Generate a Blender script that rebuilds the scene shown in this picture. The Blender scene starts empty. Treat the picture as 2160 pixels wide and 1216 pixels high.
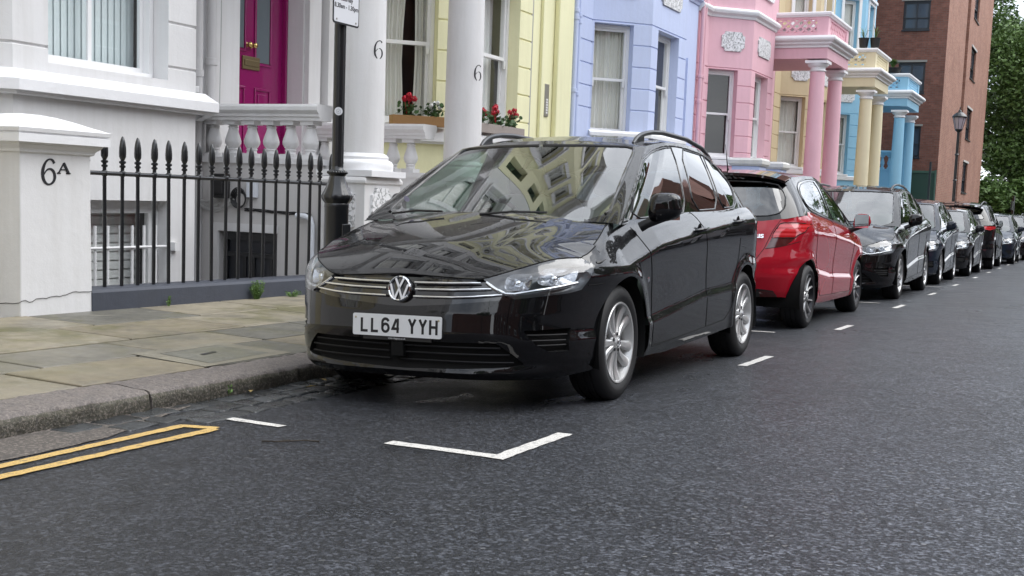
import bpy, bmesh, math, random
import numpy as np
from mathutils import Vector, Matrix, noise
R = math.radians
random.seed(7)
SC = bpy.context.scene
COL = SC.collection
# ------------------------------------------------------------------ camera
CAMP = (3.12768, -6.17471, 1.10715)
YAW, PITCH, ROLL = 0.440779, 0.107409, 0.037004
GY, HX, HCAR = 0.011791, 0.021182, 0.030
def cam_axes():
    cy, sy, cp, sp = math.cos(YAW), math.sin(YAW), math.cos(PITCH), math.sin(PITCH)
    f = Vector((-sy*cp, cy*cp, -sp)); r = Vector((cy, sy, 0)); u = r.cross(f)
    cr, sr = math.cos(ROLL), math.sin(ROLL)
    return cr*r+sr*u, -sr*r+cr*u, f
_r, _u, _f = cam_axes()
cam = bpy.data.objects.new('camera', bpy.data.cameras.new('camera')); COL.objects.link(cam)
cam.matrix_world = Matrix(((_r.x, _u.x, -_f.x, CAMP[0]), (_r.y, _u.y, -_f.y, CAMP[1]), (_r.z, _u.z, -_f.z, CAMP[2]), (0, 0, 0, 1)))
cam.data.sensor_width = 36; cam.data.lens = 2565.9*36/2160
cam.data.shift_x = 0.00134; cam.data.shift_y = 0.03739
cam.data.clip_start = .1; cam.data.clip_end = 2000
SC.camera = cam
SC.render.resolution_x, SC.render.resolution_y = 1024, 576
SC.view_settings.view_transform = 'Standard'; SC.view_settings.look = 'None'
SC.view_settings.exposure = 0.98; SC.view_settings.gamma = 1
# ------------------------------------------------------------------ sky and sun (bright overcast)
SUN_EL, SUN_AZ = R(52), R(62)      # azimuth measured from +Y towards +X
W = bpy.data.worlds.new('World'); SC.world = W; W.use_nodes = True
nt = W.node_tree; nt.nodes.clear()
def wn(t, **k):
    n = nt.nodes.new(t)
    for a, b in k.items(): setattr(n, a, b)
    return n
out = wn('ShaderNodeOutputWorld'); bg = wn('ShaderNodeBackground'); sky = wn('ShaderNodeTexSky')
sky.sky_type = 'NISHITA'; sky.sun_disc = False; sky.sun_elevation = SUN_EL; sky.sun_rotation = SUN_AZ
sky.dust_density = 2.0; sky.air_density = 1.0
tc = wn('ShaderNodeTexCoord'); mp = wn('ShaderNodeMapping'); mp.inputs['Scale'].default_value = (1, 1, 2.4)
nz = wn('ShaderNodeTexNoise'); nz.inputs['Scale'].default_value = 2.6; nz.inputs['Detail'].default_value = 7; nz.inputs['Roughness'].default_value = .55
rp = wn('ShaderNodeValToRGB'); rp.color_ramp.elements[0].position = .34; rp.color_ramp.elements[0].color = (4.5, 5.0, 5.9, 1)
rp.color_ramp.elements[1].position = .66; rp.color_ramp.elements[1].color = (13.6, 14.1, 14.9, 1)
mx = wn('ShaderNodeMix', data_type='RGBA'); mx.inputs['Factor'].default_value = .88
nt.links.new(tc.outputs['Generated'], mp.inputs['Vector']); nt.links.new(mp.outputs[0], nz.inputs['Vector'])
nt.links.new(nz.outputs['Fac'], rp.inputs[0]); nt.links.new(sky.outputs[0], mx.inputs[6]); nt.links.new(rp.outputs[0], mx.inputs[7])
nt.links.new(mx.outputs[2], bg.inputs[0]); bg.inputs[1].default_value = 0.1; nt.links.new(bg.outputs[0], out.inputs[0])
sun = bpy.data.objects.new('sun', bpy.data.lights.new('sun', 'SUN')); COL.objects.link(sun)
sun.data.energy = 1.1; sun.data.angle = R(50); sun.data.color = (1, .985, .96)
_d = Vector((math.sin(SUN_AZ)*math.cos(SUN_EL), math.cos(SUN_AZ)*math.cos(SUN_EL), math.sin(SUN_EL)))
sun.rotation_euler = _d.to_track_quat('Z', 'Y').to_euler()
# ------------------------------------------------------------------ helpers
def groundz(x, y): return HX*x - GY*y
KZ = -.92*HX + .10
def pavez(x, y): return KZ - .02*(x+.92) - GY*y
def tag(o, label=None, cat=None, group=None, kind=None):
    if label: o['label'] = label
    if cat: o['category'] = cat
    if group: o['group'] = group
    if kind: o['kind'] = kind
    return o
def empty(name, loc=(0, 0, 0), rz=0, label=None, cat=None, group=None, mat=None):
    o = bpy.data.objects.new(name, None); COL.objects.link(o); o.empty_display_size = .1
    if mat is not None: o.matrix_world = mat
    else: o.location = loc; o.rotation_euler = (0, 0, rz)
    return tag(o, label, cat, group)
def children(o): return [c for c in bpy.data.objects if c.parent == o]
def copy_tree(o, parent=None, skip=()):
    c = o.copy(); COL.objects.link(c); c.parent = parent
    for ch in children(o):
        if ch.name.split('.')[0] not in skip: copy_tree(ch, c, skip)
    return c
class MB:
    def __init__(s, M=None): s.v = []; s.f = []; s.M = M or Matrix.Identity(4); s.mi = []; s.cur = 0; s.tint = None; s.tints = []
    def add(s, vs, fs):
        n = len(s.v); M = s.M
        s.v += [tuple(M @ Vector(p)) for p in vs]
        for f in fs: s.f.append([n+i for i in f]); s.mi.append(s.cur); s.tints.append(s.tint)
    def box(s, x0, x1, y0, y1, z0, z1):
        s.add([(x0, y0, z0), (x1, y0, z0), (x1, y1, z0), (x0, y1, z0), (x0, y0, z1), (x1, y0, z1), (x1, y1, z1), (x0, y1, z1)],
              [(0, 3, 2, 1), (4, 5, 6, 7), (0, 1, 5, 4), (1, 2, 6, 5), (2, 3, 7, 6), (3, 0, 4, 7)])
    def tube(s, pts, r, n=8, cap=True, closed=False):
        pts = [Vector(p) for p in pts]; m = len(pts); vs = []; fs = []
        rr = r if hasattr(r, '__len__') else [r]*m
        up = None
        for i, p in enumerate(pts):
            if closed: t = (pts[(i+1) % m]-pts[i-1])
            else: t = pts[min(i+1, m-1)]-pts[max(i-1, 0)]
            if t.length < 1e-9: t = Vector((0, 0, 1))
            t.normalize()
            if up is None: up = Vector((0, 0, 1)) if abs(t.z) < .9 else Vector((1, 0, 0))
            a = t.cross(up)
            if a.length < 1e-6: a = t.cross(Vector((1, 0.1, 0)))
            a.normalize(); b = t.cross(a).normalized(); up = -b if False else up
            for k in range(n):
                an = 2*math.pi*k/n; vs.append(p+rr[i]*(math.cos(an)*a+math.sin(an)*b))
        L = m if closed else m-1
        for i in range(L):
            for k in range(n):
                j = (i+1) % m
                fs.append((i*n+k, i*n+(k+1) % n, j*n+(k+1) % n, j*n+k))
        if cap and not closed: fs.append(tuple(range(n-1, -1, -1))); fs.append(tuple((m-1)*n+k for k in range(n)))
        s.add(vs, fs)
    def lathe(s, prof, c=(0, 0, 0), n=24, axis='z', close=False, a0=0, a1=2*math.pi):
        vs = []; fs = []; full = abs(a1-a0-2*math.pi) < 1e-6; N = n if full else n+1
        for (r, h) in prof:
            for k in range(N):
                a = a0+(a1-a0)*k/n; x, y = r*math.cos(a), r*math.sin(a)
                if axis == 'z': q = (x, y, h)
                elif axis == 'x': q = (h, x, y)
                else: q = (y, h, x)
                vs.append((c[0]+q[0], c[1]+q[1], c[2]+q[2]))
        m = len(prof)
        for i in range(m-1 + (1 if close else 0)):
            j = (i+1) % m
            for k in range(n):
                k2 = (k+1) % N if full else k+1
                fs.append((i*N+k, i*N+k2, j*N+k2, j*N+k))
        s.add(vs, fs)
    def prism(s, poly, o, a, b, n, d0, d1):
        """2D poly in frame (origin o, axes a, b), extruded along n from d0 to d1"""
        o, a, b, n = Vector(o), Vector(a), Vector(b), Vector(n); m = len(poly)
        vs = [o+a*p[0]+b*p[1]+n*d0 for p in poly]+[o+a*p[0]+b*p[1]+n*d1 for p in poly]
        fs = [tuple(range(m-1, -1, -1)), tuple(range(m, 2*m))]+[(i, (i+1) % m, m+(i+1) % m, m+i) for i in range(m)]
        s.add(vs, fs)
    def grid(s, fn, nu, nv, cu=False):
        vs = [fn(i/(nu-1) if not cu else i/nu, j/(nv-1)) for i in range(nu) for j in range(nv)]
        fs = [(i*nv+j, ((i+1) % nu)*nv+j, ((i+1) % nu)*nv+j+1, i*nv+j+1) for i in range(nu if cu else nu-1) for j in range(nv-1)]
        s.add(vs, fs)
    def sweep(s, prof, path, closed=False):
        """prof: list of (out, z) ; path: list of (x, y, nx, ny) with mitred outward normals in plan"""
        m = len(prof); vs = []; fs = []
        for (x, y, nx, ny) in path:
            for (o, z) in prof: vs.append((x+nx*o, y+ny*o, z))
        L = len(path)-(0 if closed else 1)
        for i in range(L):
            j = (i+1) % len(path)
            for k in range(m-1): fs.append((i*m+k, j*m+k, j*m+k+1, i*m+k+1))
        s.add(vs, fs)
        if not closed: s.add([vs[k] for k in range(m)], [tuple(range(m))]); s.add([vs[(len(path)-1)*m+k] for k in range(m)], [tuple(range(m-1, -1, -1))])
    def build(s, name, mat, parent=None, smooth=None, bevel=0, fix=True, merge=0):
        me = bpy.data.meshes.new(name); me.from_pydata(s.v, [], s.f); 
        mats = mat if isinstance(mat, (list, tuple)) else [mat]
        for m in mats: me.materials.append(m)
        if len(mats) > 1: me.polygons.foreach_set('material_index', s.mi)
        if any(t is not None for t in s.tints):
            at = me.color_attributes.new('tint', 'FLOAT_COLOR', 'CORNER')
            buf = []
            for f, t in zip(s.f, s.tints): buf += list((t or (1, 1, 1))+(1,))*len(f)
            at.data.foreach_set('color', buf)
        if fix or merge:
            bm = bmesh.new(); bm.from_mesh(me)
            if merge: bmesh.ops.remove_doubles(bm, verts=bm.verts, dist=merge)
            if fix: bmesh.ops.recalc_face_normals(bm, faces=bm.faces)
            bm.to_mesh(me); bm.free()
        if smooth is not None:
            me.shade_smooth(); me.set_sharp_from_angle(angle=R(smooth))
        o = bpy.data.objects.new(name, me); COL.objects.link(o); o.parent = parent
        if bevel:
            b = o.modifiers.new('b', 'BEVEL'); b.width = bevel; b.segments = 2; b.limit_method = 'ANGLE'; b.angle_limit = R(40)
        return o
def ribbon(mb, pts, w, o, a, b, n, d0, d1, closed=False):
    """flat stroke of width w (scalar or list) along 2D pts, given thickness d0..d1"""
    m = len(pts); ww = w if hasattr(w, '__len__') else [w]*m
    L, Rr = [], []
    for i in range(m):
        p = Vector(pts[i])
        if closed: q0, q1 = Vector(pts[i-1]), Vector(pts[(i+1) % m])
        else: q0 = Vector(pts[i-1]) if i > 0 else None; q1 = Vector(pts[i+1]) if i < m-1 else None
        d0_ = (p-q0).normalized() if q0 is not None else None; d1_ = (q1-p).normalized() if q1 is not None else None
        if d0_ is None: t = d1_; k = 1
        elif d1_ is None: t = d0_; k = 1
        else:
            t = (d0_+d1_); t = t.normalized() if t.length > 1e-6 else d1_
            k = 1/max(.45, abs(t.dot(d1_)))
        nn = Vector((-t.y, t.x)); L.append(p+nn*ww[i]*.5*k); Rr.append(p-nn*ww[i]*.5*k)
    for i in range(m if closed else m-1):
        j = (i+1) % m
        mb.prism([L[i], L[j], Rr[j], Rr[i]], o, a, b, n, d0, d1)
def arc(cx, cy, rx, ry, a0, a1, n=10):
    return [(cx+rx*math.cos(R(a0+(a1-a0)*i/n)), cy+ry*math.sin(R(a0+(a1-a0)*i/n))) for i in range(n+1)]
def text_mesh(name, body, size, mat, M, parent=None, depth=.002, bold=0, align='CENTER', sx=1):
    cu = bpy.data.curves.new(name, 'FONT'); cu.body = body; cu.size = size; cu.extrude = depth/2; cu.offset = bold; cu.align_x = align; cu.align_y = 'CENTER'
    t = bpy.data.objects.new(name, cu); COL.objects.link(t); bpy.context.view_layer.update()
    me = bpy.data.meshes.new_from_object(t.evaluated_get(bpy.context.evaluated_depsgraph_get()))
    bpy.data.objects.remove(t); me.materials.clear(); me.materials.append(mat)
    me.transform(Matrix.Diagonal((sx, 1, 1, 1))); me.transform(M)
    o = bpy.data.objects.new(name, me); COL.objects.link(o); o.parent = parent
    return o
def frame(o, a, b):
    a, b = Vector(a).normalized(), Vector(b).normalized(); n = a.cross(b)
    return Matrix(((a.x, b.x, n.x, o[0]), (a.y, b.y, n.y, o[1]), (a.z, b.z, n.z, o[2]), (0, 0, 0, 1)))
# ------------------------------------------------------------------ materials
class NT:
    def __init__(s, name):
        s.m = bpy.data.materials.new(name); s.m.use_nodes = True; s.t = s.m.node_tree; s.b = s.t.nodes['Principled BSDF']
        s.geo = None
    def n(s, t, **k):
        x = s.t.nodes.new(t)
        for a, b in k.items(): setattr(x, a, b)
        return x
    def l(s, a, b): s.t.links.new(a, b)
    def pos(s, scale=(1, 1, 1), rot=(0, 0, 0), obj=False):
        if obj: src = s.n('ShaderNodeTexCoord').outputs['Object']
        else: src = s.n('ShaderNodeNewGeometry').outputs['Position']
        mp = s.n('ShaderNodeMapping'); mp.inputs['Scale'].default_value = scale; mp.inputs['Rotation'].default_value = rot
        s.l(src, mp.inputs[0]); return mp.outputs[0]
    def noise(s, scale, detail=4, rough=.55, vec=None, dist=0):
        x = s.n('ShaderNodeTexNoise'); x.inputs['Scale'].default_value = scale; x.inputs['Detail'].default_value = detail; x.inputs['Roughness'].default_value = rough
        x.inputs['Distortion'].default_value = dist
        s.l(vec if vec is not None else s.pos(), x.inputs['Vector']); return x.outputs['Fac']
    def voro(s, scale, vec=None, feature='F1', rand=1):
        x = s.n('ShaderNodeTexVoronoi', feature=feature); x.inputs['Scale'].default_value = scale; x.inputs['Randomness'].default_value = rand
        s.l(vec if vec is not None else s.pos(), x.inputs['Vector']); return x
    def ramp(s, fac, stops, interp='LINEAR'):
        x = s.n('ShaderNodeValToRGB'); e = x.color_ramp.elements; x.color_ramp.interpolation = interp
        while len(e) < len(stops): e.new(.5)
        for i, (p, c) in enumerate(stops):
            e[i].position = p; e[i].color = (c, c, c, 1) if not hasattr(c, '__len__') else tuple(c)+(1,)
        s.l(fac, x.inputs[0]); return x.outputs[0]
    def mix(s, fac, a, b, mode='MIX'):
        x = s.n('ShaderNodeMix', data_type='RGBA', blend_type=mode)
        for src, i in ((fac, 0), (a, 6), (b, 7)):
            if hasattr(src, 'is_output') or hasattr(src, 'links'): s.l(src, x.inputs[i])
            elif i == 0: x.inputs[0].default_value = src
            else: x.inputs[i].default_value = tuple(src)+(1,)
        return x.outputs[2]
    def math(s, op, a, b=0.0, c=None):
        x = s.n('ShaderNodeMath', operation=op)
        for i, v in enumerate((a, b, c)):
            if v is None: continue
            if hasattr(v, 'links'): s.l(v, x.inputs[i])
            else: x.inputs[i].default_value = v
        return x.outputs[0]
    def bump(s, h, strength=.3, dist=.01, prev=None):
        x = s.n('ShaderNodeBump'); x.inputs['Strength'].default_value = strength; x.inputs['Distance'].default_value = dist
        s.l(h, x.inputs['Height'])
        if prev is not None: s.l(prev, x.inputs['Normal'])
        return x.outputs[0]
    def set(s, color=None, rough=None, metal=None, normal=None, coat=None, coat_r=None, spec=None, **k):
        for nm, v in (('Base Color', color), ('Roughness', rough), ('Metallic', metal), ('Normal', normal), ('Coat Weight', coat), ('Coat Roughness', coat_r), ('Specular IOR Level', spec)):
            if v is None: continue
            if hasattr(v, 'links'): s.l(v, s.b.inputs[nm])
            elif nm == 'Base Color': s.b.inputs[nm].default_value = tuple(v)+(1,)
            else: s.b.inputs[nm].default_value = v
        return s.m
def plain(name, c, rough=.5, metal=0, coat=0, spec=None, bump=None):
    t = NT(name); nrm = None
    if bump: nrm = t.bump(t.noise(bump[0], 4), bump[1], bump[2])
    return t.set(c, rough, metal, nrm, coat, .03 if coat else None, spec)
def stucco(name, c, dirt=.12):
    t = NT(name)
    big = t.noise(.9, 5); streak = t.noise(1.0, 6, .65, t.pos((7, 7, .55)))
    f = t.math('MULTIPLY', t.ramp(streak, [(.45, 0), (.75, 1)]), dirt*1.6)
    c1 = t.mix(t.ramp(big, [(.3, 0), (.7, 1)]), c, tuple(x*(1-dirt*.5) for x in c))
    c2 = t.mix(f, c1, (c[0]*.62, c[1]*.60, c[2]*.55))
    spk = t.ramp(t.noise(38, 3, .7), [(.70, 0), (.76, 1)])
    c3 = t.mix(t.math('MULTIPLY', spk, .18), c2, (c[0]*.5, c[1]*.48, c[2]*.45))
    nrm = t.bump(t.noise(9, 7, .6), .25, .02); nrm = t.bump(t.noise(90, 4, .6), .25, .003, nrm)
    return t.set(c3, .62, 0, nrm)
def glass_mat(name, tint=(.62, .70, .66), refl=.07, rough=0.0, gain=1.0):
    m = bpy.data.materials.new(name); m.use_nodes = True; t = m.node_tree; t.nodes.clear()
    o = t.nodes.new('ShaderNodeOutputMaterial'); mx = t.nodes.new('ShaderNodeMixShader'); tr = t.nodes.new('ShaderNodeBsdfTransparent'); gl = t.nodes.new('ShaderNodeBsdfGlossy')
    tr.inputs[0].default_value = tint+(1,); gl.inputs['Roughness'].default_value = rough; gl.inputs[0].default_value = (1, 1, 1, 1)
    lw = t.nodes.new('ShaderNodeLayerWeight'); lw.inputs[0].default_value = .5
    p = t.nodes.new('ShaderNodeMath'); p.operation = 'POWER'; p.inputs[1].default_value = 3.6; t.links.new(lw.outputs['Facing'], p.inputs[0])
    q = t.nodes.new('ShaderNodeMath'); q.operation = 'MULTIPLY_ADD'; q.inputs[1].default_value = gain*(1-refl); q.inputs[2].default_value = refl; q.use_clamp = True
    t.links.new(p.outputs[0], q.inputs[0]); t.links.new(q.outputs[0], mx.inputs[0]); t.links.new(tr.outputs[0], mx.inputs[1]); t.links.new(gl.outputs[0], mx.inputs[2]); t.links.new(mx.outputs[0], o.inputs[0])
    return m
def car_paint(name, c, flake=0.0, drops=True):
    t = NT(name)
    nrm = None
    if drops:
        v = t.pos(obj=True)
        def layer(scale, keep, size):
            vo = t.voro(scale, v); 
            col = t.n('ShaderNodeSeparateColor'); t.l(vo.outputs['Color'], col.inputs[0])
            rad = t.math('MULTIPLY', col.outputs[0], size)
            h = t.math('SUBTRACT', rad, vo.outputs['Distance']); h = t.math('MAXIMUM', h, 0.0)
            on = t.math('GREATER_THAN', col.outputs[1], keep)
            return t.math('MULTIPLY', t.math('POWER', h, .6), on)
        up = t.n('ShaderNodeNewGeometry'); sp = t.n('ShaderNodeSeparateXYZ'); t.l(up.outputs['Normal'], sp.inputs[0])
        mask = t.ramp(sp.outputs[2], [(.10, 0), (.45, 1)])
        area = t.ramp(t.noise(3.2, 3, .5, v), [(.42, .15), (.60, 1)])
        h = t.math('ADD', layer(60, .45, .42), t.math('MULTIPLY', layer(130, .5, .42), .5))
        h = t.math('MULTIPLY', t.math('MULTIPLY', h, mask), area)
        nrm = t.bump(h, .8, .004)
    t.set(c, .5, flake, nrm, 1.0, .012, .05)
    t.b.inputs['Coat IOR'].default_value = 1.5
    if nrm is not None: t.l(nrm, t.b.inputs['Coat Normal'])
    return t.m
# ------------------------------------------------------------------ cars: analytic shells split into parts
ip = np.interp
def inpoly(P, poly):
    x, y = P[:, 0], P[:, 1]; ins = np.zeros(len(P), bool); n = len(poly)
    for i in range(n):
        x0, y0 = poly[i]; x1, y1 = poly[(i+1) % n]
        c = ((y0 > y) != (y1 > y)); xi = (x1-x0)*(y-y0)/((y1-y0) if abs(y1-y0) > 1e-12 else 1e-12)+x0
        ins ^= c & (x < xi)
    return ins
def smooth_poly(poly, k=6, it=2):
    """round a polygon a little (Chaikin)"""
    for _ in range(it):
        q = []
        for i in range(len(poly)):
            a = np.array(poly[i]); b = np.array(poly[(i+1) % len(poly)])
            q += [tuple(a*.82+b*.18), tuple(a*.18+b*.82)]
        poly = q
    return poly
def circle(cx, cy, r, a0=0, a1=360, n=48, ry=None): return [(cx+r*math.cos(R(a0+(a1-a0)*i/n)), cy+(ry or r)*math.sin(R(a0+(a1-a0)*i/n))) for i in range(n+(a1-a0 != 360))]
BASE = dict(
 yscale=1.0, hw=.90, Ys=.05, Yr=2.75, n=3.6, m=2.4, nr=3.4, mr=2.3,
 nose=([.15, .175, .20, .225, .25, .30, .4, .5, .58, .62, .69, .75, .80], [-.80, -.845, -.868, -.862, -.848, -.858, -.875, -.868, -.85, -.84, -.80, -.74, -.66]),
 tail=([.2, .3, .45, .6, .75, .9, 1.0, 1.1], [3.36, 3.43, 3.465, 3.465, 3.43, 3.35, 3.29, 3.20]),
 zc=([.05, .3, .6, 1.43, 2.36, 3.2], [.735, .775, .835, .913, .985, 1.03]), zl=([.05, .5, 1.6, 2.2, 3], [.36, .385, .486, .502, .52]),
 ztx=([0, .26, .44, .52, .62, .69, .75, .79], [.690, .679, .673, .702, .737, .76, .778, .782]), ztx_end=-.43,
 zty=([-.43, -.35, -.2, -.05, .1, .2, .5, 1.04, 1.4, 2.36, 2.6, 2.9, 3.3], [.785, .815, .865, .91, .952, .972, .985, 1.016, 1.04, 1.069, 1.09, 1.10, 1.09]),
 zbs=([0, .55, 1.0, 1.3, 1.75, 2.0, 2.6, 3.0], [.165, .17, .215, .19, .235, .27, .27, .24]),
 bon=([-.82, -.80, -.77, -.7, -.5, -.3, -.1, .05, .1], [.68, .690, .712, .758, .852, .918, .968, 1.008, 1.015]), cowl=.05,
 gy0=.03, gYs=.12, gcurv=.17, gflare=0.0, cowlz=.972, tcurv=.08, gxb=.826, ty0=.895, tYs=1.05, gYr=2.66, ty1=2.80, tYr=2.46, gy1=3.15,
 tw=([1.05, 1.4, 1.8, 2.3, 2.75, 3.0], [.640, .645, .645, .63, .60, .58]), tz=([.9, .98, 1.05, 1.2, 1.4, 1.7, 2.1, 2.5, 2.72, 2.9], [1.447, 1.436, 1.443, 1.465, 1.487, 1.502, 1.495, 1.458, 1.430, 1.41]),
 spine=([.895, 1.0, 1.2, 1.6, 2.1, 2.6, 2.80], [1.447, 1.482, 1.522, 1.556, 1.56, 1.515, 1.46]),
 arches=[(.06, .31, .365), (2.62, .31, .368)], wheels=(.03, 2.65), wr=.316, wx=.872, rim='mpv', rails=True, lean=.60)
class Car:
    def __init__(s, P, step=.013):
        s.P = dict(BASE); s.P.update(P); s.step = step; P = s.P
        # reference outline
        ss = np.linspace(0, 3, 3001); X, Y = s.xy(ss, np.full_like(ss, .5))
        s.ss = ss; s.cc = np.concatenate([[0], np.cumsum(np.hypot(np.diff(X), np.diff(Y)))])
        s.Xr, s.Yrf = X, Y
    def w(s, y, z):
        P = s.P; zc = ip(y, *P['zc']); zl = ip(y, *P['zl']); k = P['hw']/.90
        z = np.asarray(z, float)
        lo = np.where(z < .20, .862-(.20-z)*.8, np.where(z < .26, .862+(z-.20)*.38, .885))
        t = np.clip((z-.26)/(zl-.26), 0, 1); a = .885+.010*t
        t2 = np.clip((z-zl)/.05, 0, 1); a = a-.013*t2*t2*(3-2*t2)
        t3 = np.clip((z-zl-.07)/(np.maximum(zc-zl-.07, .05)), 0, 1); a = a+.023*(t3*t3*(3-2*t3))
        a = np.where(z < .26, lo, a)
        up = np.maximum(z-zc, 0); a = a-s.P['lean']*up-.25*up*up
        yl = np.asarray(y, float)
        for (ay, az, ar) in P['arches']:
            d = np.hypot(yl-ay, z-az); a = a+.012*np.exp(-((d-ar-.01)/.045)**2)*(z > .2)*(z < zc+.02)
        return a*k
    def xy(s, q, z):
        P = s.P; q = np.asarray(q, float); z = np.asarray(z, float); e = 1e-9
        f = q <= 1; r = q >= 2
        Y = P['Ys']+(P['Yr']-P['Ys'])*np.clip(q-1, 0, 1)
        W_ = s.w(Y, z); X = W_.copy() if hasattr(W_, 'copy') else W_
        a = np.clip(q, 0, 1)*np.pi/2; yn = ip(z, *P['nose'])
        xf = W_*np.sin(a)**(2/P['n']); yf = P['Ys']-(P['Ys']-yn)*np.clip(np.cos(a), 0, 1)**(2/P['m'])
        b = np.clip(3-q, 0, 1)*np.pi/2; yt = ip(z, *P['tail'])
        xr = W_*np.sin(b)**(2/P['nr']); yr = P['Yr']+(yt-P['Yr'])*np.clip(np.cos(b), 0, 1)**(2/P['mr'])
        X = np.where(f, xf, np.where(r, xr, W_)); Y = np.where(f, yf, np.where(r, yr, Y))
        return X, Y
    def zt(s, q):
        P = s.P; X, Y = s.xy(q, np.full_like(np.asarray(q, float), .7))
        q = np.asarray(q, float)
        front = (q < 1) & (Y < P['ztx_end']-.001)
        def sm(x, tab, r): return sum(ip(x+o*r, *tab) for o in (-1, -.6, -.2, .2, .6, 1))/6
        z = sm(Y, P['zty'], .05); z = np.where(front, sm(np.abs(X*.90/P['hw']), P['ztx'], .03), z)
        if 'ztr' in P: z = np.where(q > 2.02, ip(X, *P['ztr']), z)
        return z
    def zb(s, q): return ip(q, *s.P['zbs'])
    def s_of_x(s, x, z, rear=False):
        W_ = s.w(s.P['Yr'] if rear else s.P['Ys'], z)
        n = s.P['nr'] if rear else s.P['n']
        a = np.arcsin(np.clip(x/W_, 0, 1)**(n/2))/(np.pi/2)
        return 3-a if rear else a
    def c_of_s(s, q): return ip(q, s.ss, s.cc)
    def fp(s, pts): return [s.sp([(-p[0]/100+0, p[1])])[0] if p[0] > 10 else ((float(s.c_of_s(s.s_of_x(p[0], p[1]))) if p[0] >= 0 else -.06), p[1]) for p in pts]   # x over 10 means y = -x/100          # front (x,z)
    def rp(s, pts): return [(float(s.c_of_s(s.s_of_x(x, z, True))) if x >= 0 else s.cc[-1]+.06, z) for x, z in pts]    # rear (x,z)
    def sp(s, pts):                                                                          # side (y,z)
        o = []
        for y, z in pts:
            if y < s.P['Ys']:
                yn = ip(z, *s.P['nose']); a = math.acos(min(1, max(0, (s.P['Ys']-y)/(s.P['Ys']-yn)))**(s.P['m']/2)); q = a/(np.pi/2)
            elif y > s.P['Yr']:
                yt = ip(z, *s.P['tail']); b = math.acos(min(1, max(0, (y-s.P['Yr'])/(yt-s.P['Yr'])))**(s.P['mr']/2)); q = 3-b/(np.pi/2)
            else: q = 1+(y-s.P['Ys'])/(s.P['Yr']-s.P['Ys'])
            o.append((float(s.c_of_s(q)), z))
        return o
    def low(s, c, z):
        q = ip(c, s.cc, s.ss); X, Y = s.xy(q, z)
        # soften the top edge of the fender / belt
        zt = s.zt(q); t = np.clip((z-(zt-.06))/.06, 0, 1); k = np.where((q > .80) & (q < 2.3), .018, 0.0)
        X = X-k*t*t
        return np.stack([X, Y, np.asarray(z, float)], -1)
    def normal(s, c, z, e=.004):
        p = s.low(c, z); a = s.low(c+e, z)-p; b = s.low(c, z-e)-p
        n = np.cross(a, -b); n = n/np.linalg.norm(n, axis=-1, keepdims=True)
        return n
    def green(s, q, v):
        """greenhouse: q in 0..3 around, v in 0..1 up"""
        P = s.P; q = np.asarray(q, float); v = np.asarray(v, float)
        a = np.clip(q, 0, 1)*np.pi/2; xf = np.sin(a)**(2/3.); m0 = (q <= 1)
        t = np.clip(q-1, 0, 1); b = np.clip(3-q, 0, 1)*np.pi/2; xr = np.sin(b)**(2/3.); m2 = (q >= 2)
        yb = P['gYs']+(P['gYr']-P['gYs'])*t; yt = P['tYs']+(P['tYr']-P['tYs'])*t
        # base
        yfb = P['gYs']-(P['gYs']-P['gy0'])*(1-np.clip(xf, 0, 1)**10)**(1/1.5)+P['gcurv']*(xf**2-1)*0
        yfb = P['gy0']+P['gcurv']*xf**2*(1-xf**8)+(P['gYs']-P['gy0'])*(1-(1-np.clip(xf, 0, 1)**10)**(1/1.5))
        yrb = P['gYr']+(P['gy1']-P['gYr'])*(1-np.clip(xr, 0, 1)**5)**(1/1.8)
        Yb = np.where(m0, yfb, np.where(m2, yrb, yb))
        zlow = ip(np.maximum(Yb, P['zty'][0][0]), *P['zty'])
        if 'ztr' in P: zlow = np.where(m2, ip(xr*P['gxb'], *P['ztr']), zlow)
        qs = 1+(np.clip(Yb, P['Ys'], P['Yr'])-P['Ys'])/(P['Yr']-P['Ys'])
        wb = s.low(s.c_of_s(qs), zlow)[..., 0]
        xb = np.where(m0, xf*P['gxb'], np.where(m2, xr*s.low(s.c_of_s(np.full_like(qs, 2.0)), np.full_like(zlow, ip(P['Yr'], *P['zty'])))[..., 0], wb))
        if P['gYs'] < 9: k = np.clip((yb-P['gYs'])/.3, 0, 1); xb = np.where((~m0) & (~m2), P['gxb']*(1-k)+wb*k, xb)
        zb = np.where(m0, P.get('cowlz', .955)*(1-xf**8)+zlow*xf**8, zlow)-.003
        # top
        wt = ip(yt, *P['tw']); w0 = ip(P['tYs'], *P['tw']); w1 = ip(P['tYr'], *P['tw'])
        yft = P['tYs']-(P['tYs']-P['ty0'])*(1-np.clip(xf, 0, 1)**8)**(1/1.6)+P.get('tcurv', 0)*xf**2*(1-xf**8)
        yrt = P['tYr']+(P['ty1']-P['tYr'])*(1-np.clip(xr, 0, 1)**5)**(1/1.8)
        Yt = np.where(m0, yft, np.where(m2, yrt, yt)); xt = np.where(m0, xf*w0, np.where(m2, xr*w1, wt)); zt = ip(Yt, *P['tz'])
        gx = np.exp(-(((1-xf)/.09)**2)); gy = np.exp(-(((yb-P['gYs'])/.16)**2)); fl = np.where(m0, gx, np.where(m2, 0, gy))*P['gflare']*np.clip(1-v/.5, 0, 1)**1.5
        X = xb+(xt-xb)*v+.014*np.sin(np.pi*v)*np.where(m0, xf**3, 1)*np.where(m2, xr**3, 1)
        Y = Yb+(Yt-Yb)*v-fl-np.where(m0, .02, 0)*np.sin(np.pi*v)*(1-xf**4)+np.where(m2, .02*np.sin(np.pi*v), 0)
        Z = zb+(zt-zb)*v
        # round the roof edge over
        return np.stack([X, Y, Z], -1)
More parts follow.
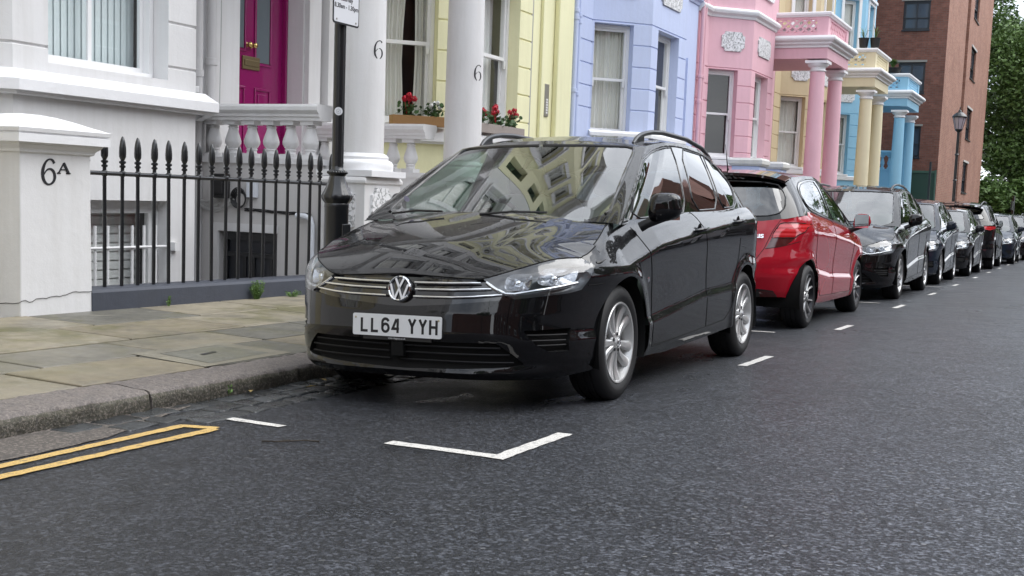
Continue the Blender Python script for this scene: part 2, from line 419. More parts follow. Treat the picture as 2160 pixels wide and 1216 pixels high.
def snap(P2, polys, thr):
    """move 2D points near polygon outlines onto them"""
    P2 = P2.copy(); locked = np.zeros(len(P2), bool)
    for poly in polys:
        for cpt in poly:
            d = np.hypot(P2[:, 0]-cpt[0], P2[:, 1]-cpt[1]); d[locked] = 9
            i = d.argmin()
            if d[i] < thr*1.1: P2[i] = cpt; locked[i] = True
        n = len(poly); best = np.full(len(P2), 9.0); tgt = P2.copy()
        for i in range(n):
            a = np.array(poly[i]); b = np.array(poly[(i+1) % n]); ab = b-a; L = ab@ab
            if L < 1e-12: continue
            t = np.clip(((P2-a)@ab)/L, 0, 1); q = a+t[:, None]*ab; d = np.hypot(*(P2-q).T)
            k = d < best; best[k] = d[k]; tgt[k] = q[k]
        k = (best < thr) & ~locked; P2[k] = tgt[k]; locked |= k
    return P2, locked
class Shell:
    def __init__(s): s.V = []; s.F = []; s.T = []; s.n = 0
    def grid(s, V, tags, flip=False, locked=None, tagtri=None):
        """V: (nu,nv,3); tags (nu-1,nv-1); cells cut diagonally by an outline are split in two; adds both halves"""
        nu, nv = V.shape[:2]; cells = []
        for i in range(nu-1):
            for j in range(nv-1):
                q = ((i, j), (i+1, j), (i+1, j+1), (i, j+1))
                if locked is not None:
                    l = [bool(locked[a]) for a in q]
                    dg = (0, 2) if l[0] and l[2] and not (l[1] and l[3]) else (1, 3) if l[1] and l[3] and not (l[0] and l[2]) else None
                    if dg:
                        t1, t2 = ((q[0], q[1], q[2]), (q[0], q[2], q[3])) if dg == (0, 2) else ((q[0], q[1], q[3]), (q[1], q[2], q[3]))
                        cells += [(t1, None), (t2, None)]; continue
                cells.append((q, tags[i][j]))
        un = [k for k, (q, t) in enumerate(cells) if t is None]
        if un:
            tt = tagtri([cells[k][0] for k in un])
            for k, t in zip(un, tt): cells[k] = (cells[k][0], t)
        for sg in (1, -1):
            W_ = V.reshape(-1, 3).copy(); W_[:, 0] *= sg; s.V.append(W_)
            for q, t in cells:
                f = tuple(s.n+a*nv+b for a, b in q)
                if (sg < 0) != flip: f = f[::-1]
                s.F.append(f); s.T.append(t)
            s.n += nu*nv
    def finish(s, merge=.0009, ang=38):
        V = np.concatenate(s.V); names = sorted(set(s.T)); idx = {n: i for i, n in enumerate(names)}
        me = bpy.data.meshes.new('shell'); me.from_pydata(V.tolist(), [], s.F)
        me.polygons.foreach_set('material_index', [0]*len(s.F))
        at = me.attributes.new('reg', 'INT', 'FACE'); at.data.foreach_set('value', [idx[t] for t in s.T])
        bm = bmesh.new(); bm.from_mesh(me); bmesh.ops.remove_doubles(bm, verts=bm.verts, dist=merge)
        bmesh.ops.dissolve_degenerate(bm, edges=bm.edges, dist=1e-5); bm.to_mesh(me); bm.free()
        me.shade_smooth(); me.set_sharp_from_angle(angle=R(ang))
        cn = np.zeros(len(me.loops)*3); me.corner_normals.foreach_get('vector', cn); cn = cn.reshape(-1, 3)
        co = np.zeros(len(me.vertices)*3); me.vertices.foreach_get('co', co); co = co.reshape(-1, 3)
        rg = np.zeros(len(me.polygons), int); me.attributes['reg'].data.foreach_get('value', rg)
        s.co, s.cn = co, cn; s.polys = {}
        vn = np.zeros((len(co), 3))
        for p in me.polygons:
            vs = list(p.vertices); ls = list(p.loop_indices); s.polys.setdefault(names[rg[p.index]], []).append((vs, ls))
            for v, l in zip(vs, ls): vn[v] += cn[l]
        s.vn = vn/np.maximum(np.linalg.norm(vn, axis=1, keepdims=True), 1e-9)
        bpy.data.meshes.remove(me)
    def emit(s, regs, name, mat, parent, off=0.0, wall=False, side=0, label=None):
        """build an object of regions; off pushes it inwards; wall joins it to the skin; side keeps one half"""
        fs = []
        for r in ([regs] if isinstance(regs, str) else regs): fs += s.polys.get(r, [])
        if side: fs = [f for f in fs if side*np.mean(s.co[f[0], 0]) > 0]
        if not fs: return None
        mp = {}; V = []; F = []; N = []; ed = {}; rn = {}
        if off:
            for vs, ls in fs:
                p = s.co[vs]; n = np.cross(p[2]-p[0], p[-1]-p[1])
                for v in vs: rn[v] = rn.get(v, 0)+n
            rn = {v: n/max(np.linalg.norm(n), 1e-12) for v, n in rn.items()}
            for _ in range(14):
                ac = {}
                for vs, ls in fs:
                    m_ = sum(rn[v] for v in vs)
                    for v in vs: ac[v] = ac.get(v, 0)+m_
                rn = {v: a/max(np.linalg.norm(a), 1e-12) for v, a in ac.items()}
        for vs, ls in fs:
            for v in vs:
                if v not in mp: mp[v] = len(V); V.append(s.co[v]-off*rn[v] if off else s.co[v])
            F.append([mp[v] for v in vs]); N += [s.cn[l] for l in ls]
            for a, b in zip(vs, vs[1:]+vs[:1]): ed[(a, b)] = 1
        if wall:
            ring = {}
            for (a, b) in ed:
                if (b, a) in ed: continue
                for v in (a, b):
                    if v not in ring: ring[v] = len(V); V.append(s.co[v])
                F.append([mp[b], mp[a], ring[a], ring[b]]); N += [(0, 0, 0)]*4
        me = bpy.data.meshes.new(name); me.from_pydata([tuple(v) for v in V], [], F); me.materials.append(mat); me.shade_smooth()
        me.normals_split_custom_set([tuple(n) for n in N])
        o = bpy.data.objects.new(name, me); COL.objects.link(o); o.parent = parent
        if label: o['label'] = label
        return o
def densify(pts, h=.02, closed=False):
    o = []; n = len(pts)
    for i in range(n if closed else n-1):
        a = np.array(pts[i], float); b = np.array(pts[(i+1) % n], float); k = max(1, int(np.hypot(*(b-a))/h))
        o += [tuple(a+(b-a)*j/k) for j in range(k)]
    if not closed: o.append(tuple(pts[-1]))
    return o
def both(mb, pts, r, n=6, closed=False, sides=(1, -1)):
    for sg in sides: mb.tube([(sg*p[0], p[1], p[2]) for p in pts], r, n, closed=closed)
# ------------------------------------------------------------------ car materials
RUB = None
def setup_car_mats():
    g = {}
    t = NT('tyre_rubber'); nrm = t.bump(t.noise(60, 3, .6, t.pos(obj=True)), .15, .002)
    g['tyre'] = t.set((.012, .012, .013), .62, 0, nrm)
    t = NT('alloy'); g['alloy'] = t.set(t.mix(t.noise(14, 4, .6, t.pos(obj=True)), (.54, .54, .54), (.68, .68, .67)), .34, .6, None, .3, .1)
    g['alloy_dark'] = plain('dark_alloy', (.03, .03, .033), .3, .6)
    g['chrome'] = plain('chrome', (.75, .76, .78), .07, 1)
    g['black'] = plain('black_plastic', (.012, .012, .013), .42, bump=(150, .1, .002))
    g['slat'] = plain('slat_black', (.010, .010, .011), .55, spec=.25)
    g['gloss'] = plain('gloss_black', (.006, .006, .007), .08, 0, 1)
    g['matt'] = plain('matt_black', (.006, .006, .006), .8, spec=.2)
    g['seal'] = plain('window_seal', (.014, .014, .015), .28, 0, .5)
    g['glass'] = glass_mat('car_glass', (.42, .52, .47), .10)
    g['dark_glass'] = glass_mat('tinted_glass', (.10, .12, .12), .12)
    g['screen'] = glass_mat('windscreen_glass', (.54, .67, .59), .13, gain=.9)
    g['lens'] = glass_mat('lamp_lens', (.86, .88, .89), .09, gain=1)
    g['fabric'] = plain('seat_fabric', (.30, .305, .29), .9, bump=(200, .3, .003))
    g['dash'] = plain('dashboard_plastic', (.03, .03, .032), .7)
    g['lining'] = plain('roof_lining', (.30, .31, .30), .9)
    g['white'] = plain('plate_white', (.72, .73, .74), .35, 0, .3)
    g['ink'] = plain('plate_ink', (.008, .008, .01), .5)
    t = NT('red_lens'); st_ = t.n('ShaderNodeSeparateXYZ'); t.l(t.pos((1, 1, 26), obj=True), st_.inputs[0]); fr_ = t.math('FRACT', st_.outputs[2]); g['red_lens'] = t.set(t.mix(t.ramp(fr_, [(.45, 0), (.5, 1)]), (.42, .006, .010), (.62, .04, .05)), .12, 0, None, 1)
    g['red_dark'] = plain('dark_red_lens', (.07, .012, .012), .12, 0, 1)
    g['amber'] = plain('amber_lens', (.6, .2, .03), .3)
    g['disc'] = plain('brake_disc', (.20, .19, .18), .4, .8)
    t = NT('lamp_reflector'); g['refl'] = t.set((.50, .51, .54), .2, .9, t.bump(t.noise(40, 2, .5, t.pos(obj=True)), .35, .01))
    g['lampbed'] = plain('lamp_bezel', (.16, .165, .175), .3, .5)
    g['rail'] = plain('anodised_rail', (.07, .072, .076), .32, .7)
    return g
CM = setup_car_mats()
def wheel(kind, r, parent, loc, side, rr=.222, wd=.205):
    w = empty('wheel', loc); w.parent = parent
    w.rotation_euler = (R(random.uniform(0, 72)), 0, 0 if side > 0 else math.pi)
    t = MB(); d = wd
    prof = [(rr-.004, -.012), (rr+.004, -.004), (rr+.03, .004), (r-.055, .006), (r-.03, 0), (r-.010, -.014), (r-.002, -.028), (r, -.045)]
    for x in (-.06, -.10, -.145): prof += [(r, x+.006), (r-.007, x+.005), (r-.007, x-.005), (r, x-.006)]
    prof += [(r-.001, -d+.03), (r-.02, -d+.006), (r-.06, -d), (rr+.01, -d+.01), (rr-.01, -d+.02)]
    t.lathe([(a, b) for a, b in prof], n=72, axis='x'); t.build('tyre', CM['tyre'], w, smooth=40)
    b = MB(); b.lathe([(rr+.001, -.006), (rr-.002, -.001), (rr-.010, -.003), (rr-.014, -.02), (rr-.024, -.05), (rr-.03, -.15), (rr-.01, -.19)], n=60, axis='x')
    silver = CM['alloy'] if kind != 'dark' else CM['alloy']
    rim = b.build('rim', CM['alloy'] if kind != 'dark' else CM['alloy_dark'], w, smooth=35)
    s = MB()
    def blade(a0, a1, w0, w1, r0, r1, x0, x1, th=.022, notch=0):
        vs = []; N = 8
        for i in range(N+1):
            f = i/N; rad = r0+(r1-r0)*f; a = a0+(a1-a0)*f; ww = (w0+(w1-w0)*f)/2; x = x0+(x1-x0)*f-.012*math.sin(math.pi*f)
            ca, sa = math.cos(a), math.sin(a)
            for (k, dx) in ((-1, -.006), (-.55, 0.001), (.55, .001), (1, -.006), (1, -th), (-1, -th)):
                vs.append((x+dx, rad*ca-k*ww*sa, rad*sa+k*ww*ca))
        fs = [(i*6+k, i*6+(k+1) % 6, (i+1)*6+(k+1) % 6, (i+1)*6+k) for i in range(N) for k in range(6)]
        s.add(vs, fs+[tuple(range(5, -1, -1)), tuple(N*6+k for k in range(6))])
    if kind == 'mpv':
        for k in range(5):
            c = 2*math.pi*k/5
            for sg in (-1, 1): blade(c+sg*.26, c+sg*.235, .030, .062, .050, rr-.006, -.022, -.010)
    elif kind == 'dark':
        for k in range(5):
            c = 2*math.pi*k/5
            for sg in (-1, 1): blade(c+sg*.17, c+sg*.30, .016, .020, .045, rr-.004, -.022, -.006)
    else:
        for k in range(10): blade(2*math.pi*k/10, 2*math.pi*k/10+.05, .024, .030, .045, rr-.004, -.03, -.008)
    s.build('spokes', CM['alloy'], w, smooth=30)
    h = MB(); h.lathe([(0, -.008), (.022, -.008), (.028, -.012), (.030, -.02), (.058, -.024), (.066, -.034), (.066, -.06)], n=30, axis='x')
    h.build('hub', CM['alloy'], w, smooth=35)
    for k in range(5):
        a = 2*math.pi*k/5+.3; 
    n = MB()
    for k in range(5):
        a = 2*math.pi*(k+.5)/5; n.lathe([(0, -.016), (.009, -.016), (.010, -.035)], (0, .047*math.cos(a), .047*math.sin(a)), 6, 'x')
    n.build('wheel_bolts', CM['alloy_dark'], w)
    if kind == 'mpv': emblem(w, Matrix.Translation((-.007, 0, 0)) @ Matrix(((0, 0, 1, 0), (1, 0, 0, 0), (0, 1, 0, 0), (0, 0, 0, 1))), .022)
    k = MB(); k.lathe([(0, -.075), (.15, -.075), (.15, -.085), (.06, -.088), (.05, -.18), (0, -.18)], n=40, axis='x'); k.build('brake_disc', CM['disc'], w, smooth=30)
    k = MB(); k.lathe([(0, -.17), (rr-.02, -.165), (rr-.02, -.2), (0, -.2)], n=30, axis='x'); k.build('hub_back', CM['matt'], w)
    return w
def emblem(parent, M, r):
    m = MB(M); 
    m.lathe([(r*.80, 0), (r*.82, r*.10), (r*.90, r*.16), (r*.98, r*.10), (r, 0)], n=40)
    o, a, b, n = (0, 0, 0), (1, 0, 0), (0, 1, 0), (0, 0, 1)
    for pts in ([(-.36, .80), (-.02, .10), (.02, .10), (.36, .80)], [(-.76, .34), (-.38, -.74), (-.30, -.74), (0, .02), (.30, -.74), (.38, -.74), (.76, .34)]):
        ribbon(m, [(x*r, y*r) for x, y in pts], .17*r, o, a, b, n, r*.02, r*.13)
    e = m.build('emblem', CM['chrome'], parent, smooth=40)
    d = MB(M); d.lathe([(0, r*.0), (r*.85, 0), (r*1.02, -r*.05), (r*1.02, -r*.3)], n=40); d.build('emblem_disc', CM['gloss'], e if False else parent, smooth=30)
    return e
GL = {'L': [[(0, 1), (0, 0), (.62, 0)]], '4': [[(.50, -.06), (.50, 1.05)], [(.36, 1.0), (0, .26), (.64, .26)]],
      '6': [arc(.32, .30, .32, .30, 0, 350, 28), [(0, .30), (0, .69)]+arc(.32, .70, .32, .30, 175, 20, 10)],
      'Y': [[(0, 1.06), (.32, .50), (.32, -.06)], [(.64, 1.06), (.32, .50)]], 'H': [[(0, -.06), (0, 1.06)], [(.62, -.06), (.62, 1.06)], [(0, .52), (.62, .52)]], ' ': []}
def number_plate(parent, M, txt):
    m = MB(M); o, a, b, n = (0, 0, 0), (1, 0, 0), (0, 1, 0), (0, 0, 1)
    rr = .010; w, h = .26, .0555
    poly = arc(w-rr, h-rr, rr, rr, 0, 90, 5)+arc(-w+rr, h-rr, rr, rr, 90, 180, 5)+arc(-w+rr, -h+rr, rr, rr, 180, 270, 5)+arc(w-rr, -h+rr, rr, rr, 270, 360, 5)
    m.prism(poly, o, a, b, n, 0, .006); p = m.build('number_plate', CM['white'], parent)
    g = MB(M); H = .066; x = -.213
    for ch in txt:
        if ch == ' ': x += .033; continue
        for st in GL[ch]:
            ribbon(g, [(x+.007+px*H*.88, -.033+py*H) for px, py in st], .0135, o, a, b, n, .006, .0068, closed=len(st) > 20)
        x += .0615
    g.build('lettering', CM['ink'], p)
    sc = MB(M)
    for sx in (-1, 1): sc.lathe([(0, .0095), (.004, .009), (.006, .006)], (sx*.243, .035, 0), 10)
    sc.build('screw', plain('plate_screw', (.45, .40, .28), .4, .5), p, smooth=30)
    return p
def interior(P, root, zs=1.0):
    m = MB(); y0 = P['ty0']
    m.grid(lambda u, v: ((u-.5)*1.42, .30+.50*v-.12*(1-abs(2*u-1)**2)*0, .935+.055*math.sin(math.pi*min(1, v*1.1))+.02*math.exp(-((u-.26)/.08)**2)*v), 24, 10)
    m.box(-.70, .70, .70, .78, .55, .96); m.build('dashboard', CM['dash'], root, smooth=40)
    s = MB(); c = (-.36, .93, .93)
    T = Matrix.Translation(c) @ Matrix.Rotation(R(-22), 4, 'X'); s.M = T
    s.tube([(.185*math.cos(R(a)), 0, .185*math.sin(R(a))) for a in range(0, 360, 12)], .016, 8, closed=True)
    s.box(-.17, .17, -.012, .012, -.03, .03); s.box(-.02, .02, -.012, .012, -.17, 0); s.lathe([(0, -.03), (.06, -.03), (.075, .02)], n=16, axis='y'); s.build('steering_wheel', CM['dash'], root, smooth=50)
    def seat(x, y, w=.25):
        m = MB()
        def sq(cx, cy, cz, a, b, c_, rx):
            T = Matrix.Translation((cx, cy, cz)) @ Matrix.Rotation(R(rx), 4, 'X'); m.M = T
            def fn(u, v):
                th = 2*math.pi*u; ph = math.pi*(v-.5); e = .45
                f = lambda t: math.copysign(abs(t)**e, t)
                return (a*f(math.cos(ph))*f(math.cos(th)), b*f(math.cos(ph))*f(math.sin(th)), c_*f(math.sin(ph)))
            m.grid(fn, 20, 12, cu=True)
        sq(x, y-.22, .52, w, .27, .10, 6); sq(x, y+.06, .83, w*.96, .08, .33, -14); sq(x, y+.14, 1.24, .13, .05, .085, -10)
        m.M = Matrix.Identity(4)
        for dx in (-.06, .06): m.tube([(x+dx, y+.11, 1.08), (x+dx, y+.14, 1.22)], .007, 6)
        m.build('seat', CM['fabric'], root, smooth=50)
    for x in (-.36, .36): seat(x, 1.32)
    for x in (-.40, 0, .40): seat(x, 2.15 if P['gYr'] > 2.7 else 2.0, .21)
    m = MB(); ye = P['gYr']-.05; m.box(-.72, .72, .3, ye-.1, .30, .34); m.box(-.68, .68, ye-.45, ye-.1, .34, .92); m.build('cabin_floor', CM['dash'], root)
    m = MB(); m.box(-.045, .075, 1.06, 1.075, 1.325, 1.375) if False else m.grid(lambda u, v: (.11*math.cos(2*math.pi*u)*(abs(math.cos(2*math.pi*u))**.2+.001), 1.02+.02*(v-.5), 1.355+.032*math.sin(2*math.pi*u)), 20, 2, cu=True)
    m.tube([(0, 1.04, 1.38), (0, 1.01, 1.43)], .01, 6); m.build('rear_view_mirror', CM['dash'], root)
def mirror(P, root, x, y, z, sg, paint, sx=.085, sy=.062, sz=.090):
    w = empty('wing_mirror', (0, 0, 0)); w.parent = root
    m = MB()
    def fn(u, v):
        th = 2*math.pi*u; ph = math.pi*(v-.5); f = lambda t, e: math.copysign(abs(t)**e, t)
        a = f(math.cos(ph), .6)*f(math.cos(th), .62); b = f(math.cos(ph), .6)*f(math.sin(th), .7); c = f(math.sin(ph), .72)
        yy = sy*b*(1.15 if b < 0 else .35); zz = sz*c*(1-.22*(a+1)/2)+.010*a; xx = sx*a*(1.0+.1*(c < 0))
        return (sg*(x+xx), y+yy+.03*(a+1)/2, z+zz)
    m.grid(fn, 36, 22, cu=True); m.build('mirror_housing', paint, w, smooth=60)
    k = MB(); k.grid(lambda u, v: (sg*(x+sx*1.0*math.copysign(abs(math.cos(2*math.pi*u))**.62, math.cos(2*math.pi*u))*(.985)), y-.052*math.sin(math.pi*0)+(-.02+.02*v)*0+(.0)+sy*.2*v*0+(-.045 if math.sin(2*math.pi*u) < 0 else .01)*0, z), 3, 3) if False else None
    k = MB(); k.tube([(sg*(P['hw']-.055), y-.01, z-.115), (sg*(P['hw']-.02), y-.005, z-.095), (sg*(x-.03), y, z-.062), (sg*(x+.03), y+.01, z-.055)], [.030, .027, .03, .015], 10); k.build('mirror_arm', CM['black'], w, smooth=50)
    g = MB(); g.grid(lambda u, v: (sg*(x+(u-.5)*sx*1.7), y+.026+.028*u, z+(v-.5)*sz*1.6), 2, 2); g.build('mirror_glass', CM['chrome'], w)
    return w
# ------------------------------------------------------------------ generic car
MPV_REG = dict(
 lamp=[(.445, .670), (.446, .70), (.524, .73), (.618, .765), (.686, .785), (48, .81), (43, .80), (38.5, .778), (34, .750), (36.5, .712), (40.5, .665), (44.5, .620), (52, .606), (.686, .588), (.6, .576), (.56, .596), (.51, .63)],
 grille=[(-.02, .80), (.445, .80), (.445, .67), (.51, .63), (.56, .60), (.585, .577), (.5, .566), (.3, .545), (.061, .527), (-.02, .527)],
 intake=[(-.02, .352), (.06, .352), (.53, .357), (.60, .30), (.644, .248), (.58, .237), (.37, .224), (.04, .212), (-.02, .212)],
 fog=[(.645, .42), (.801, .428), (.80, .312), (.735, .312), (.69, .35)],
 screen=[(-.05, .90), (.50, .93), (.70, 1.012), (.713, 1.03), (.607, 1.395), (.590, 1.421), (.54, 1.433), (.3, 1.441), (-.05, 1.444)],
 dlo=[(.24, .955), (.13, .972), (.12, 1.005), (.25, 1.088), (.54, 1.218), (.859, 1.355), (1.116, 1.426), (1.369, 1.465), (1.641, 1.476), (2.085, 1.463), (2.295, 1.440), (2.461, 1.388), (2.60, 1.285), (2.61, 1.22), (2.551, 1.130), (2.40, 1.069), (1.038, 1.006), (.496, .970)],
 glass=[[(.24, .972), (.17, .985), (.165, 1.008), (.27, 1.080), (.505, 1.190), (.42, .985)],
        [(.455, .987), (.56, 1.212), (.87, 1.342), (1.12, 1.412), (1.369, 1.450), (1.50, 1.458), (1.380, 1.035), (1.038, 1.018)],
        [(1.548, 1.052), (1.645, 1.462), (2.085, 1.448), (2.135, 1.445), (2.085, 1.074)],
        [(2.145, 1.080), (2.195, 1.438), (2.30, 1.425), (2.455, 1.375), (2.585, 1.280), (2.592, 1.225), (2.538, 1.142), (2.42, 1.092)]],
 door1=[(.30, .99), (.338, .938), (.413, .798), (.475, .634), (.512, .495), (.523, .252), (1.613, .292), (1.612, .563), (1.56, .814), (1.44, 1.06)],
 door2=[(1.44, 1.06), (1.56, .814), (1.612, .563), (1.613, .292), (2.062, .309), (2.20, .37), (2.299, .538), (2.391, .738), (2.389, .873), (2.362, 1.09)],
 rglass=[(-.05, 1.13), (.60, 1.14), (.64, 1.17), (.50, 1.37), (-.05, 1.385)],
 tail=[(.58, .995), (.62, .92), (.80, .89), (.90, .93), (.90, .99)], rbump=[(-.05, .42), (.68, .42), (.78, .2), (-.05, .2)], reflector=[(.55, .46), (.74, .46), (.74, .43), (.55, .43)],
 spoiler=(2.72, 3.02, 1.475, .60, .05))
MPV_REG['seams'] = [MPV_REG['door1'][1:7], MPV_REG['door1'][6:10], MPV_REG['door2'][3:9]]
HATCH_P = dict(hw=.85, Ys=.05, Yr=2.45, nr=3.2, mr=2.1,
 nose=([.15, .2, .3, .45, .6, .69, .75, .8], [-.74, -.78, -.80, -.80, -.78, -.76, -.72, -.64]), tail=([.25, .35, .48, .60, .70, .80, .90, 1.0], [3.03, 3.09, 3.13, 3.13, 3.10, 3.06, 3.02, 2.98]),
 zc=([.05, .6, 1.5, 2.3, 3.0], [.74, .80, .87, .90, .95]), zl=([.05, .5, 1.6, 2.2, 3], [.36, .40, .44, .50, .55]),
 zty=([-.43, -.35, -.2, -.05, .1, .2, .5, 1.0, 1.5, 2.0, 2.35, 2.6, 3.0], [.785, .81, .85, .88, .91, .93, .95, .985, 1.02, 1.055, 1.09, 1.07, 1.03]), ztr=([0, .5, .70, .80], [.985, .99, 1.02, 1.05]),
 bon=([-.82, -.76, -.7, -.5, -.3, -.1, .05, .1], [.68, .70, .74, .82, .88, .93, .97, .98]), cowl=.05,
 gy0=.02, gYs=.10, gcurv=.15, cowlz=.93, gxb=.80, ty0=.80, tYs=.96, gYr=2.58, ty1=2.62, tYr=2.34, gy1=2.93,
 tw=([.96, 1.3, 1.8, 2.3, 2.6], [.59, .61, .605, .58, .55]), tz=([.8, .9, 1.0, 1.2, 1.5, 1.9, 2.2, 2.4, 2.62], [1.39, 1.385, 1.40, 1.43, 1.455, 1.445, 1.42, 1.40, 1.385]),
 spine=([.8, .9, 1.1, 1.4, 1.9, 2.3, 2.62], [1.39, 1.425, 1.465, 1.505, 1.505, 1.48, 1.44]),
 arches=[(.0, .30, .345), (2.51, .30, .345)], wheels=(0, 2.51), wr=.298, wx=.838, rim='dark', rr=.215, rails=False, lean=.30, mirror=(.93, .42, 1.02), handles=[(1.28, .87), (2.02, .91)], zbs=([0, .55, 1.0, 1.3, 1.75, 2.0, 2.5, 3.0], [.2, .2, .2, .2, .2, .24, .30, .30]))
HATCH_REG = dict(
 dlo=[(.14, .945), (.14, .985), (.30, 1.07), (.60, 1.22), (.90, 1.335), (1.15, 1.40), (1.45, 1.425), (1.85, 1.415), (2.15, 1.375), (2.32, 1.32), (2.42, 1.24), (2.40, 1.15), (2.30, 1.105), (1.9, 1.06), (1.2, 1.005), (.5, .955)],
 glass=[[(.17, .965), (.17, .99), (.32, 1.06), (.44, 1.11), (.42, .97)], [(.47, .975), (.50, 1.14), (.62, 1.21), (.90, 1.315), (1.15, 1.378), (1.36, 1.40), (1.30, 1.03), (.9, 1.0)], [(1.42, 1.04), (1.48, 1.402), (1.85, 1.393), (2.12, 1.355), (2.28, 1.305), (2.37, 1.235), (2.35, 1.165), (2.26, 1.13), (1.9, 1.085)]],
 screen=[(-.05, .88), (.50, .90), (.68, .955), (.69, .98), (.55, 1.345), (.52, 1.365), (-.05, 1.38)], rglass=[(-.05, 1.03), (.50, 1.035), (.61, 1.06), (.645, 1.12), (.62, 1.24), (.52, 1.35), (-.05, 1.37)],
 lamp=[(.50, .66), (.52, .80), (.80, .80), (.83, .74), (.78, .68)], grille=[(-.02, .8), (.40, .8), (.42, .67), (.3, .62), (-.02, .60)], intake=[(-.02, .45), (.45, .45), (.6, .25), (-.02, .25)],
 door1=[(.30, .99), (.38, .80), (.45, .55), (.45, .26), (1.42, .27), (1.42, .60), (1.40, .85), (1.36, 1.05)], door2=[(1.36, 1.05), (1.40, .85), (1.42, .60), (1.42, .27), (2.02, .28), (2.14, .42), (2.22, .60), (2.30, .80), (2.32, .95), (2.32, 1.12)],
 tail=[(.597, .89), (.633, .967), (.66, .978), (.765, .980), (.835, .972), (.815, .90), (.775, .87), (.755, .845), (.586, .84)], tail2=[(.586, .84), (.755, .845), (.735, .81), (.70, .778), (.64, .76), (.545, .74)],
 rbump=[(-.05, .38), (.499, .375), (.617, .36), (.673, .255), (.75, .235), (.75, .2), (-.05, .2)], reflector=[(.507, .355), (.616, .35), (.646, .28), (.519, .285)],
 spoiler=(2.36, 2.70, 1.470, .60, .085))
HATCH_REG['seams'] = [HATCH_REG['door1'][1:5], HATCH_REG['door1'][4:8], HATCH_REG['door2'][3:9]]
HATCH_REG['rseams'] = [[(.0, .60), (.3, .60), (.479, .64), (.537, .745), (.592, .915), (.635, 1.0)], [(.545, .74), (.64, .757), (.70, .775), (.79, .81)]]; HATCH_REG['fseams'] = []
def build_shell(cs, reg, nq=(70, 110, 50), nv=34):
    P = cs.P; S = Shell(); h = cs.step
    # lower skin
    C = cs.cc[-1]; nc = int(C/h); c = np.linspace(0, C, nc); q = ip(c, cs.cc, cs.ss)
    zb, zt = cs.zb(q), cs.zt(q); nz = int(.74/h)
    cc, ff = np.meshgrid(c, np.linspace(0, 1, nz), indexing='ij'); zz = zb[:, None]+(zt-zb)[:, None]*ff
    polys = []; names = []
    def reg2(nm, kind, pts):
        pp = densify({'f': cs.fp, 's': cs.sp, 'r': cs.rp}[kind](pts if any(q[0] > 10 for q in pts) else densify(pts, .03, True)), .02, True); polys.append(pp); names.append(nm)
    for nm, kind in (('lamp', 'f'), ('grille', 'f'), ('intake', 'f'), ('fog', 'f'), ('tail', 'r'), ('tail2', 'r'), ('rbump', 'r'), ('reflector', 'r'), ('hatch', 'r')):
        if nm in reg: reg2(nm, kind, reg[nm])
    for (ay, az, ar) in P['arches']: reg2('hole', 's', circle(ay, az, ar, -60, 240, 60))
    nd = len(polys)
    P2 = np.stack([cc.ravel(), zz.ravel()], 1); P3, lk = snap(P2, polys, h*.60)
    P3r = P3.reshape(nc, nz, 2); P3r[:, -1, 1] = 9; P3r[:, 0, 1] = -9
    P3[:, 1] = np.clip(P3[:, 1], cs.zb(ip(P3[:, 0], cs.cc, cs.ss)), cs.zt(ip(P3[:, 0], cs.cc, cs.ss)))
    P3[:, 0] = np.where(P2[:, 0] < 1e-6, 0, P3[:, 0]); P3[:, 0] = np.where(P2[:, 0] > C-1e-6, C, P3[:, 0])
    dp = []
    for nm in ('door1', 'door2'):
        if nm in reg: reg2(nm, 's', reg[nm])
    V = cs.low(P3[:, 0], P3[:, 1]).reshape(nc, nz, 3); Q = P3.reshape(nc, nz, 2)
    cen = ((Q[1:, 1:]+Q[:-1, :-1]+Q[1:, :-1]+Q[:-1, 1:])/4).reshape(-1, 2)
    def tagger(cen):
        tg = np.full(len(cen), 'body', dtype=object)
        for nm in ('door2', 'door1', 'hatch', 'rbump', 'reflector', 'tail2', 'tail', 'fog', 'intake', 'grille', 'lamp', 'hole'):
            for n2, pp in zip(names, polys):
                if n2 == nm: tg[inpoly(cen, pp)] = nm
        return tg
    S.grid(V, tagger(cen).reshape(nc-1, nz-1), locked=lk.reshape(nc, nz), tagtri=lambda T: tagger(np.array([np.mean([Q[a] for a in t], axis=0) for t in T])))
    # bonnet
    k = int(np.searchsorted(V[:, -1, 1], P['cowl']+.12)); 
    ks = [i for i in range(nc) if q[i] < 1.2 and V[i, -1, 1] < P['cowl']+.12]; k = max(ks)+1
    E = V[:k, -1]; nb = 36; ey = E[:, 1]; e0, e1 = ey[0], ey[-1]
    sy = e0+(ey-e0)/(e1-e0)*(P['cowl']-e0); szz = ip(sy, *P['bon'])
    B = np.zeros((k, nb, 3))
    for j in range(nb):
        f = j/(nb-1); g = 1-(1-f)**2.3
        x = E[:, 0]*(1-f); y = ey+(sy-ey)*(f**1.3); z = E[:, 2]+(szz-E[:, 2])*g
        xc = .30+.20*np.clip((y+.8)/.9, 0, 1); fade = np.clip((y+.74)/.25, 0, 1)
        B[:, j] = np.stack([x, y, z], -1)
    xx_ = B[:, :, 0]; yy_ = B[:, :, 1]; zz_ = B[:, :, 2]
    def basis(x, y): x = x/.9; return np.stack([x**(2*i)*(y/.6)**j for i in range(3) for j in range(5-i)], -1)
    wt_ = np.ones((k, nb)); wt_[:, -8:] = 2; wt_[:, :3] = 4
    co_ = np.linalg.lstsq(basis(xx_.ravel(), yy_.ravel())*wt_.ravel()[:, None], zz_.ravel()*wt_.ravel(), rcond=None)[0]
    Zf = basis(xx_, yy_)@co_; res = (E[:, 2]-Zf[:, 0]); ker = np.exp(-np.linspace(-2, 2, 9)**2); 
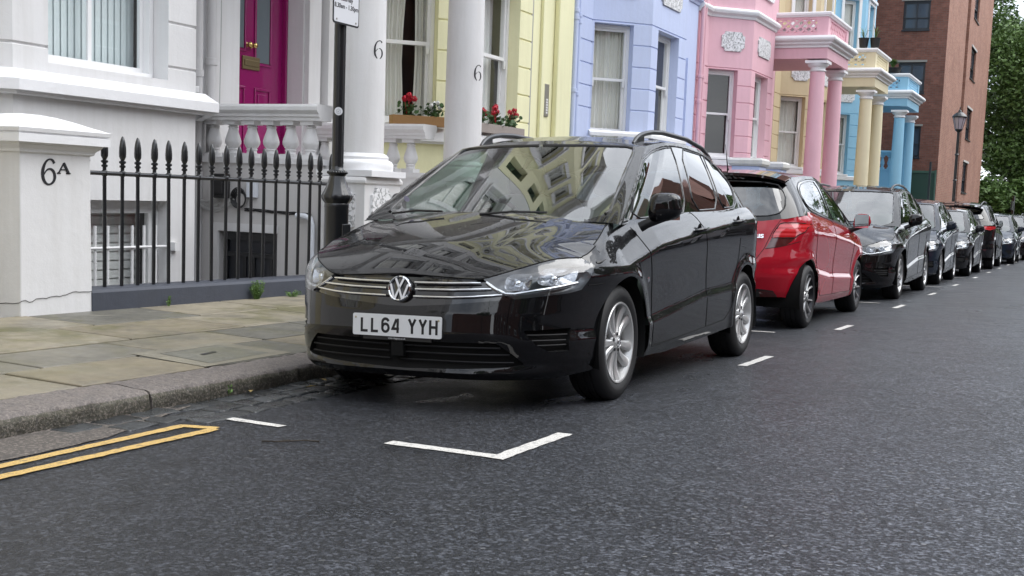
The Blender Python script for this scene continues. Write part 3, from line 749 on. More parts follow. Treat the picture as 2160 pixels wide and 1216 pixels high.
    ff_ = np.linspace(0, 1, nb)[None, :]; Z = Zf+res[:, None]*np.exp(-(ff_/.20)**2); Z[:, 0] = E[:, 2]
    xc = .30+.20*np.clip((yy_+.8)/.9, 0, 1); fade = np.clip((yy_+.74)/.25, 0, 1); B[:, :, 2] = Z+.006*fade/(1+np.exp((xx_-xc)/.014))
    S.grid(B, np.full((k-1, nb-1), 'bonnet', dtype=object), flip=True)
    # greenhouse
    qq = np.concatenate([np.linspace(0, 1, nq[0])**1.0, np.linspace(1, 2, nq[1])[1:], np.linspace(2, 3, nq[2])[1:]]); n_ = len(qq)
    Qg, Vg = np.meshgrid(qq, np.linspace(0, 1, nv), indexing='ij'); G = cs.green(Qg, Vg)
    du = np.gradient(G, axis=0); dv = np.gradient(G, axis=1); N = np.cross(du, dv); N /= np.maximum(np.linalg.norm(N, axis=-1, keepdims=True), 1e-9)
    Gf = G.reshape(-1, 3); Nf = N.reshape(-1, 3); qf = Qg.ravel()
    sd = (np.abs(Nf[:, 0]) > .5) & (qf > .90) & (qf < 2.6); fr = ~sd & (qf < 1.2); rr = ~sd & (qf > 1.8)
    iq = int(np.argmin(np.abs(qq-reg.get('qa', .93)))); ya, za = G[iq, :, 1], G[iq, :, 2]
    def clampy(poly, ex): return [(max(y, float(ip(z, za, ya))+ex), z) for y, z in poly]
    edge = (Vg.ravel() < .001) | (Vg.ravel() > .999)
    glk = np.zeros(len(Gf), bool)
    def dosnap(mask, ax, polys_, keep0=False):
        idx = np.where(mask & ~edge)[0]; P2 = Gf[idx][:, [ax, 2]]; P3, l_ = snap(P2, polys_, .0075*h/.013); glk[idx] |= l_
        d = P3-P2
        if keep0: d[P2[:, 0] < 1e-4, 0] = 0
        n = Nf[idx]; o = 1-ax; no = n[:, o]; no = np.where(np.abs(no) < .2, .2*np.sign(no+1e-9), no)
        Gf[idx, ax] += d[:, 0]; Gf[idx, 2] += d[:, 1]; Gf[idx, o] -= (n[:, ax]*d[:, 0]+n[:, 2]*d[:, 1])/no
    dlo = clampy(densify(smooth_poly(reg['dlo'], it=1), .02, True), 0); gls = [clampy(densify(smooth_poly(g, it=1), .02, True), .022) for g in reg['glass']]
    scr = densify(reg['screen'], .03, True); rg = densify(smooth_poly(reg['rglass'], it=1), .03, True)
    dosnap(sd, 1, gls+[dlo]); dosnap(fr, 0, [scr], True); dosnap(rr, 0, [rg], True)
    G = Gf.reshape(n_, nv, 3)
    cen = ((G[1:, 1:]+G[:-1, :-1]+G[1:, :-1]+G[:-1, 1:])/4).reshape(-1, 3); nn = ((N[1:, 1:]+N[:-1, :-1])/2).reshape(-1, 3); qc = ((Qg[1:, 1:]+Qg[:-1, :-1])/2).ravel()
    def gtag(cen, nn, qc):
        sdc = (np.abs(nn[:, 0]) > .45) & (qc > .90) & (qc < 2.6)
        tg = np.full(len(cen), 'pillar', dtype=object)
        tg[inpoly(cen[:, [1, 2]], dlo) & sdc] = 'dlo'
        for i, g in enumerate(gls): tg[inpoly(cen[:, [1, 2]], g) & sdc] = 'side_glass%d' % i
        tg[inpoly(cen[:, [0, 2]], scr) & ~sdc & (qc < 1.2)] = 'screen'; tg[inpoly(cen[:, [0, 2]], rg) & ~sdc & (qc > 1.8)] = 'rglass'
        return tg
    S.grid(G, gtag(cen, nn, qc).reshape(n_-1, nv-1), locked=glk.reshape(n_, nv), tagtri=lambda T: gtag(np.array([np.mean([G[a] for a in t], axis=0) for t in T]), np.array([np.mean([N[a] for a in t], axis=0) for t in T]), np.array([np.mean([Qg[a] for a in t]) for t in T])))
    # roof
    T = G[:, -1]; ty = T[:, 1]; y0, y1 = ty[0], ty[-1]; nr = 26; sz = ip(ty, *P['spine']); Rf = np.zeros((n_, nr, 3))
    for j in range(nr):
        f = j/(nr-1); g = 1-(1-f)**2.2; Rf[:, j] = np.stack([T[:, 0]*(1-f), ty, T[:, 2]+(sz-T[:, 2])*g], -1)
    S.grid(Rf, np.full((n_-1, nr-1), 'roof', dtype=object))
    S.G = G; S.dlo = dlo; S.gls = gls; S.scr = scr; S.rg = rg; S.sdm = sd.reshape(n_, nv); S.Gf = Gf; S.sdv = sd; S.frv = fr; S.rrv = rr; S.Nf = Nf
    S.finish()
    return S
def on_green(S, pts, kind):
    """3D points of a window outline lying on the greenhouse"""
    o = []; m = {'s': S.sdv, 'f': S.frv, 'r': S.rrv}[kind]; ax = 1 if kind == 's' else 0
    V = S.Gf[m]; N = S.Nf[m]
    for a, z in pts:
        d = (V[:, ax]-a)**2+(V[:, 2]-z)**2; i = d.argmin(); p = V[i].copy(); n = N[i]; oth = 1-ax; no = n[oth] if abs(n[oth]) > .2 else .2*np.sign(n[oth]+1e-9)
        da, dz = a-p[ax], z-p[2]; p[oth] -= (n[ax]*da+n[2]*dz)/no; p[ax] = a; p[2] = z; o.append(tuple(p))
    return o
def make_car(name, label, cat, paint, P=None, reg=None, step=.013, M=None, roofmat=None, face='front', full=True, group=None, nq=(70, 110, 50), nv=34, style='mpv'):
    cs = Car(P or {}, step); P = cs.P; reg = reg or MPV_REG
    root = empty(name, mat=M, label=label, cat=cat, group=group)
    S = build_shell(cs, reg, nq, nv); rm = roofmat or paint
    body = S.emit(['body', 'hatch'] if roofmat is None else ['body', 'hatch'], 'body', paint, root)
    S.emit('bonnet', 'bonnet', paint, root)
    S.emit(['pillar', 'roof'], 'roof', rm, root)
    for sg in (1, -1):
        for dn in ('door1', 'door2'):
            d = S.emit(dn, 'door', paint, root, side=sg)
            if d is None: continue
            if full or sg > 0:
                y, z = (P.get('handles') or [(1.39, .925), (2.30, .985)])[dn == 'door2']
                c, _ = cs.sp([(y, z)])[0]; x = float(cs.low(np.array([c]), np.array([z]))[0, 0])
                hb = MB(); n = 12; x = x-.003
                hb.tube([(sg*(x+.004), y-.10, z-.004), (sg*(x+.030), y-.085, z), (sg*(x+.036), y, z+.008), (sg*(x+.030), y+.085, z+.012), (sg*(x+.004), y+.10, z+.012)], [.010, .014, .015, .014, .010], 8)
                hb.build('handle', paint, d, smooth=60)
                cu = MB(); cu.lathe([(0, -.004), (.045, -.001), (.05, .003)], (sg*x, y, z-.006), 20, 'x'); cu.build('handle_recess', CM['gloss'], d, smooth=50)
    for sg in (1, -1): S.emit('dlo', 'window_trim', CM['gloss'], root, side=sg)
    for sg in (1, -1):
        for i in range(len(reg['glass'])): S.emit('side_glass%d' % i, 'side_window', CM['glass'] if (i < 2 and face == 'front') or style == 'yaris' else CM['dark_glass'], root, side=sg)
    S.emit('screen', 'windscreen', CM['screen'], root); S.emit('rglass', 'rear_window', CM['dark_glass'], root)
    # rubber and trim round the glass
    t = MB()
    for g in S.gls: both(t, on_green(S, g, 's'), .0055, 6, closed=True)
    both(t, on_green(S, S.dlo, 's'), .008, 6, closed=True)
    pts = [p for p in densify(reg['screen'][2:], .03)]; l = on_green(S, [p for p in pts if p[0] > .0], 'f')
    both(t, l, .010, 6)
    l = on_green(S, [p for p in S.rg if p[0] > 0], 'r'); both(t, l, .008, 6)
    t.build('window_seal', CM['seal'], root, smooth=60)
    # shut lines
    t = MB(); t_b = MB()
    def seam(pts, r=.003, kind='s', off=0.0):
        cz = {'s': cs.sp, 'f': cs.fp, 'r': cs.rp}[kind](densify(pts, .03)); c = np.array([a for a, b in cz]); z = np.array([b for a, b in cz])
        pp_ = [tuple(p) for p in cs.low(c, np.minimum(z, cs.zt(ip(c, cs.cc, cs.ss))-.001))]
        if kind == 'r': both(t, pp_, r, 5)
        else: both(t, pp_, r, 5, sides=(1,)); both(t_b, pp_, r, 5, sides=(-1,))
    for s_ in reg.get('seams', [reg['door1'][1:6]+[reg['door1'][6], ], reg['door1'][6:10], reg['door2'][3:]]): seam(s_)
    for s_ in reg.get('fseams', [[(.85, .64), (.872, .645), (.885, .648)]]): seam(s_, kind='f')
    tk = t
    if reg.get('rseams'):
        t = MB()
        for s_ in reg['rseams'][:1]: seam(s_, kind='r')
        t.build('hatch_gap', CM['matt'], root)
        for s_ in reg['rseams'][1:]:
            t = MB(); seam(s_, kind='r'); t.build('bumper_gap', CM['matt'], root)
    if 'tail' in reg:
        t = MB(); seam([p for p in reg['tail']]+[reg['tail'][0]], r=.005, kind='r'); t.build('lamp_seal', CM['matt'], root)
    t = tk
    # bonnet shut line
    kk = [i for i in range(0, 400)]
    cq = np.linspace(cs.c_of_s(cs.s_of_x(.40*P['hw']/.9, .68)), cs.c_of_s(1+(P['cowl']+.10-P['Ys'])/(P['Yr']-P['Ys'])), 60); zq = cs.zt(ip(cq, cs.cc, cs.ss))-.0015
    if face == 'front': both(t, [tuple(p) for p in cs.low(cq, zq)], .0035, 5, sides=(1,)); both(t_b, [tuple(p) for p in cs.low(cq, zq)], .0035, 5, sides=(-1,))
    t.build('shut_lines', CM['matt'], root); t_b.build('shut_lines', CM['matt'], root)
    # wheel housings and underside
    m = MB()
    for (ay, az, ar) in P['arches']:
        for sg in (1, -1):
            m.lathe([(ar+.004, sg*.878*P['hw']/.9), (ar-.012, sg*.84*P['hw']/.9), (ar-.012, sg*.50)], (0, ay, az), 40, 'x', a0=R(-18), a1=R(198))
            m.lathe([(0, sg*.52), (ar, sg*.52)], (0, ay, az), 30, 'x', a0=R(-18), a1=R(198))
    m.box(-.60, .60, P['Ys']-.62, P['Yr']+.35, .20, .30); m.box(-.80*P['hw']/.9, .80*P['hw']/.9, P['arches'][0][0]+.40, P['arches'][1][0]-.40, .20, .30)
    m.box(-.50, .50, P['arches'][0][0]-.35, P['Yr']+.3, .30, .42)
    m.build('underside', CM['matt'], root, smooth=30)
    for wy in P['wheels']:
        for sg in (1, -1):
            wheel(P['rim'], P['wr'], root, (sg*P['wx'], wy, P['wr']-.004), sg, rr=P.get('rr', .222))
    interior(P, root)
    for sg in (1, -1):
        mx_, my_, mz_ = P.get('mirror', (.985, .40, 1.055)); mirror(P, root, mx_-(0 if sg > 0 else P.get('fold', 0)), my_+(0 if sg > 0 else P.get('fold', 0)*1.6), mz_, sg, P.get('mirmat', paint), sx=.085 if sg > 0 or not P.get('fold') else .05)
    # front
    if face == 'front' or full:
        for sg in (1, -1):
            lamp = S.emit('lamp', 'headlight', CM['lens'], root, side=sg)
            if lamp is None: continue
            S.emit('lamp', 'lamp_bed', CM['lampbed'], lamp, off=.075, wall=True, side=sg)
            def fpt(x, z, off=.02):
                c, z = cs.fp([(x, z)])[0]; c = np.array([c]); z = np.array([z]); p = cs.low(c, z)[0]; n = cs.normal(c, z)[0]; n = n if n[1] < 0 else -n
                q = p-n*off; return (sg*q[0], q[1], q[2])
            m = MB(); ls = P.get('strip') or [(.458, .662), (.50, .635), (.557, .603), (.60, .602), (.66, .612), (.717, .624), (.78, .638), (.826, .652)]
            m.tube([fpt(x, z, .012) for x, z in densify(ls, .02)], .0105, 8); m.build('light_strip', CM['chrome'], lamp, smooth=60)
            for (rx, rz, rw, rh) in P.get('bowls', [(.607, .668, .060, .046), (.758, .694, .070, .050)]):
                m = MB()
                def bowl(u, v):
                    a = 2*math.pi*u; e = .55; f = lambda t: math.copysign(abs(t)**e, t)
                    x, z = rx+rw*v*f(math.cos(a)), rz+rh*v*f(math.sin(a)); return fpt(min(x, .865*P['hw']/.9), z, .022+.045*(1-v**2))
                m.grid(bowl, 28, 8, cu=True); m.build('reflector', CM['refl'], lamp, smooth=60)
                b = MB(); q = fpt(rx, rz, .05); b.lathe([(0, -.022), (.012, -.02), (.020, -.008), (.020, .02)], q, 14, 'y'); b.build('bulb_cap', CM['chrome'], lamp, smooth=50)
                r_ = None if True else MB(); 0 and r_.tube([bowl(k/28, 1.0) for k in range(28)], .004, 6, closed=True)
        gr = S.emit('grille', 'grille', CM['gloss'], root, off=.018, wall=True)
        def lowp(x, z, off=0):
            c, z = cs.fp([(abs(x), z)])[0]; c = np.array([c]); z = np.array([z]); p = cs.low(c, z)[0]; n = cs.normal(c, z)[0]; n = n if n[1] < 0 else -n
            q = p+n*off; return (math.copysign(q[0], x), q[1], q[2])
        m = MB()
        for line in P.get('bars', [[(.072, .648), (.25, .650), (.432, .655)], [(.085, .614), (.30, .617), (.49, .627)], [(.080, .577), (.30, .580), (.41, .586), (.545, .598)]]):
            for sg in (1, -1):
                m.tube([lowp(sg*x, z, -.004) for x, z in densify(line, .03)], [.0062]*(len(densify(line, .03))-1)+[.004], 8)
        m.build('chrome_bar', CM['chrome'], gr, smooth=60)
        it = S.emit('intake', 'lower_intake', CM['matt'], root, off=.03, wall=True)
        m = MB()
        for (z0, z1, x1) in ((.325, .33, .545), (.29, .296, .585), (.253, .256, .60)):
            for sg in (1, -1): m.tube([lowp(sg*x, z0+(z1-z0)*x/x1, -.010) for x in np.linspace(.0 if sg > 0 else .06, x1, 14)], .005, 6)
        m.build('slat', CM['slat'], it, smooth=50)
        for sg in (1, -1):
            fg = S.emit('fog', 'fog_vent', CM['matt'], root, off=.03, wall=True, side=sg)
            if fg is None: continue
            m = MB()
            for (x0, z0, x1, z1) in ((.66, .398, .795, .40), (.68, .37, .795, .373), (.70, .343, .795, .345)): m.tube([lowp(sg*x, z0, -.010) for x in np.linspace(x0, x1, 8)], .0045, 6)
            m.build('slat', CM['slat'], fg)
    # rear
    for sg in (1, -1):
        tl = S.emit('tail', 'tail_light', CM['red_lens'], root, side=sg)
        if tl: S.emit('tail2', 'tail_light_lower', CM['red_dark'], tl, side=sg)
    S.emit('rbump', 'bumper_insert', CM['black'], root)
    for sg in (1, -1): S.emit('reflector', 'rear_reflector', CM['red_dark'], root, side=sg)
    if 'spoiler' in reg:
        m = MB(); y0, y1, zt_, hw_, dr = reg['spoiler']
        def spf(u, v):
            x = (u*2-1)*hw_; e = abs(u*2-1)**4; k = [0, 0, 1, 1, .0][int(round(v*4))]; zz = [0, .012, -.004-dr*.3, -.030-dr*.3, -dr][int(round(v*4))]
            return (x, y0+(y1-y0)*k*(1-.35*e)-(.02 if v > .9 else 0), zt_+zz-.055*e-.02*abs(u*2-1)**2)
        m.grid(spf, 30, 5); m.build('spoiler', CM['gloss'] if roofmat is not None else paint, root, smooth=50)
        m = MB(); m.box(-.10, .10, y1-.02, y1-.012, zt_-.03, zt_-.018); m.build('brake_light', CM['red_dark'], root)
    if style == 'mpv':
        M2 = Matrix.Translation((0, -.848, .612)) @ Matrix.Rotation(R(90-9), 4, 'X'); emblem(root, M2, .067)
    # wipers and cowl
    m = MB()
    for (a, b) in (((-.58, .02), (-.22, -.02)), ((.02, -.02), (.42, .02))):
        m.tube([(a[0], a[1]+.02, 1.000), ((a[0]+b[0])/2, (a[1]+b[1])/2+.015, 1.018), (b[0], b[1]+.02, 1.014)], .007, 6)
    if face == 'front': m.build('wiper', CM['black'], root)
    if P['rails']:
        for sg in (1, -1):
            ys = np.linspace(1.10, 2.86, 34); zs = ip(ys, [1.10, 1.14, 1.20, 1.28, 1.42, 1.62, 2.15, 2.55, 2.75, 2.86], [1.463, 1.490, 1.516, 1.536, 1.555, 1.566, 1.560, 1.520, 1.475, 1.435]); xs = ip(ys, [1.10, 1.6, 2.5, 2.86], [.535, .552, .550, .53])
            m = MB(); m.tube([(sg*x, y, z) for x, y, z in zip(xs, ys, zs)], [.011]+[.0160]*32+[.011], 10)
            for (ya, yb_) in ((1.10, 1.26), (2.68, 2.84)):
                k = [i for i in range(34) if ya <= ys[i] <= yb_]
                for i in k[:-1]: m.prism([(ys[i], zs[i]), (ys[i+1], zs[i+1]), (ys[i+1], 1.43), (ys[i], 1.43)], (sg*.54, 0, 0), (0, 1, 0), (0, 0, 1), (1, 0, 0), -.010, .012)
            m.build('roof_rail', CM['rail'], root, smooth=50)
    return root, cs, S
# ------------------------------------------------------------------ materials of the street
def asphalt_mat():
    t = NT('asphalt'); v = t.pos()
    agg = t.voro(80, v); agg2 = t.voro(150, v); n1 = t.noise(60, 5, .8, v); n2 = t.noise(130, 3, .7, v); mid = t.noise(2.6, 6, .6, v); big = t.noise(.35, 5, .6, v)
    cell = t.n('ShaderNodeSeparateColor'); t.l(agg.outputs['Color'], cell.inputs[0]); cell2 = t.n('ShaderNodeSeparateColor'); t.l(agg2.outputs['Color'], cell2.inputs[0])
    c = t.mix(t.math('POWER', cell.outputs[0], 3.0), (.003, .004, .0055), (.30, .315, .35))
    c = t.mix(t.math('MULTIPLY', t.math('POWER', cell2.outputs[0], 2.0), .55), c, (.105, .117, .145)); c = t.mix(t.math('MULTIPLY', t.ramp(cell2.outputs[2], [(.45, 0), (.8, 1)]), .6), c, (.006, .007, .010))
    c = t.mix(t.ramp(cell.outputs[1], [(.994, 0), (.998, 1)]), c, (.34, .33, .31))
    c = t.mix(t.math('MULTIPLY', t.ramp(mid, [(.5, 0), (.75, 1)]), .30), c, (.018, .020, .026))
    c = t.mix(t.math('MULTIPLY', t.ramp(big, [(.45, 0), (.7, 1)]), .22), c, (.070, .076, .09))
    h = t.math('ADD', t.math('MULTIPLY', n1, 1.0), t.math('MULTIPLY', n2, .5)); h = t.math('ADD', h, t.math('MULTIPLY', cell.outputs[2], .5))
    nrm = t.bump(h, 1.0, .016); nrm = t.bump(t.noise(24, 3, .5, v), .25, .01, nrm)
    wet = t.ramp(t.math('ADD', t.math('MULTIPLY', mid, .5), t.math('MULTIPLY', big, .5)), [(.38, .27), (.62, .42)])
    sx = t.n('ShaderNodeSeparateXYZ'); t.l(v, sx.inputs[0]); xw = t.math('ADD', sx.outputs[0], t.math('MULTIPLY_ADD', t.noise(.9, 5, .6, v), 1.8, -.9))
    c = t.mix(1.0, c, t.ramp(t.math('MULTIPLY_ADD', xw, .2, .1), [(.20, (.42, .43, .46)), (.45, (.66, .68, .72)), (.72, (1.28, 1.30, 1.37))]), 'MULTIPLY'); near = t.ramp(t.math('MULTIPLY_ADD', sx.outputs[0], .25, .25), [(.45, 1), (.60, 0)])  # fresh bay, worn lane, plus sky sheen painted into the colour from kerb outwards
    dm = t.math('MULTIPLY', t.ramp(t.noise(1.5, 6, .6, t.pos((1.6, .9, 1)), .5), [(.56, 0), (.66, 1)]), near)
    c = t.mix(t.math('MULTIPLY', dm, .55), c, (.010, .011, .014)); rgh = t.mix(t.math('MULTIPLY', dm, .8), wet, (.16, .16, .16))
    t.b.inputs['IOR'].default_value = 1.5
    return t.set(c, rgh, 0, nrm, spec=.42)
def concrete_like(name, tints, rough=.75, speck=.15, bs=.3, dark=(.5, .5, .5), coords=60):
    """reads the mesh's own 'tint' attribute for the colour of each stone"""
    t = NT(name); a = t.n('ShaderNodeVertexColor', layer_name='tint'); v = t.pos()
    big = t.ramp(t.noise(2.2, 6, .62, v), [(.3, 0), (.72, 1)]); med = t.ramp(t.noise(9, 6, .65, v), [(.42, 0), (.68, 1)])
    c = t.mix(t.math('MULTIPLY', big, .8), a.outputs[0], t.mix(1.0, a.outputs[0], (.50, .50, .52), 'MULTIPLY'))
    c = t.mix(t.math('MULTIPLY', med, .45), c, t.mix(1.0, a.outputs[0], (1.32, 1.30, 1.22), 'MULTIPLY'))
    sp = t.ramp(t.noise(coords*2.2, 3, .8, v), [(.60, 0), (.70, 1)]); c = t.mix(t.math('MULTIPLY', sp, speck), c, (.02, .02, .02))
    nrm = t.bump(t.noise(coords, 6, .7, v), bs, .004)
    return t, c, nrm
def pavement_mat():
    t, c, nrm = concrete_like('york_stone', None, bs=.35)
    v = t.pos(); moss = t.ramp(t.noise(1.6, 7, .65, v, .4), [(.50, 0), (.64, 1)])
    sx = t.n('ShaderNodeSeparateXYZ'); t.l(v, sx.inputs[0])
    near = t.ramp(t.math('MULTIPLY_ADD', sx.outputs[0], -1/3.0, -.3), [(.15, .25), (.75, 1)])
    c = t.mix(t.math('MULTIPLY', t.math('MULTIPLY', moss, near), .8), c, (.10, .095, .025))
    c = t.mix(t.math('MULTIPLY', t.ramp(t.noise(1.1, 6, .6, v), [(.52, 0), (.66, 1)]), .45), c, (.09, .088, .072)); c = t.mix(t.math('MULTIPLY', t.ramp(t.noise(3.7, 7, .7, v, .6), [(.60, 0), (.68, 1)]), .30), c, (.36, .34, .28))
    return t.set(c, t.ramp(t.noise(2.5, 5, .6, v), [(.35, .40), (.65, .8)]), 0, nrm)
def granite_mat():
    t, c, nrm = concrete_like('granite', None, speck=.55, bs=.9, coords=75)
    n2 = t.bump(t.noise(22, 5, .7), .7, .02, nrm); pk = t.ramp(t.noise(85, 3, .7), [(.50, 0), (.60, 1)]); dk = t.ramp(t.noise(48, 4, .7), [(.52, 0), (.62, 1)])
    c = t.mix(t.math('MULTIPLY', pk, .32), c, (.40, .34, .30)); c = t.mix(t.math('MULTIPLY', dk, .55), c, (.055, .05, .047)); n2 = t.bump(t.noise(48, 4, .7), -.8, .015, n2)
    return t.set(c, .62, 0, n2)
def sett_mat():
    t, c, nrm = concrete_like('wet_setts', None, speck=.2, bs=.5, coords=60)
    return t.set(c, t.ramp(t.noise(8, 4, .6), [(.4, .16), (.62, .5)]), 0, nrm)
def paint_mark(name, c, wear=.5):
    t = NT(name); v = t.pos(); w = t.noise(26, 7, .75, v); w2 = t.noise(150, 3, .7, v)
    worn = t.math('MAXIMUM', t.ramp(w, [(.55, 0), (.66, 1)]), t.ramp(w2, [(.56, 0), (.64, 1)]))
    col = t.mix(t.math('MULTIPLY', worn, wear), c, (.05, .05, .055))
    return t.set(col, .55, 0, t.bump(t.voro(150, v).outputs['Distance'], .6, .003))
def brick_mat(name, c1, c2, mortar, axis):
    t = NT(name); g = t.n('ShaderNodeNewGeometry'); s = t.n('ShaderNodeSeparateXYZ'); t.l(g.outputs['Position'], s.inputs[0])
    cb = t.n('ShaderNodeCombineXYZ'); t.l(s.outputs[1 if axis == 'y' else 0], cb.inputs[0]); t.l(s.outputs[2], cb.inputs[1])
    b = t.n('ShaderNodeTexBrick'); b.inputs['Scale'].default_value = 1; b.inputs['Brick Width'].default_value = .225; b.inputs['Row Height'].default_value = .075
    b.inputs['Mortar Size'].default_value = .008; b.inputs['Color1'].default_value = c1+(1,); b.inputs['Color2'].default_value = c2+(1,); b.inputs['Mortar'].default_value = mortar+(1,); b.inputs['Bias'].default_value = -.1
    t.l(cb.outputs[0], b.inputs['Vector'])
    v = t.pos(); c = t.mix(t.math('MULTIPLY', t.ramp(t.noise(.8, 6, .6, v), [(.4, 0), (.7, 1)]), .45), b.outputs['Color'], tuple(x*.55 for x in c1))
    c = t.mix(t.math('MULTIPLY', t.ramp(t.noise(5, 4, .6, v), [(.5, 0), (.7, 1)]), .3), c, tuple(min(1, x*1.5) for x in c2))
    return t.set(c, .85, 0, t.bump(b.outputs['Fac'], -.5, .01))
MA = dict(asphalt=asphalt_mat(), pave=pavement_mat(), granite=granite_mat(), sett=sett_mat(),
  white_line=paint_mark('white_line_paint', (.66, .64, .60), .8), yellow_line=paint_mark('yellow_line_paint', (.60, .40, .13), .8),
  earth=plain('joint_dirt', (.020, .020, .014), .95, bump=(60, .6, .01)),
  white=stucco('white_stucco', (.74, .735, .735), .16), white_trim=stucco('white_trim', (.80, .80, .81), .05), grey_white=stucco('off_white_stucco', (.60, .585, .575), .12),
  yellow=stucco('yellow_stucco', (.83, .805, .52), .13), blue=stucco('blue_stucco', (.54, .61, .83), .12), pink=stucco('pink_stucco', (.78, .47, .53), .12),
  tan=stucco('tan_stucco', (.66, .54, .34), .08), cream=stucco('cream_stucco', (.76, .68, .47), .10), cyan=stucco('sky_blue_stucco', (.28, .54, .72), .08),
  plaque=None, plinth=stucco('slate_paint', (.055, .062, .082), .2), frame=plain('white_gloss', (.80, .80, .80), .3, bump=(30, .1, .004)),
  pane=glass_mat('window_glass', (.90, .92, .92), .05, gain=.70), curtain=plain('net_curtain', (.88, .86, .80), .9), room=plain('room', (.035, .034, .033), .9), lace=plain('pale_curtain', (.90, .89, .87), .9),
  blind=plain('dark_blind', (.022, .020, .020), .7), vblind=plain('vertical_blind', (.76, .83, .84), .7), iron=plain('black_iron', (.010, .011, .013), .30, 0, .4, bump=(60, .25, .004)),
  magenta=plain('magenta_gloss', (.27, .008, .115), .25, 0, .5), brass=plain('brass', (.62, .45, .18), .22, 1), brass_old=plain('aged_brass', (.22, .17, .09), .45, .8), obscured=plain('obscured_glass', (.13, .16, .18), .3, 0, .3),
  steel=plain('steel', (.42, .40, .36), .4, .8), wood=plain('raw_wood', (.28, .15, .055), .7, bump=(40, .4, .01)), wood_grey=plain('weathered_wood', (.30, .26, .24), .8, bump=(40, .5, .01)),
  leaf=plain('geranium_leaf', (.035, .085, .022), .6), redfl=plain('red_petals', (.50, .008, .03), .6), whitefl=plain('white_petals', (.75, .76, .74), .6),
  pipe=stucco('painted_pipe', (.62, .61, .61), .05), pvc=plain('pvc', (.70, .73, .78), .35), cable=plain('cable', (.012, .012, .013), .5), cable_w=plain('pale_cable', (.45, .45, .44), .5),
  brickd=brick_mat('dark_brick', (.17, .062, .042), (.25, .10, .070), (.15, .11, .09), 'x'), brickl=brick_mat('light_brick', (.30, .13, .085), (.42, .21, .145), (.36, .27, .22), 'y'),
  darkframe=plain('dark_window_frame', (.02, .022, .028), .35), darkpane=glass_mat('dark_pane', (.12, .14, .17), .16), tintpane=plain('dull_pane', (.06, .075, .10), .12, 0, .5), bgreen=plain('green_board', (.022, .06, .040), .5),
  bark=plain('bark', (.045, .036, .028), .9, bump=(30, .8, .02)), pot=plain('black_pot', (.012, .012, .012), .6), lantern=plain('lantern_glass', (.42, .36, .40), .3), sign=plain('sign_plate', (.74, .75, .78), .35), ink=plain('ink', (.012, .012, .016), .6), slate=plain('roof_slate', (.05, .052, .06), .6, bump=(10, .3, .02)))
def plaque_mat():
    t = NT('vermiculated'); vo = t.voro(34, None, 'SMOOTH_F1'); w = t.noise(24, 2, .45, None, .9)
    h = t.ramp(t.math('MULTIPLY', w, 1), [(.40, 0), (.47, 1)])
    c = t.mix(h, (.50, .51, .51), (.80, .80, .81)); return t.set(c, .6, 0, t.bump(h, 1.0, .03))
MA['plaque'] = plaque_mat()
def leaf_mat(name, a, b):
    t = NT(name); g = t.n('ShaderNodeObjectInfo'); c = t.mix(t.noise(.7, 4, .6), a, b); c = t.mix(t.ramp(t.noise(6, 2, .5), [(.35, 0), (.7, 1)]), c, tuple(min(1, x*1.7) for x in b))
    t.set(c, .55); t.b.inputs['Transmission Weight'].default_value = 0
    return t.m
MA['leaves'] = leaf_mat('tree_leaves', (.032, .066, .018), (.09, .155, .038)); MA['leaves2'] = leaf_mat('shrub_leaves', (.035, .075, .018), (.085, .15, .035))
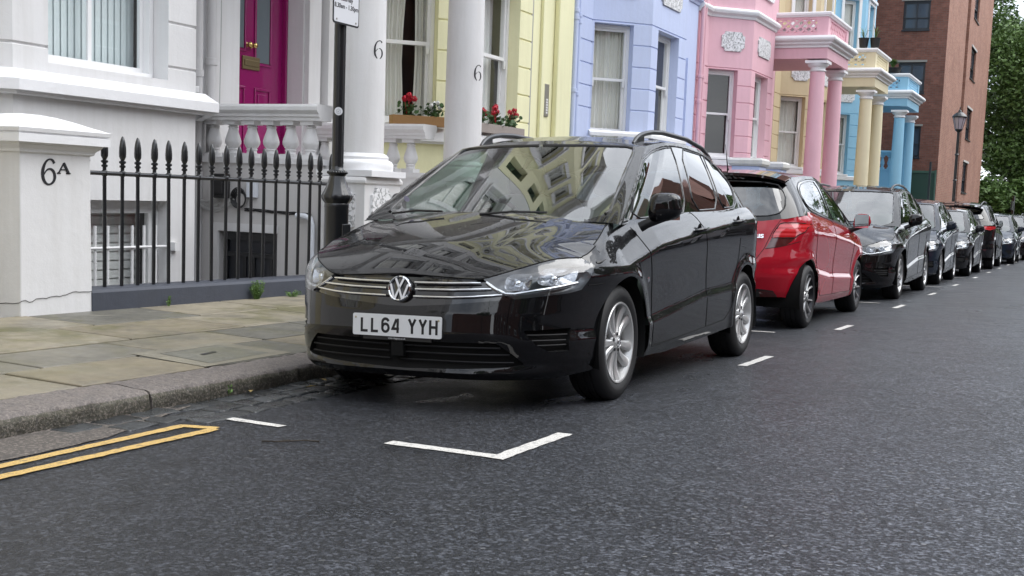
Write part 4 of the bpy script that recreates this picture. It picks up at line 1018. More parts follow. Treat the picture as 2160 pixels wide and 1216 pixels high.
# ------------------------------------------------------------------ ground
def S_(o): return tag(o, kind='structure')
def ground():
    m = MB(); xs = [-.93, 30]; m.add([(x, y, groundz(x, y) if x < 8 else groundz(x, y)) for y in (-40, 160) for x in (-.93, 9.0)], [(0, 1, 3, 2)])
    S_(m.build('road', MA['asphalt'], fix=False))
    m = MB(); m.add([(-400, -400, -6), (400, -400, -6), (400, 600, -6), (-400, 600, -6)], [(0, 1, 2, 3)]); S_(m.build('ground', MA['earth'], fix=False))
    # pavement slabs
    rnd = random.Random(3); m = MB(); base = MB()
    rows = [(-3.62, -2.96), (-2.95, -2.30), (-2.29, -1.78), (-1.77, -1.235)]
    cols = [(.215, .190, .138), (.18, .164, .124), (.25, .22, .162), (.148, .141, .117), (.225, .193, .134), (.188, .174, .141)]
    y_a, y_b = -9.0, 75.0
    offs = [(-1.02, .22), (-1.43, -.02), (-.55, .11), (-.83, .70)]
    gp = .010
    for r, (x0, x1) in enumerate(rows):
        y = offs[r][0]; ys = [y]
        while y > y_a: y -= rnd.choice([.85, .95, 1.1, .75, 1.2]); ys.insert(0, y)
        y = offs[r][0]
        while y < y_b: y += rnd.choice([.85, .95, 1.1, .75, 1.2]) if y > 3 else [1.1, 1.15, .95, 1.2][r]*(1 if y < 1 else .9); ys.append(y)
        for a, b in zip(ys[:-1], ys[1:]):
            fq = rnd.uniform(.88, 1.10); m.tint = tuple(c*fq for c in rnd.choice(cols)); dz = rnd.uniform(-.002, .002); tl = [rnd.uniform(-.0015, .0015) for _ in range(4)]
            c = [(x0+gp, a+gp), (x1-gp, a+gp), (x1-gp, b-gp), (x0+gp, b-gp)]
            tp = [(x, y, pavez(x, y)+dz+t) for (x, y), t in zip(c, tl)]; lo = [(x, y, z-.03) for x, y, z in tp]; e = .004
            inn = [(x+(e if i in (0, 3) else -e), y+(e if i in (0, 1) else -e), z) for i, (x, y, z) in enumerate(tp)]; tp = [(x, y, z-.004) for x, y, z in tp]
            m.add(inn+tp+lo, [(0, 1, 2, 3), (4, 5, 1, 0), (5, 6, 2, 1), (6, 7, 3, 2), (7, 4, 0, 3), (8, 9, 5, 4), (9, 10, 6, 5), (10, 11, 7, 6), (11, 8, 4, 7)])
    S_(m.build('pavement', MA['pave'], fix=False))
    # a patched inspection cover among the slabs
    m = MB(); m.tint = (.23, .21, .16)
    fr = [(-1.86, -.80), (-1.16, -.94), (-1.235, .02), (-1.90, .04)]
    z = lambda x, y: pavez(x, y)+.003
    i2 = [(-1.74, -.66), (-1.31, -.74), (-1.36, -.13), (-1.78, -.10)]
    fr = [(-1.84, -.79), (-1.24, -.86), (-1.27, .0), (-1.87, .02)]
    m.add([(x, y, z(x, y)) for x, y in fr+i2], [(0, 1, 5, 4), (1, 2, 6, 5), (2, 3, 7, 6), (3, 0, 4, 7)]); m.tint = (.17, .165, .135)
    m.add([(x*.995, y*.995, z(x, y)+.001) for x, y in i2], [(0, 1, 2, 3)]); m.tint = (.04, .04, .04); m.add([(x, y, z(x, y)+.005) for x, y in ((-1.56, -.52), (-1.53, -.52), (-1.56, -.36), (-1.59, -.36))], [(0, 1, 2, 3)])
    S_(m.build('pavement_cover', MA['pave'], fix=False))
    m = MB(); m.add([(x, y, pavez(x, y)-.022) for y in (-9, 76) for x in (-3.64, -1.0)], [(0, 1, 3, 2)]); S_(m.build('pavement_bed', MA['earth'], fix=False))
    # granite kerb stones
    m = MB(); y = -9.0; k = 0; js = [-9, -6.5, -4.2, -1.64, 1.2, 3.6, 6.2]
    while js[-1] < 74: js.append(js[-1]+rnd.uniform(1.3, 2.4))
    for a, b in zip(js[:-1], js[1:]):
        fq = rnd.uniform(.85, 1.05); m.tint = tuple(c*fq for c in (.17, .148, .135)); near = a < 3; st = .025 if near else .3
        n = max(2, int((b-a-.016)/st)); prof = [(-1.228, -.03), (-1.228, -.004), (-1.220, 0), (-1.13, .001), (-1.04, .001), (-.965, -.002), (-.945, -.008), (-.934, -.020), (-.928, -.04), (-.926, -.07), (-.925, -.10), (-.925, -.17)]
        def fn(u, v):
            yy = a+.008+(b-a-.016)*u; x, dz = prof[int(round(v*(len(prof)-1)))]
            p = Vector((x, yy, pavez(x, yy)+dz)); 
            d = noise.noise(p*7)*.007+noise.noise(p*23)*.008+noise.noise(p*60)*.005 if near else noise.noise(p*7)*.005
            if v > .4: p.x += d*1.2
            p.z += d*(.7 if v > .1 else .2); return tuple(p)
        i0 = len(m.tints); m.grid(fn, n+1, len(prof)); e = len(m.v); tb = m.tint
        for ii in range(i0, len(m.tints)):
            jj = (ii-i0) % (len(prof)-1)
            if jj >= 7: gg = [.55, .38, .30, .26][min(3, jj-7)]; m.tints[ii] = (tb[0]*gg, tb[1]*gg*1.08, tb[2]*gg*.85)  # face tinted darker downwards: grime plus painted shade for facing away
        m.add([fn(0, j/(len(prof)-1)) for j in range(len(prof))]+[(-1.2, a+.008, pavez(-1.2, a)-.2)], [tuple(range(len(prof)+1))])
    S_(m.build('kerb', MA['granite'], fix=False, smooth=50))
    # gutter: worn tarmac strip and stone setts
    t, c, nrm = concrete_like('gutter_aggregate', None, speck=.7, bs=1.0, coords=70); gm = t.set(t.mix(t.ramp(t.noise(55, 4, .75), [(.5, 0), (.6, .7)]), c, (.26, .22, .19)), .75, 0, nrm)
    m = MB(); m.tint = (.085, .075, .066)
    def gf(u, v): 
        y = -6+4.6*u; x = -.94+(.37+.05*noise.noise(Vector((0, y*2, 3))))*v*(1-max(0, (y+2.3)/.9)*.8 if y > -2.3 else 1); return (x, y, groundz(x, y)+.004+.003*noise.noise(Vector((x*9, y*9, 0))))
    m.grid(gf, 90, 8); S_(m.build('gutter', gm, fix=False, smooth=60))
    m = MB(); m.tint = (.028, .029, .029); m.grid(lambda u, v: (-.93+(.44+.03*noise.noise(Vector((0, (-2.5+5.5*u)*3, 7))))*v, -2.5+5.5*u, groundz(-.9, -2.5+5.5*u)+.0015), 60, 4); rs = random.Random(5)
    for r in range(3):
        y = [-2.30, -2.12, -1.78][r]
        xa = -.918+r*.155
        while y < 3.0-(r*.75):
            L = rs.uniform(.12, .27); wd = .138; h = groundz(xa, y)+rs.uniform(-.001, .006)
            fq = rs.uniform(.6, 1.3); m.tint = tuple(q*fq for q in (.042, .045, .047)); cx, cy = xa+wd/2+rs.uniform(-.006, .006), y+L/2
            def sf(u, v):
                th = 2*math.pi*u; f = lambda t: math.copysign(abs(t)**.35, t); rr = [1.0, .985, .93, .5, .0][int(round(v*4))]; hh = [-.03, -.002, .003, .0042, .0045][int(round(v*4))]
                px, py = cx+f(math.cos(th))*wd/2*rr, cy+f(math.sin(th))*L/2*rr
                q = Vector((px, py, 0)); return (px+noise.noise(q*14)*.022, py+noise.noise(q*12+Vector((3, 3, 3)))*.026, h+hh+noise.noise(q*30)*.004)
            m.grid(sf, 20, 5, cu=True); y += L+.014
    S_(m.build('gutter_setts', MA['sett'], fix=False, smooth=60))
    # painted marks
    def mark(name, pts, w, mat, dz=.004, jit=.004):
        m = MB(); L = []; Rr = []; n = len(pts)
        dp = []
        for a, b in zip(pts[:-1], pts[1:]):
            k = max(1, int(math.dist(a, b)/.04)); dp += [(a[0]+(b[0]-a[0])*i/k, a[1]+(b[1]-a[1])*i/k) for i in range(k)]
        dp.append(pts[-1])
        for i, p in enumerate(dp):
            a = Vector(dp[max(i-1, 0)]); b = Vector(dp[min(i+1, len(dp)-1)]); t = (b-a).normalized(); nn = Vector((-t.y, t.x))
            k = 1.0
            if 0 < i < len(dp)-1:
                t1 = (Vector(dp[i+1])-Vector(p)).normalized(); k = 1/max(.5, abs(t.dot(t1)))
            j1, j2 = rnd.uniform(-jit, jit), rnd.uniform(-jit, jit)
            q = Vector(p)+nn*(w/2*k+j1); L.append((q.x, q.y, groundz(q.x, q.y)+dz)); q = Vector(p)-nn*(w/2*k+j2); Rr.append((q.x, q.y, groundz(q.x, q.y)+dz))
        m.add(L+Rr, [(i, i+1, len(L)+i+1, len(L)+i) for i in range(len(L)-1)])
        return S_(m.build(name, mat, fix=False))
    mark('bay_marking', [(.478, -1.745), (1.028, -1.785), (1.045, -1.13)], .072, MA['white_line'])
    mark('bay_marking', [(-.60, -1.60), (-.40, -1.635), (-.13, -1.668)], .058, MA['white_line'])
    for i, (ya, yb_) in enumerate([(1.99, 2.72), (5.42, 6.05), (9.08, 9.80), (12.53, 13.2), (15.95, 16.6), (19.85, 20.5), (23.4, 24.1), (27.0, 27.7), (30.6, 31.3), (34.2, 34.9)]):
        xx = 1.045+.006*i; mark('bay_marking', [(xx, ya), (xx+.012, yb_)], .065, MA['white_line'])
    for yy, x0, x1 in ((4.75, .0, .62), (9.95, .2, .75), (15.3, .2, .95), (19.7, .2, .95), (25.0, .0, .9)): mark('bay_marking', [(x0, yy), (x1, yy)], .06, MA['white_line'])
    mark('double_yellow_line', [(-.395, -7.0), (-.515, -1.90), (-.345, -1.862)], .060, MA['yellow_line'])
    mark('double_yellow_line', [(-.345, -7.0), (-.335, -1.885)], .060, MA['yellow_line'], .0055)
ground()
# ------------------------------------------------------------------ terrace houses
XF, XB, XC = -5.68, -4.80, -3.75
TOPZ = 17.2
def wall(m, O, D, L, z0, z1, holes=(), grooves=(), rd=.2, t0=0.0, gd=.020, gw=.016):
    """vertical wall from plan point O along D; outward normal is D rotated -90; holes (ta,tb,za,zb)"""
    O = Vector(O); D = Vector(D).normalized(); N = Vector((D.y, -D.x))
    def P(t, d, z): return (O.x+D.x*t+N.x*d, O.y+D.y*t+N.y*d, z)
    ts = sorted(set([t0, L]+[h[0] for h in holes]+[h[1] for h in holes])); ts = [t for t in ts if t0 <= t <= L]
    grooves = sorted(grooves)
    for a, b in zip(ts[:-1], ts[1:]):
        mid = (a+b)/2; seg = [(z0, z1)]
        for h in holes:
            if h[0] < mid < h[1]:
                ns = []
                for s in seg:
                    if h[2] > s[0]: ns.append((s[0], min(h[2], s[1])))
                    if h[3] < s[1]: ns.append((max(h[3], s[0]), s[1]))
                seg = [s for s in ns if s[1]-s[0] > 1e-6]
        for (za, zb) in seg:
            pr = [(0, za)]
            for g in grooves:
                if za+gw < g < zb-gw: pr += [(0, g-gw), (-gd, g-gw*.3), (-gd, g+gw*.3), (0, g+gw)]
            pr.append((0, zb)); n = len(pr)
            m.add([P(a, d, z) for d, z in pr]+[P(b, d, z) for d, z in pr], [(i, n+i, n+i+1, i+1) for i in range(n-1)])
    for (ta, tb, za, zb) in holes:
        r = rd
        m.add([P(ta, 0, za), P(ta, 0, zb), P(ta, -r, zb), P(ta, -r, za)], [(0, 1, 2, 3)]); m.add([P(tb, 0, za), P(tb, -r, za), P(tb, -r, zb), P(tb, 0, zb)], [(0, 1, 2, 3)])
        m.add([P(ta, 0, zb), P(tb, 0, zb), P(tb, -r, zb), P(ta, -r, zb)], [(0, 1, 2, 3)]); m.add([P(ta, 0, za), P(ta, -r, za), P(tb, -r, za), P(tb, 0, za)], [(0, 1, 2, 3)])
def sash(parent, O, D, hole, rd=.2, kind='curtain', gmat=None, sill=True, bars=0, fm=None, label=None, rail=.5, simple=False, side='both'):
    """a sliding sash window set rd deep in a hole; frame > pane, curtain, room"""
    fm = fm or MA['frame']; O = Vector(O); D = Vector(D).normalized(); N = Vector((D.y, -D.x)); ta, tb, za, zb = hole
    Mx = Matrix(((D.x, N.x, 0, O.x), (D.y, N.y, 0, O.y), (0, 0, 1, 0), (0, 0, 0, 1)))   # local (t, d, z)
    f = MB(Mx); e = .003; zm = za+(zb-za)*rail; w = .042
    d0, d1 = -rd-.10, -rd+.02
    f.box(ta+e, ta+.055, d0, d1, za+e, zb-e); f.box(tb-.055, tb-e, d0, d1, za+e, zb-e); f.box(ta+.055, tb-.055, d0, d1, zb-.07, zb-e); f.box(ta+.055, tb-.055, d0, d1+.03, za+e, za+.05)
    A, B = ta+.055, tb-.055
    def leaf(z0, z1, dd):
        f.box(A, A+w, dd-.04, dd, z0, z1); f.box(B-w, B, dd-.04, dd, z0, z1); f.box(A+w, B-w, dd-.04, dd, z1-.05, z1); f.box(A+w, B-w, dd-.04, dd, z0, z0+.05)
        if bars:
            for k in range(bars): x = A+(B-A)*(k+1)/(bars+1); f.box(x-.022, x+.022, dd-.03, dd-.004, z0+.05, z1-.05)
    leaf(zm-.025, zb-.07, -rd-.01); leaf(za+.05, zm+.025, -rd-.055)
    if not simple:
        for x in (A+.03, B-.03): f.prism([(x-.03, zm-.03), (x+.03, zm-.03), (x+.02, zm-.14), (x-.02, zm-.14)], (0, 0, 0), (1, 0, 0), (0, 0, 1), (0, 1, 0), -rd-.012, -rd+.012)
    fo = f.build('window', fm, parent)
    if label: fo['label'] = label
    p = MB(Mx); p.add([(A, -rd-.03, zm), (B, -rd-.03, zm), (B, -rd-.03, zb-.07), (A, -rd-.03, zb-.07)], [(0, 1, 2, 3)]); p.add([(A, -rd-.075, za+.05), (B, -rd-.075, za+.05), (B, -rd-.075, zm), (A, -rd-.075, zm)], [(0, 1, 2, 3)])
    p.build('pane', gmat or MA['pane'], fo, fix=False)
    rb = MB(Mx); dd = -rd-.75
    rb.add([(ta-.1, -rd-.11, za), (tb+.1, -rd-.11, za), (tb+.1, -rd-.11, zb), (ta-.1, -rd-.11, zb), (ta-.1, dd, za), (tb+.1, dd, za), (tb+.1, dd, zb), (ta-.1, dd, zb)], [(4, 5, 6, 7), (0, 4, 7, 3), (1, 2, 6, 5), (3, 7, 6, 2), (0, 1, 5, 4)])
    rb.build('room', MA['room'], fo, fix=False)
    def drape(x0, x1, mat, amp=.022, waves=9, gather=0, dep=-.19, z0=za+.02, z1=zb-.09, seed=1):
        c = MB(Mx); r_ = random.Random(seed); ph = [r_.uniform(0, 6) for _ in range(4)]
        def fn(u, v):
            pinch = 1-gather*math.exp(-((v-.45)/.28)**2); x = x0+(x1-x0)*((u-.0)*pinch); k = 2*math.pi*waves
            return (x, -rd+dep+amp*(math.sin(k*u+ph[0]+1.2*math.sin(3*u*6+ph[1]))*.8+.5*math.sin(k*.37*u+ph[2])), z0+(z1-z0)*v)
        c.grid(fn, 110 if not simple else 40, 6); return c.build('curtain', mat, fo, smooth=70, fix=False)
    W_ = B-A
    if kind == 'curtain': drape(A-.02, B+.02, MA['curtain'], waves=10, seed=int(O.y*10))
    elif kind == 'pair':
        drape(A-.02, A+W_*.56, MA['curtain'], waves=7, gather=.10, seed=3); drape(B+.02, B-W_*.26, MA['curtain'], waves=4, gather=.1, seed=5)
    elif kind == 'left': drape(A+W_*.08, B+.02, MA['curtain'], amp=.03, waves=11, seed=8)
    elif kind == 'right': drape(A-.02, B-W_*.30, MA['lace'], amp=.03, waves=9, seed=9); drape(B-W_*.30, B+.02, MA['lace'], amp=.012, waves=3, dep=-.24, seed=2)
    elif kind == 'net': drape(A-.02, B+.02, MA['lace'], amp=.012, waves=14, seed=4)
    elif kind == 'vblind':
        c = MB(Mx); n = 17
        for k in range(n):
            x = A-.02+(W_+.04)*(k+.5)/n; s = (W_+.04)/n*.60
            c.add([(x-s, -rd-.185, za), (x+s, -rd-.20, za), (x+s, -rd-.20, zb-.08), (x-s, -rd-.185, zb-.08)], [(0, 1, 2, 3)])
        c.build('blind', MA['vblind'], fo, fix=False)
    elif kind == 'slats':
        c = MB(Mx); z = zb-.1; c.box(A, B, -rd-.24, -rd-.22, za, zb-.08)
        while z > za+.03:
            c.box(A, B, -rd-.20, -rd-.165, z-.004, z+.002); z -= .032
        c.build('blind', MA['blind'], fo)
    if sill:
        s = MB(Mx); s.box(ta-.03, tb+.03, -rd+.02, .055, za-.06, za+.002); s.build('sill', fm, fo, bevel=.006)
    return fo
def mitre(pts, closed=False):
    """plan polyline -> (x,y,nx,ny) with outward (right-hand) mitred normals"""
    o = []; n = len(pts)
    for i, p in enumerate(pts):
        p = Vector(p); q0 = Vector(pts[i-1]) if i > 0 else None; q1 = Vector(pts[i+1]) if i < n-1 else None
        d0 = (p-q0).normalized() if q0 is not None else None; d1 = (q1-p).normalized() if q1 is not None else None
        n0 = Vector((d0.y, -d0.x)) if d0 is not None else None; n1 = Vector((d1.y, -d1.x)) if d1 is not None else None
        if n0 is None: v = n1
        elif n1 is None: v = n0
        else: v = (n0+n1)/(1+n0.dot(n1))
        o.append((p.x, p.y, v.x, v.y))
    return o
def baluster(m, c, z0, z1, s=.085):
    h = z1-z0; M0 = m.M
    x, y = c
    prof = [(.95, 0), (.95, .10), (.70, .12), (.62, .15), (.62, .20), (.74, .22), (.62, .25), (.80, .30), (1.0, .38), (1.02, .45), (.88, .56), (.66, .70), (.54, .80), (.66, .815), (.66, .835), (.54, .85), (.56, .875), (.95, .90), (.95, 1.0)]
    m.lathe([(r*s, z0+t*h) for r, t in prof[2:-2]], (x, y, 0), 16)
    for (a, b) in ((0, .115), (.885, 1.0)): m.box(x-s*.95, x+s*.95, y-s*.95, y+s*.95, z0+a*h, z0+b*h)
def balustrade(parent, p0, p1, z0, zb, zt, ztop, mat, n, wallz=None, first=.5, t=.12, pitch=None):
    """solid base to z0, balusters z0..zb, moulded rail up to ztop, between plan points"""
    p0, p1 = Vector(p0), Vector(p1); D = (p1-p0).normalized(); N = Vector((D.y, -D.x)); L = (p1-p0).length
    Mx = Matrix(((D.x, N.x, 0, p0.x), (D.y, N.y, 0, p0.y), (0, 0, 1, 0), (0, 0, 0, 1)))
    r = MB(Mx); h = ztop-zb
    pr = [(.105, zb), (.105, zb+.03*h/.16), (.125, zb+.04*h/.16), (.125, zb+.065*h/.16), (.15, zb+.085*h/.16), (.165, zb+.10*h/.16), (.165, zb+.135*h/.16), (.15, ztop)]
    full = pr+[(-a, b) for a, b in pr[::-1]]
    r.prism([(a, b) for a, b in full], (0, 0, 0), (0, 1, 0), (0, 0, 1), (1, 0, 0), 0, L); root = r.build('balustrade', mat, parent)
    k = MB(Mx); k.box(0, L, -.12, .12, z0-.06, z0)
    if wallz is not None: k.box(0, L, -.10, .10, wallz, z0-.06)
    k.build('base_wall', mat, root)
    for i in range(n):
        b = MB(); q = p0+D*(L*(i+first)/(n-1+2*first)) if pitch is None else p0+D*(first+i*pitch)
        b.M = Matrix.Translation((q.x, q.y, 0)) @ Matrix.Rotation(math.atan2(D.y, D.x), 4, 'Z')
        baluster(b, (0, 0), z0, zb); b.build('baluster', mat, root, smooth=40)
    return root
def column(parent, c, zb, zt, r0=.215, r1=.185, mat=None, capmat=None, plinth=True, cap=True):
    m = MB(); x, y = c; n = 40; H = zt-zb
    m.lathe([(r0+(r1-r0)*(t**1.6), zb+H*t) for t in [i/14 for i in range(15)]], (x, y, 0), n); o = m.build('column', mat, parent, smooth=60)
    b = MB(); b.lathe([(r0+.10, zb-.17), (r0+.105, zb-.10), (r0+.085, zb-.07), (r0+.05, zb-.055), (r0+.055, zb-.03), (r0+.035, zb-.005), (r0+.004, zb+.01)], (x, y, 0), n)
    if plinth: b.box(x-r0-.11, x+r0+.11, y-r0-.11, y+r0+.11, zb-.23, zb-.168)
    b.build('column_base', capmat or mat, o, smooth=40)
    if cap:
        k = MB(); k.lathe([(r1+.002, zt-.01), (r1+.03, zt+.01), (r1+.03, zt+.03), (r1+.005, zt+.045), (r1+.005, zt+.10), (r1+.05, zt+.12), (r1+.085, zt+.165), (r1+.09, zt+.20)], (x, y, 0), n)
        s = r1+.10; k.box(x-s, x+s, y-s, y+s, zt+.20, zt+.27); k.build('capital', capmat, o, smooth=40)
    return o
def lattice(m, O, D, L, z0, z1, cell=.22, th=.035):
    """pierced parapet: crossing diagonal bars in a frame, D along, thickness inwards"""
    O = Vector(O); D = Vector(D).normalized(); N = Vector((D.y, -D.x)); M0 = m.M
    m.M = Matrix(((D.x, N.x, 0, O.x), (D.y, N.y, 0, O.y), (0, 0, 1, 0), (0, 0, 0, 1))); H = z1-z0
    n = max(1, round(L/cell)); c = L/n; k = max(1, round(H/c)); ch = H/k
    for sgn in (1, -1):
        for i in range(-k, n+1):
            # diagonal through cells
            a = (i*c, z0) if sgn > 0 else (i*c, z1); b = ((i+k)*c, z1) if sgn > 0 else ((i+k)*c, z0)
            x0, x1 = max(0, a[0]), min(L, b[0])
            if x1-x0 < .02: continue
            f = lambda x: a[1]+(b[1]-a[1])*(x-a[0])/(b[0]-a[0])
            ribbon(m, [(x0, f(x0)), (x1, f(x1))], th*1.4, (0, 0, 0), (1, 0, 0), (0, 0, 1), (0, 1, 0), -.05+.002*sgn, .0+.002*sgn)
    for i in range(n):
        for j in range(k): m.box((i+.5)*c-.035, (i+.5)*c+.035, -.05, .001, z0+(j+.5)*ch-.035, z0+(j+.5)*ch+.035) if (i+j) % 2 == 9 else None
    m.M = M0
def porch(parent, ya, yb, wallm, trim, zcol, zbase, far, pier=True, x_out=-3.47, colm=None, dz=0.0):
    o = None
    for y in (ya, yb): column(parent, (XC, y), zbase, zcol, .225, .19, colm or wallm, trim)
    y0, y1 = ya-.26, yb+.26; e = MB(); z1 = 4.98+dz; z2 = 5.26+dz; z3 = 5.56+dz
    e.box(XF, x_out, y0, y1, z1, z2); e.box(XF, x_out, y0, y1, z2+.002, z3-.002); en = e.build('entablature', wallm, parent)
    path = mitre([(XF, y0), (x_out, y0), (x_out, y1), (XF, y1)]) ; path = [(x, y, -nx, -ny) for x, y, nx, ny in mitre([(XF, y0), (x_out, y0), (x_out, y1), (XF, y1)])]
    path = mitre([(XF, y0), (x_out, y0), (x_out, y1), (XF, y1)])
    c = MB(); c.sweep([(.0, z2), (.04, z2), (.05, z2+.05), (.12, z2+.09), (.13, z2+.13), (.20, z2+.17), (.22, z2+.20), (.22, z2+.24), (.17, z3), (.0, z3)], path); c.build('cornice', trim, en)
    # pierced parapet
    p = MB(); t = .14; xo = x_out-.03; ya_, yb_ = y0+.03, y1-.03; zc, zd = z3, z3+.50
    for (x, y) in ((xo-.15, ya_), (xo-.15, yb_-.30), (XF+.0, ya_), (XF+.0, yb_-.30)):
        p.box(x-.15, x+.15, y, y+.30, zc, zd)
    p.box(XF+.15, xo-.30, ya_+.01, ya_+.13, zc, zc+.10); p.box(xo-.13, xo-.01, ya_+.30, yb_-.30, zc, zc+.10); p.box(XF+.15, xo-.30, yb_-.13, yb_-.01, zc, zc+.10)
    p.box(XF+.15, xo-.30, ya_+.01, ya_+.13, zd-.06, zd); p.box(xo-.13, xo-.01, ya_+.30, yb_-.30, zd-.06, zd); p.box(XF+.15, xo-.30, yb_-.13, yb_-.01, zd-.06, zd)
    pp = p.build('parapet', wallm, parent)
    l = MB(); lattice(l, (XF+.15, ya_+.03), (1, 0), xo-.30-XF-.15, zc+.10, zd-.06); l.build('lattice', wallm, pp)
    l = MB(); lattice(l, (xo-.03, ya_+.30), (0, 1), yb_-ya_-.60, zc+.10, zd-.06); l.build('lattice', wallm, pp)
    r = MB(); path = mitre([(XF, ya_), (xo, ya_), (xo, yb_), (XF, yb_)]); r.sweep([(-.16, zd), (.03, zd), (.05, zd+.03), (.075, zd+.05), (.075, zd+.10), (.05, zd+.125), (-.16, zd+.125)], path); r.build('parapet_rail', trim, pp)
    return en
def plaque(parent, O, D, t0, t1, z0, z1, name='plaque'):
    m = MB(); D = Vector(D).normalized(); N = (D.y, -D.x, 0); w, h = t1-t0, z1-z0; c = min(w, h)*.20
    poly = []
    for (cx, cy, a) in ((t0, z0, 90), (t0, z1, 0), (t1, z1, -90), (t1, z0, -180)):
        pass
    poly = arc(t0, z0, c, c, 90, 0, 5)+arc(t1, z0, c, c, 180, 90, 5)+arc(t1, z1, c, c, 270, 180, 5)+arc(t0, z1, c, c, 0, -90, 5)
    m.prism(poly, (O[0], O[1], 0), (D.x, D.y, 0), (0, 0, 1), N, 0, .03); return m.build(name, MA['plaque'], parent)
def house(name, label, k, c0, y0, y1, wm, trim, zs, zh, kinds, plinthm=None, cantwin=True, frontwin=(.37, 1.83), cantw=(.28, .97), dzc=0.0, plaques=True, door=None, group='terraced houses', cols=None, farcant=True, groove0=None, upm=None, low_ledge=None, simple=False, bw=2.22, upper=True, fsill=True, fbars=0):
    """c0: y of the bay's near front corner; zs/zh sill and head of the ground floor windows"""
    h = empty(name, (XF, (y0+y1)/2, 0), 0, label, 'house', group); h.matrix_world = Matrix.Identity(4)
    dp = XB-XF; s2 = math.sqrt(2); Lc = dp*s2; kc = .41; upm = upm or wm
    gz = [zh-kc*i for i in range(0, 9)]; gz = [g+.035 for g in gz if g > zs+.02]; zbm = -1.7
    A, B_, C_, D_ = (XF, c0-dp), (XB, c0), (XB, c0+bw), (XF, c0+bw+dp)
    zc0, zc1 = 5.62+dzc, 5.86+dzc
    up = [(6.35+dzc, 8.45+dzc), (9.25+dzc, 11.05+dzc), (12.2+dzc, 13.8+dzc), (14.7+dzc, 15.9+dzc)]
    m = MB(); 
    hc = [(cantw[0], cantw[1], zs, zh)]; hf = [(frontwin[0], frontwin[1], zs, zh)]
    lz = zs-.10
    def strips(O, D, L, holes, grooves=gz, **kw):
        uph = [(L*.25, L*.75, a, b) for a, b in up] if (upper and L > .9) else []
        wall(m, O, D, L, zbm, TOPZ, list(holes)+uph, grooves, **kw); return uph
    u1 = strips(A, (1, 1), Lc, hc); u2 = strips(B_, (0, 1), bw, hf+([(.84, 1.86, -1.2, .93)] if k == 0 else [])); u3 = strips(C_, (-1, 1), Lc, [(Lc-cantw[1], Lc-cantw[0], zs, zh)])
    if y0 < c0-dp: strips((XF, y0), (0, 1), c0-dp-y0, [], grooves=gz if k >= 2 else [])
    dh = []
    if door: dh = [(door[0]-(c0+bw+dp), door[1]-(c0+bw+dp), door[2], door[3])]+(door[4] if len(door) > 4 else [])
    u4 = strips((XF, c0+bw+dp), (0, 1), y1-(c0+bw+dp), dh, grooves=[], rd=.27)
    wl = m.build('wall', wm, h, fix=False)
    # windows
    sash(h, A, (1, 1), hc[0], .2, kinds[0], simple=simple); sash(h, B_, (0, 1), hf[0], .2, kinds[1], simple=simple, sill=fsill, bars=fbars); sash(h, C_, (-1, 1), (Lc-cantw[1], Lc-cantw[0], zs, zh), .2, 'curtain', simple=True)
    for O, D, uu in ((A, (1, 1), u1), (B_, (0, 1), u2), (C_, (-1, 1), u3), ((XF, c0+bw+dp), (0, 1), u4)):
        for i, hh in enumerate(uu):
            sash(h, O, D, hh, .2, 'curtain', simple=True)
            if i == 0 or True:
                s = MB(); Dn = Vector(D).normalized(); s.M = Matrix(((Dn.x, Dn.y, 0, O[0]), (Dn.y, -Dn.x, 0, O[1]), (0, 0, 1, 0), (0, 0, 0, 1)))
                w = .11
                s.box(hh[0]-w, hh[0], 0, .05, hh[2]-.0, hh[3]+w); s.box(hh[1], hh[1]+w, 0, .05, hh[2], hh[3]+w); s.box(hh[0], hh[1], 0, .05, hh[3], hh[3]+w); s.box(hh[0]-w-.04, hh[1]+w+.04, 0, .12, hh[3]+w, hh[3]+w+.09)
                s.build('window_surround', MA['white_trim'], h)
    # string courses and cornices
    plan = [(XF, y0), A, B_, C_, D_, (XF, y1)] if y0 < c0-dp-.01 else [A, B_, C_, D_, (XF, y1)]
    c = MB(); c.sweep([(0, zc0), (.03, zc0+.01), (.05, zc0+.06), (.11, zc0+.11), (.13, zc0+.16), (.13, zc0+.19), (.08, zc1), (0, zc1)], mitre(plan)); c.build('string_course', trim, h)
    c = MB(); c.sweep([(0, TOPZ-.5), (.10, TOPZ-.46), (.16, TOPZ-.36), (.36, TOPZ-.26), (.40, TOPZ-.10), (.30, TOPZ), (-.3, TOPZ)], mitre(plan)); c.build('eaves_cornice', trim, h)
    r = MB(); r.add([(XF-.2, y0, TOPZ-.01), (XF-.2, y1, TOPZ-.01), (XF-9.2, y1, TOPZ+.8), (XF-9.2, y0, TOPZ+.8)], [(0, 1, 2, 3)]); r.box(XF-9.6, XF-9.2, y0, y1, -1.7, TOPZ+.8); r.build('roof', MA['slate'], h, fix=False)
    pw = MB(); pw.box(XF-9.2, XF-.9, y0+.003, y0+.2, -1.7, TOPZ+.0); pw.box(XF-9.2, XF-.9, y1-.2, y1-.003, -1.7, TOPZ+.0); pw.build('party_wall', wm, h)
    if plaques:
        plaque(h, A, (1, 1), Lc*.28, Lc*.80, 4.83+dzc, 5.30+dzc); plaque(h, B_, (0, 1), .45, 1.72, 4.83+dzc, 5.30+dzc)
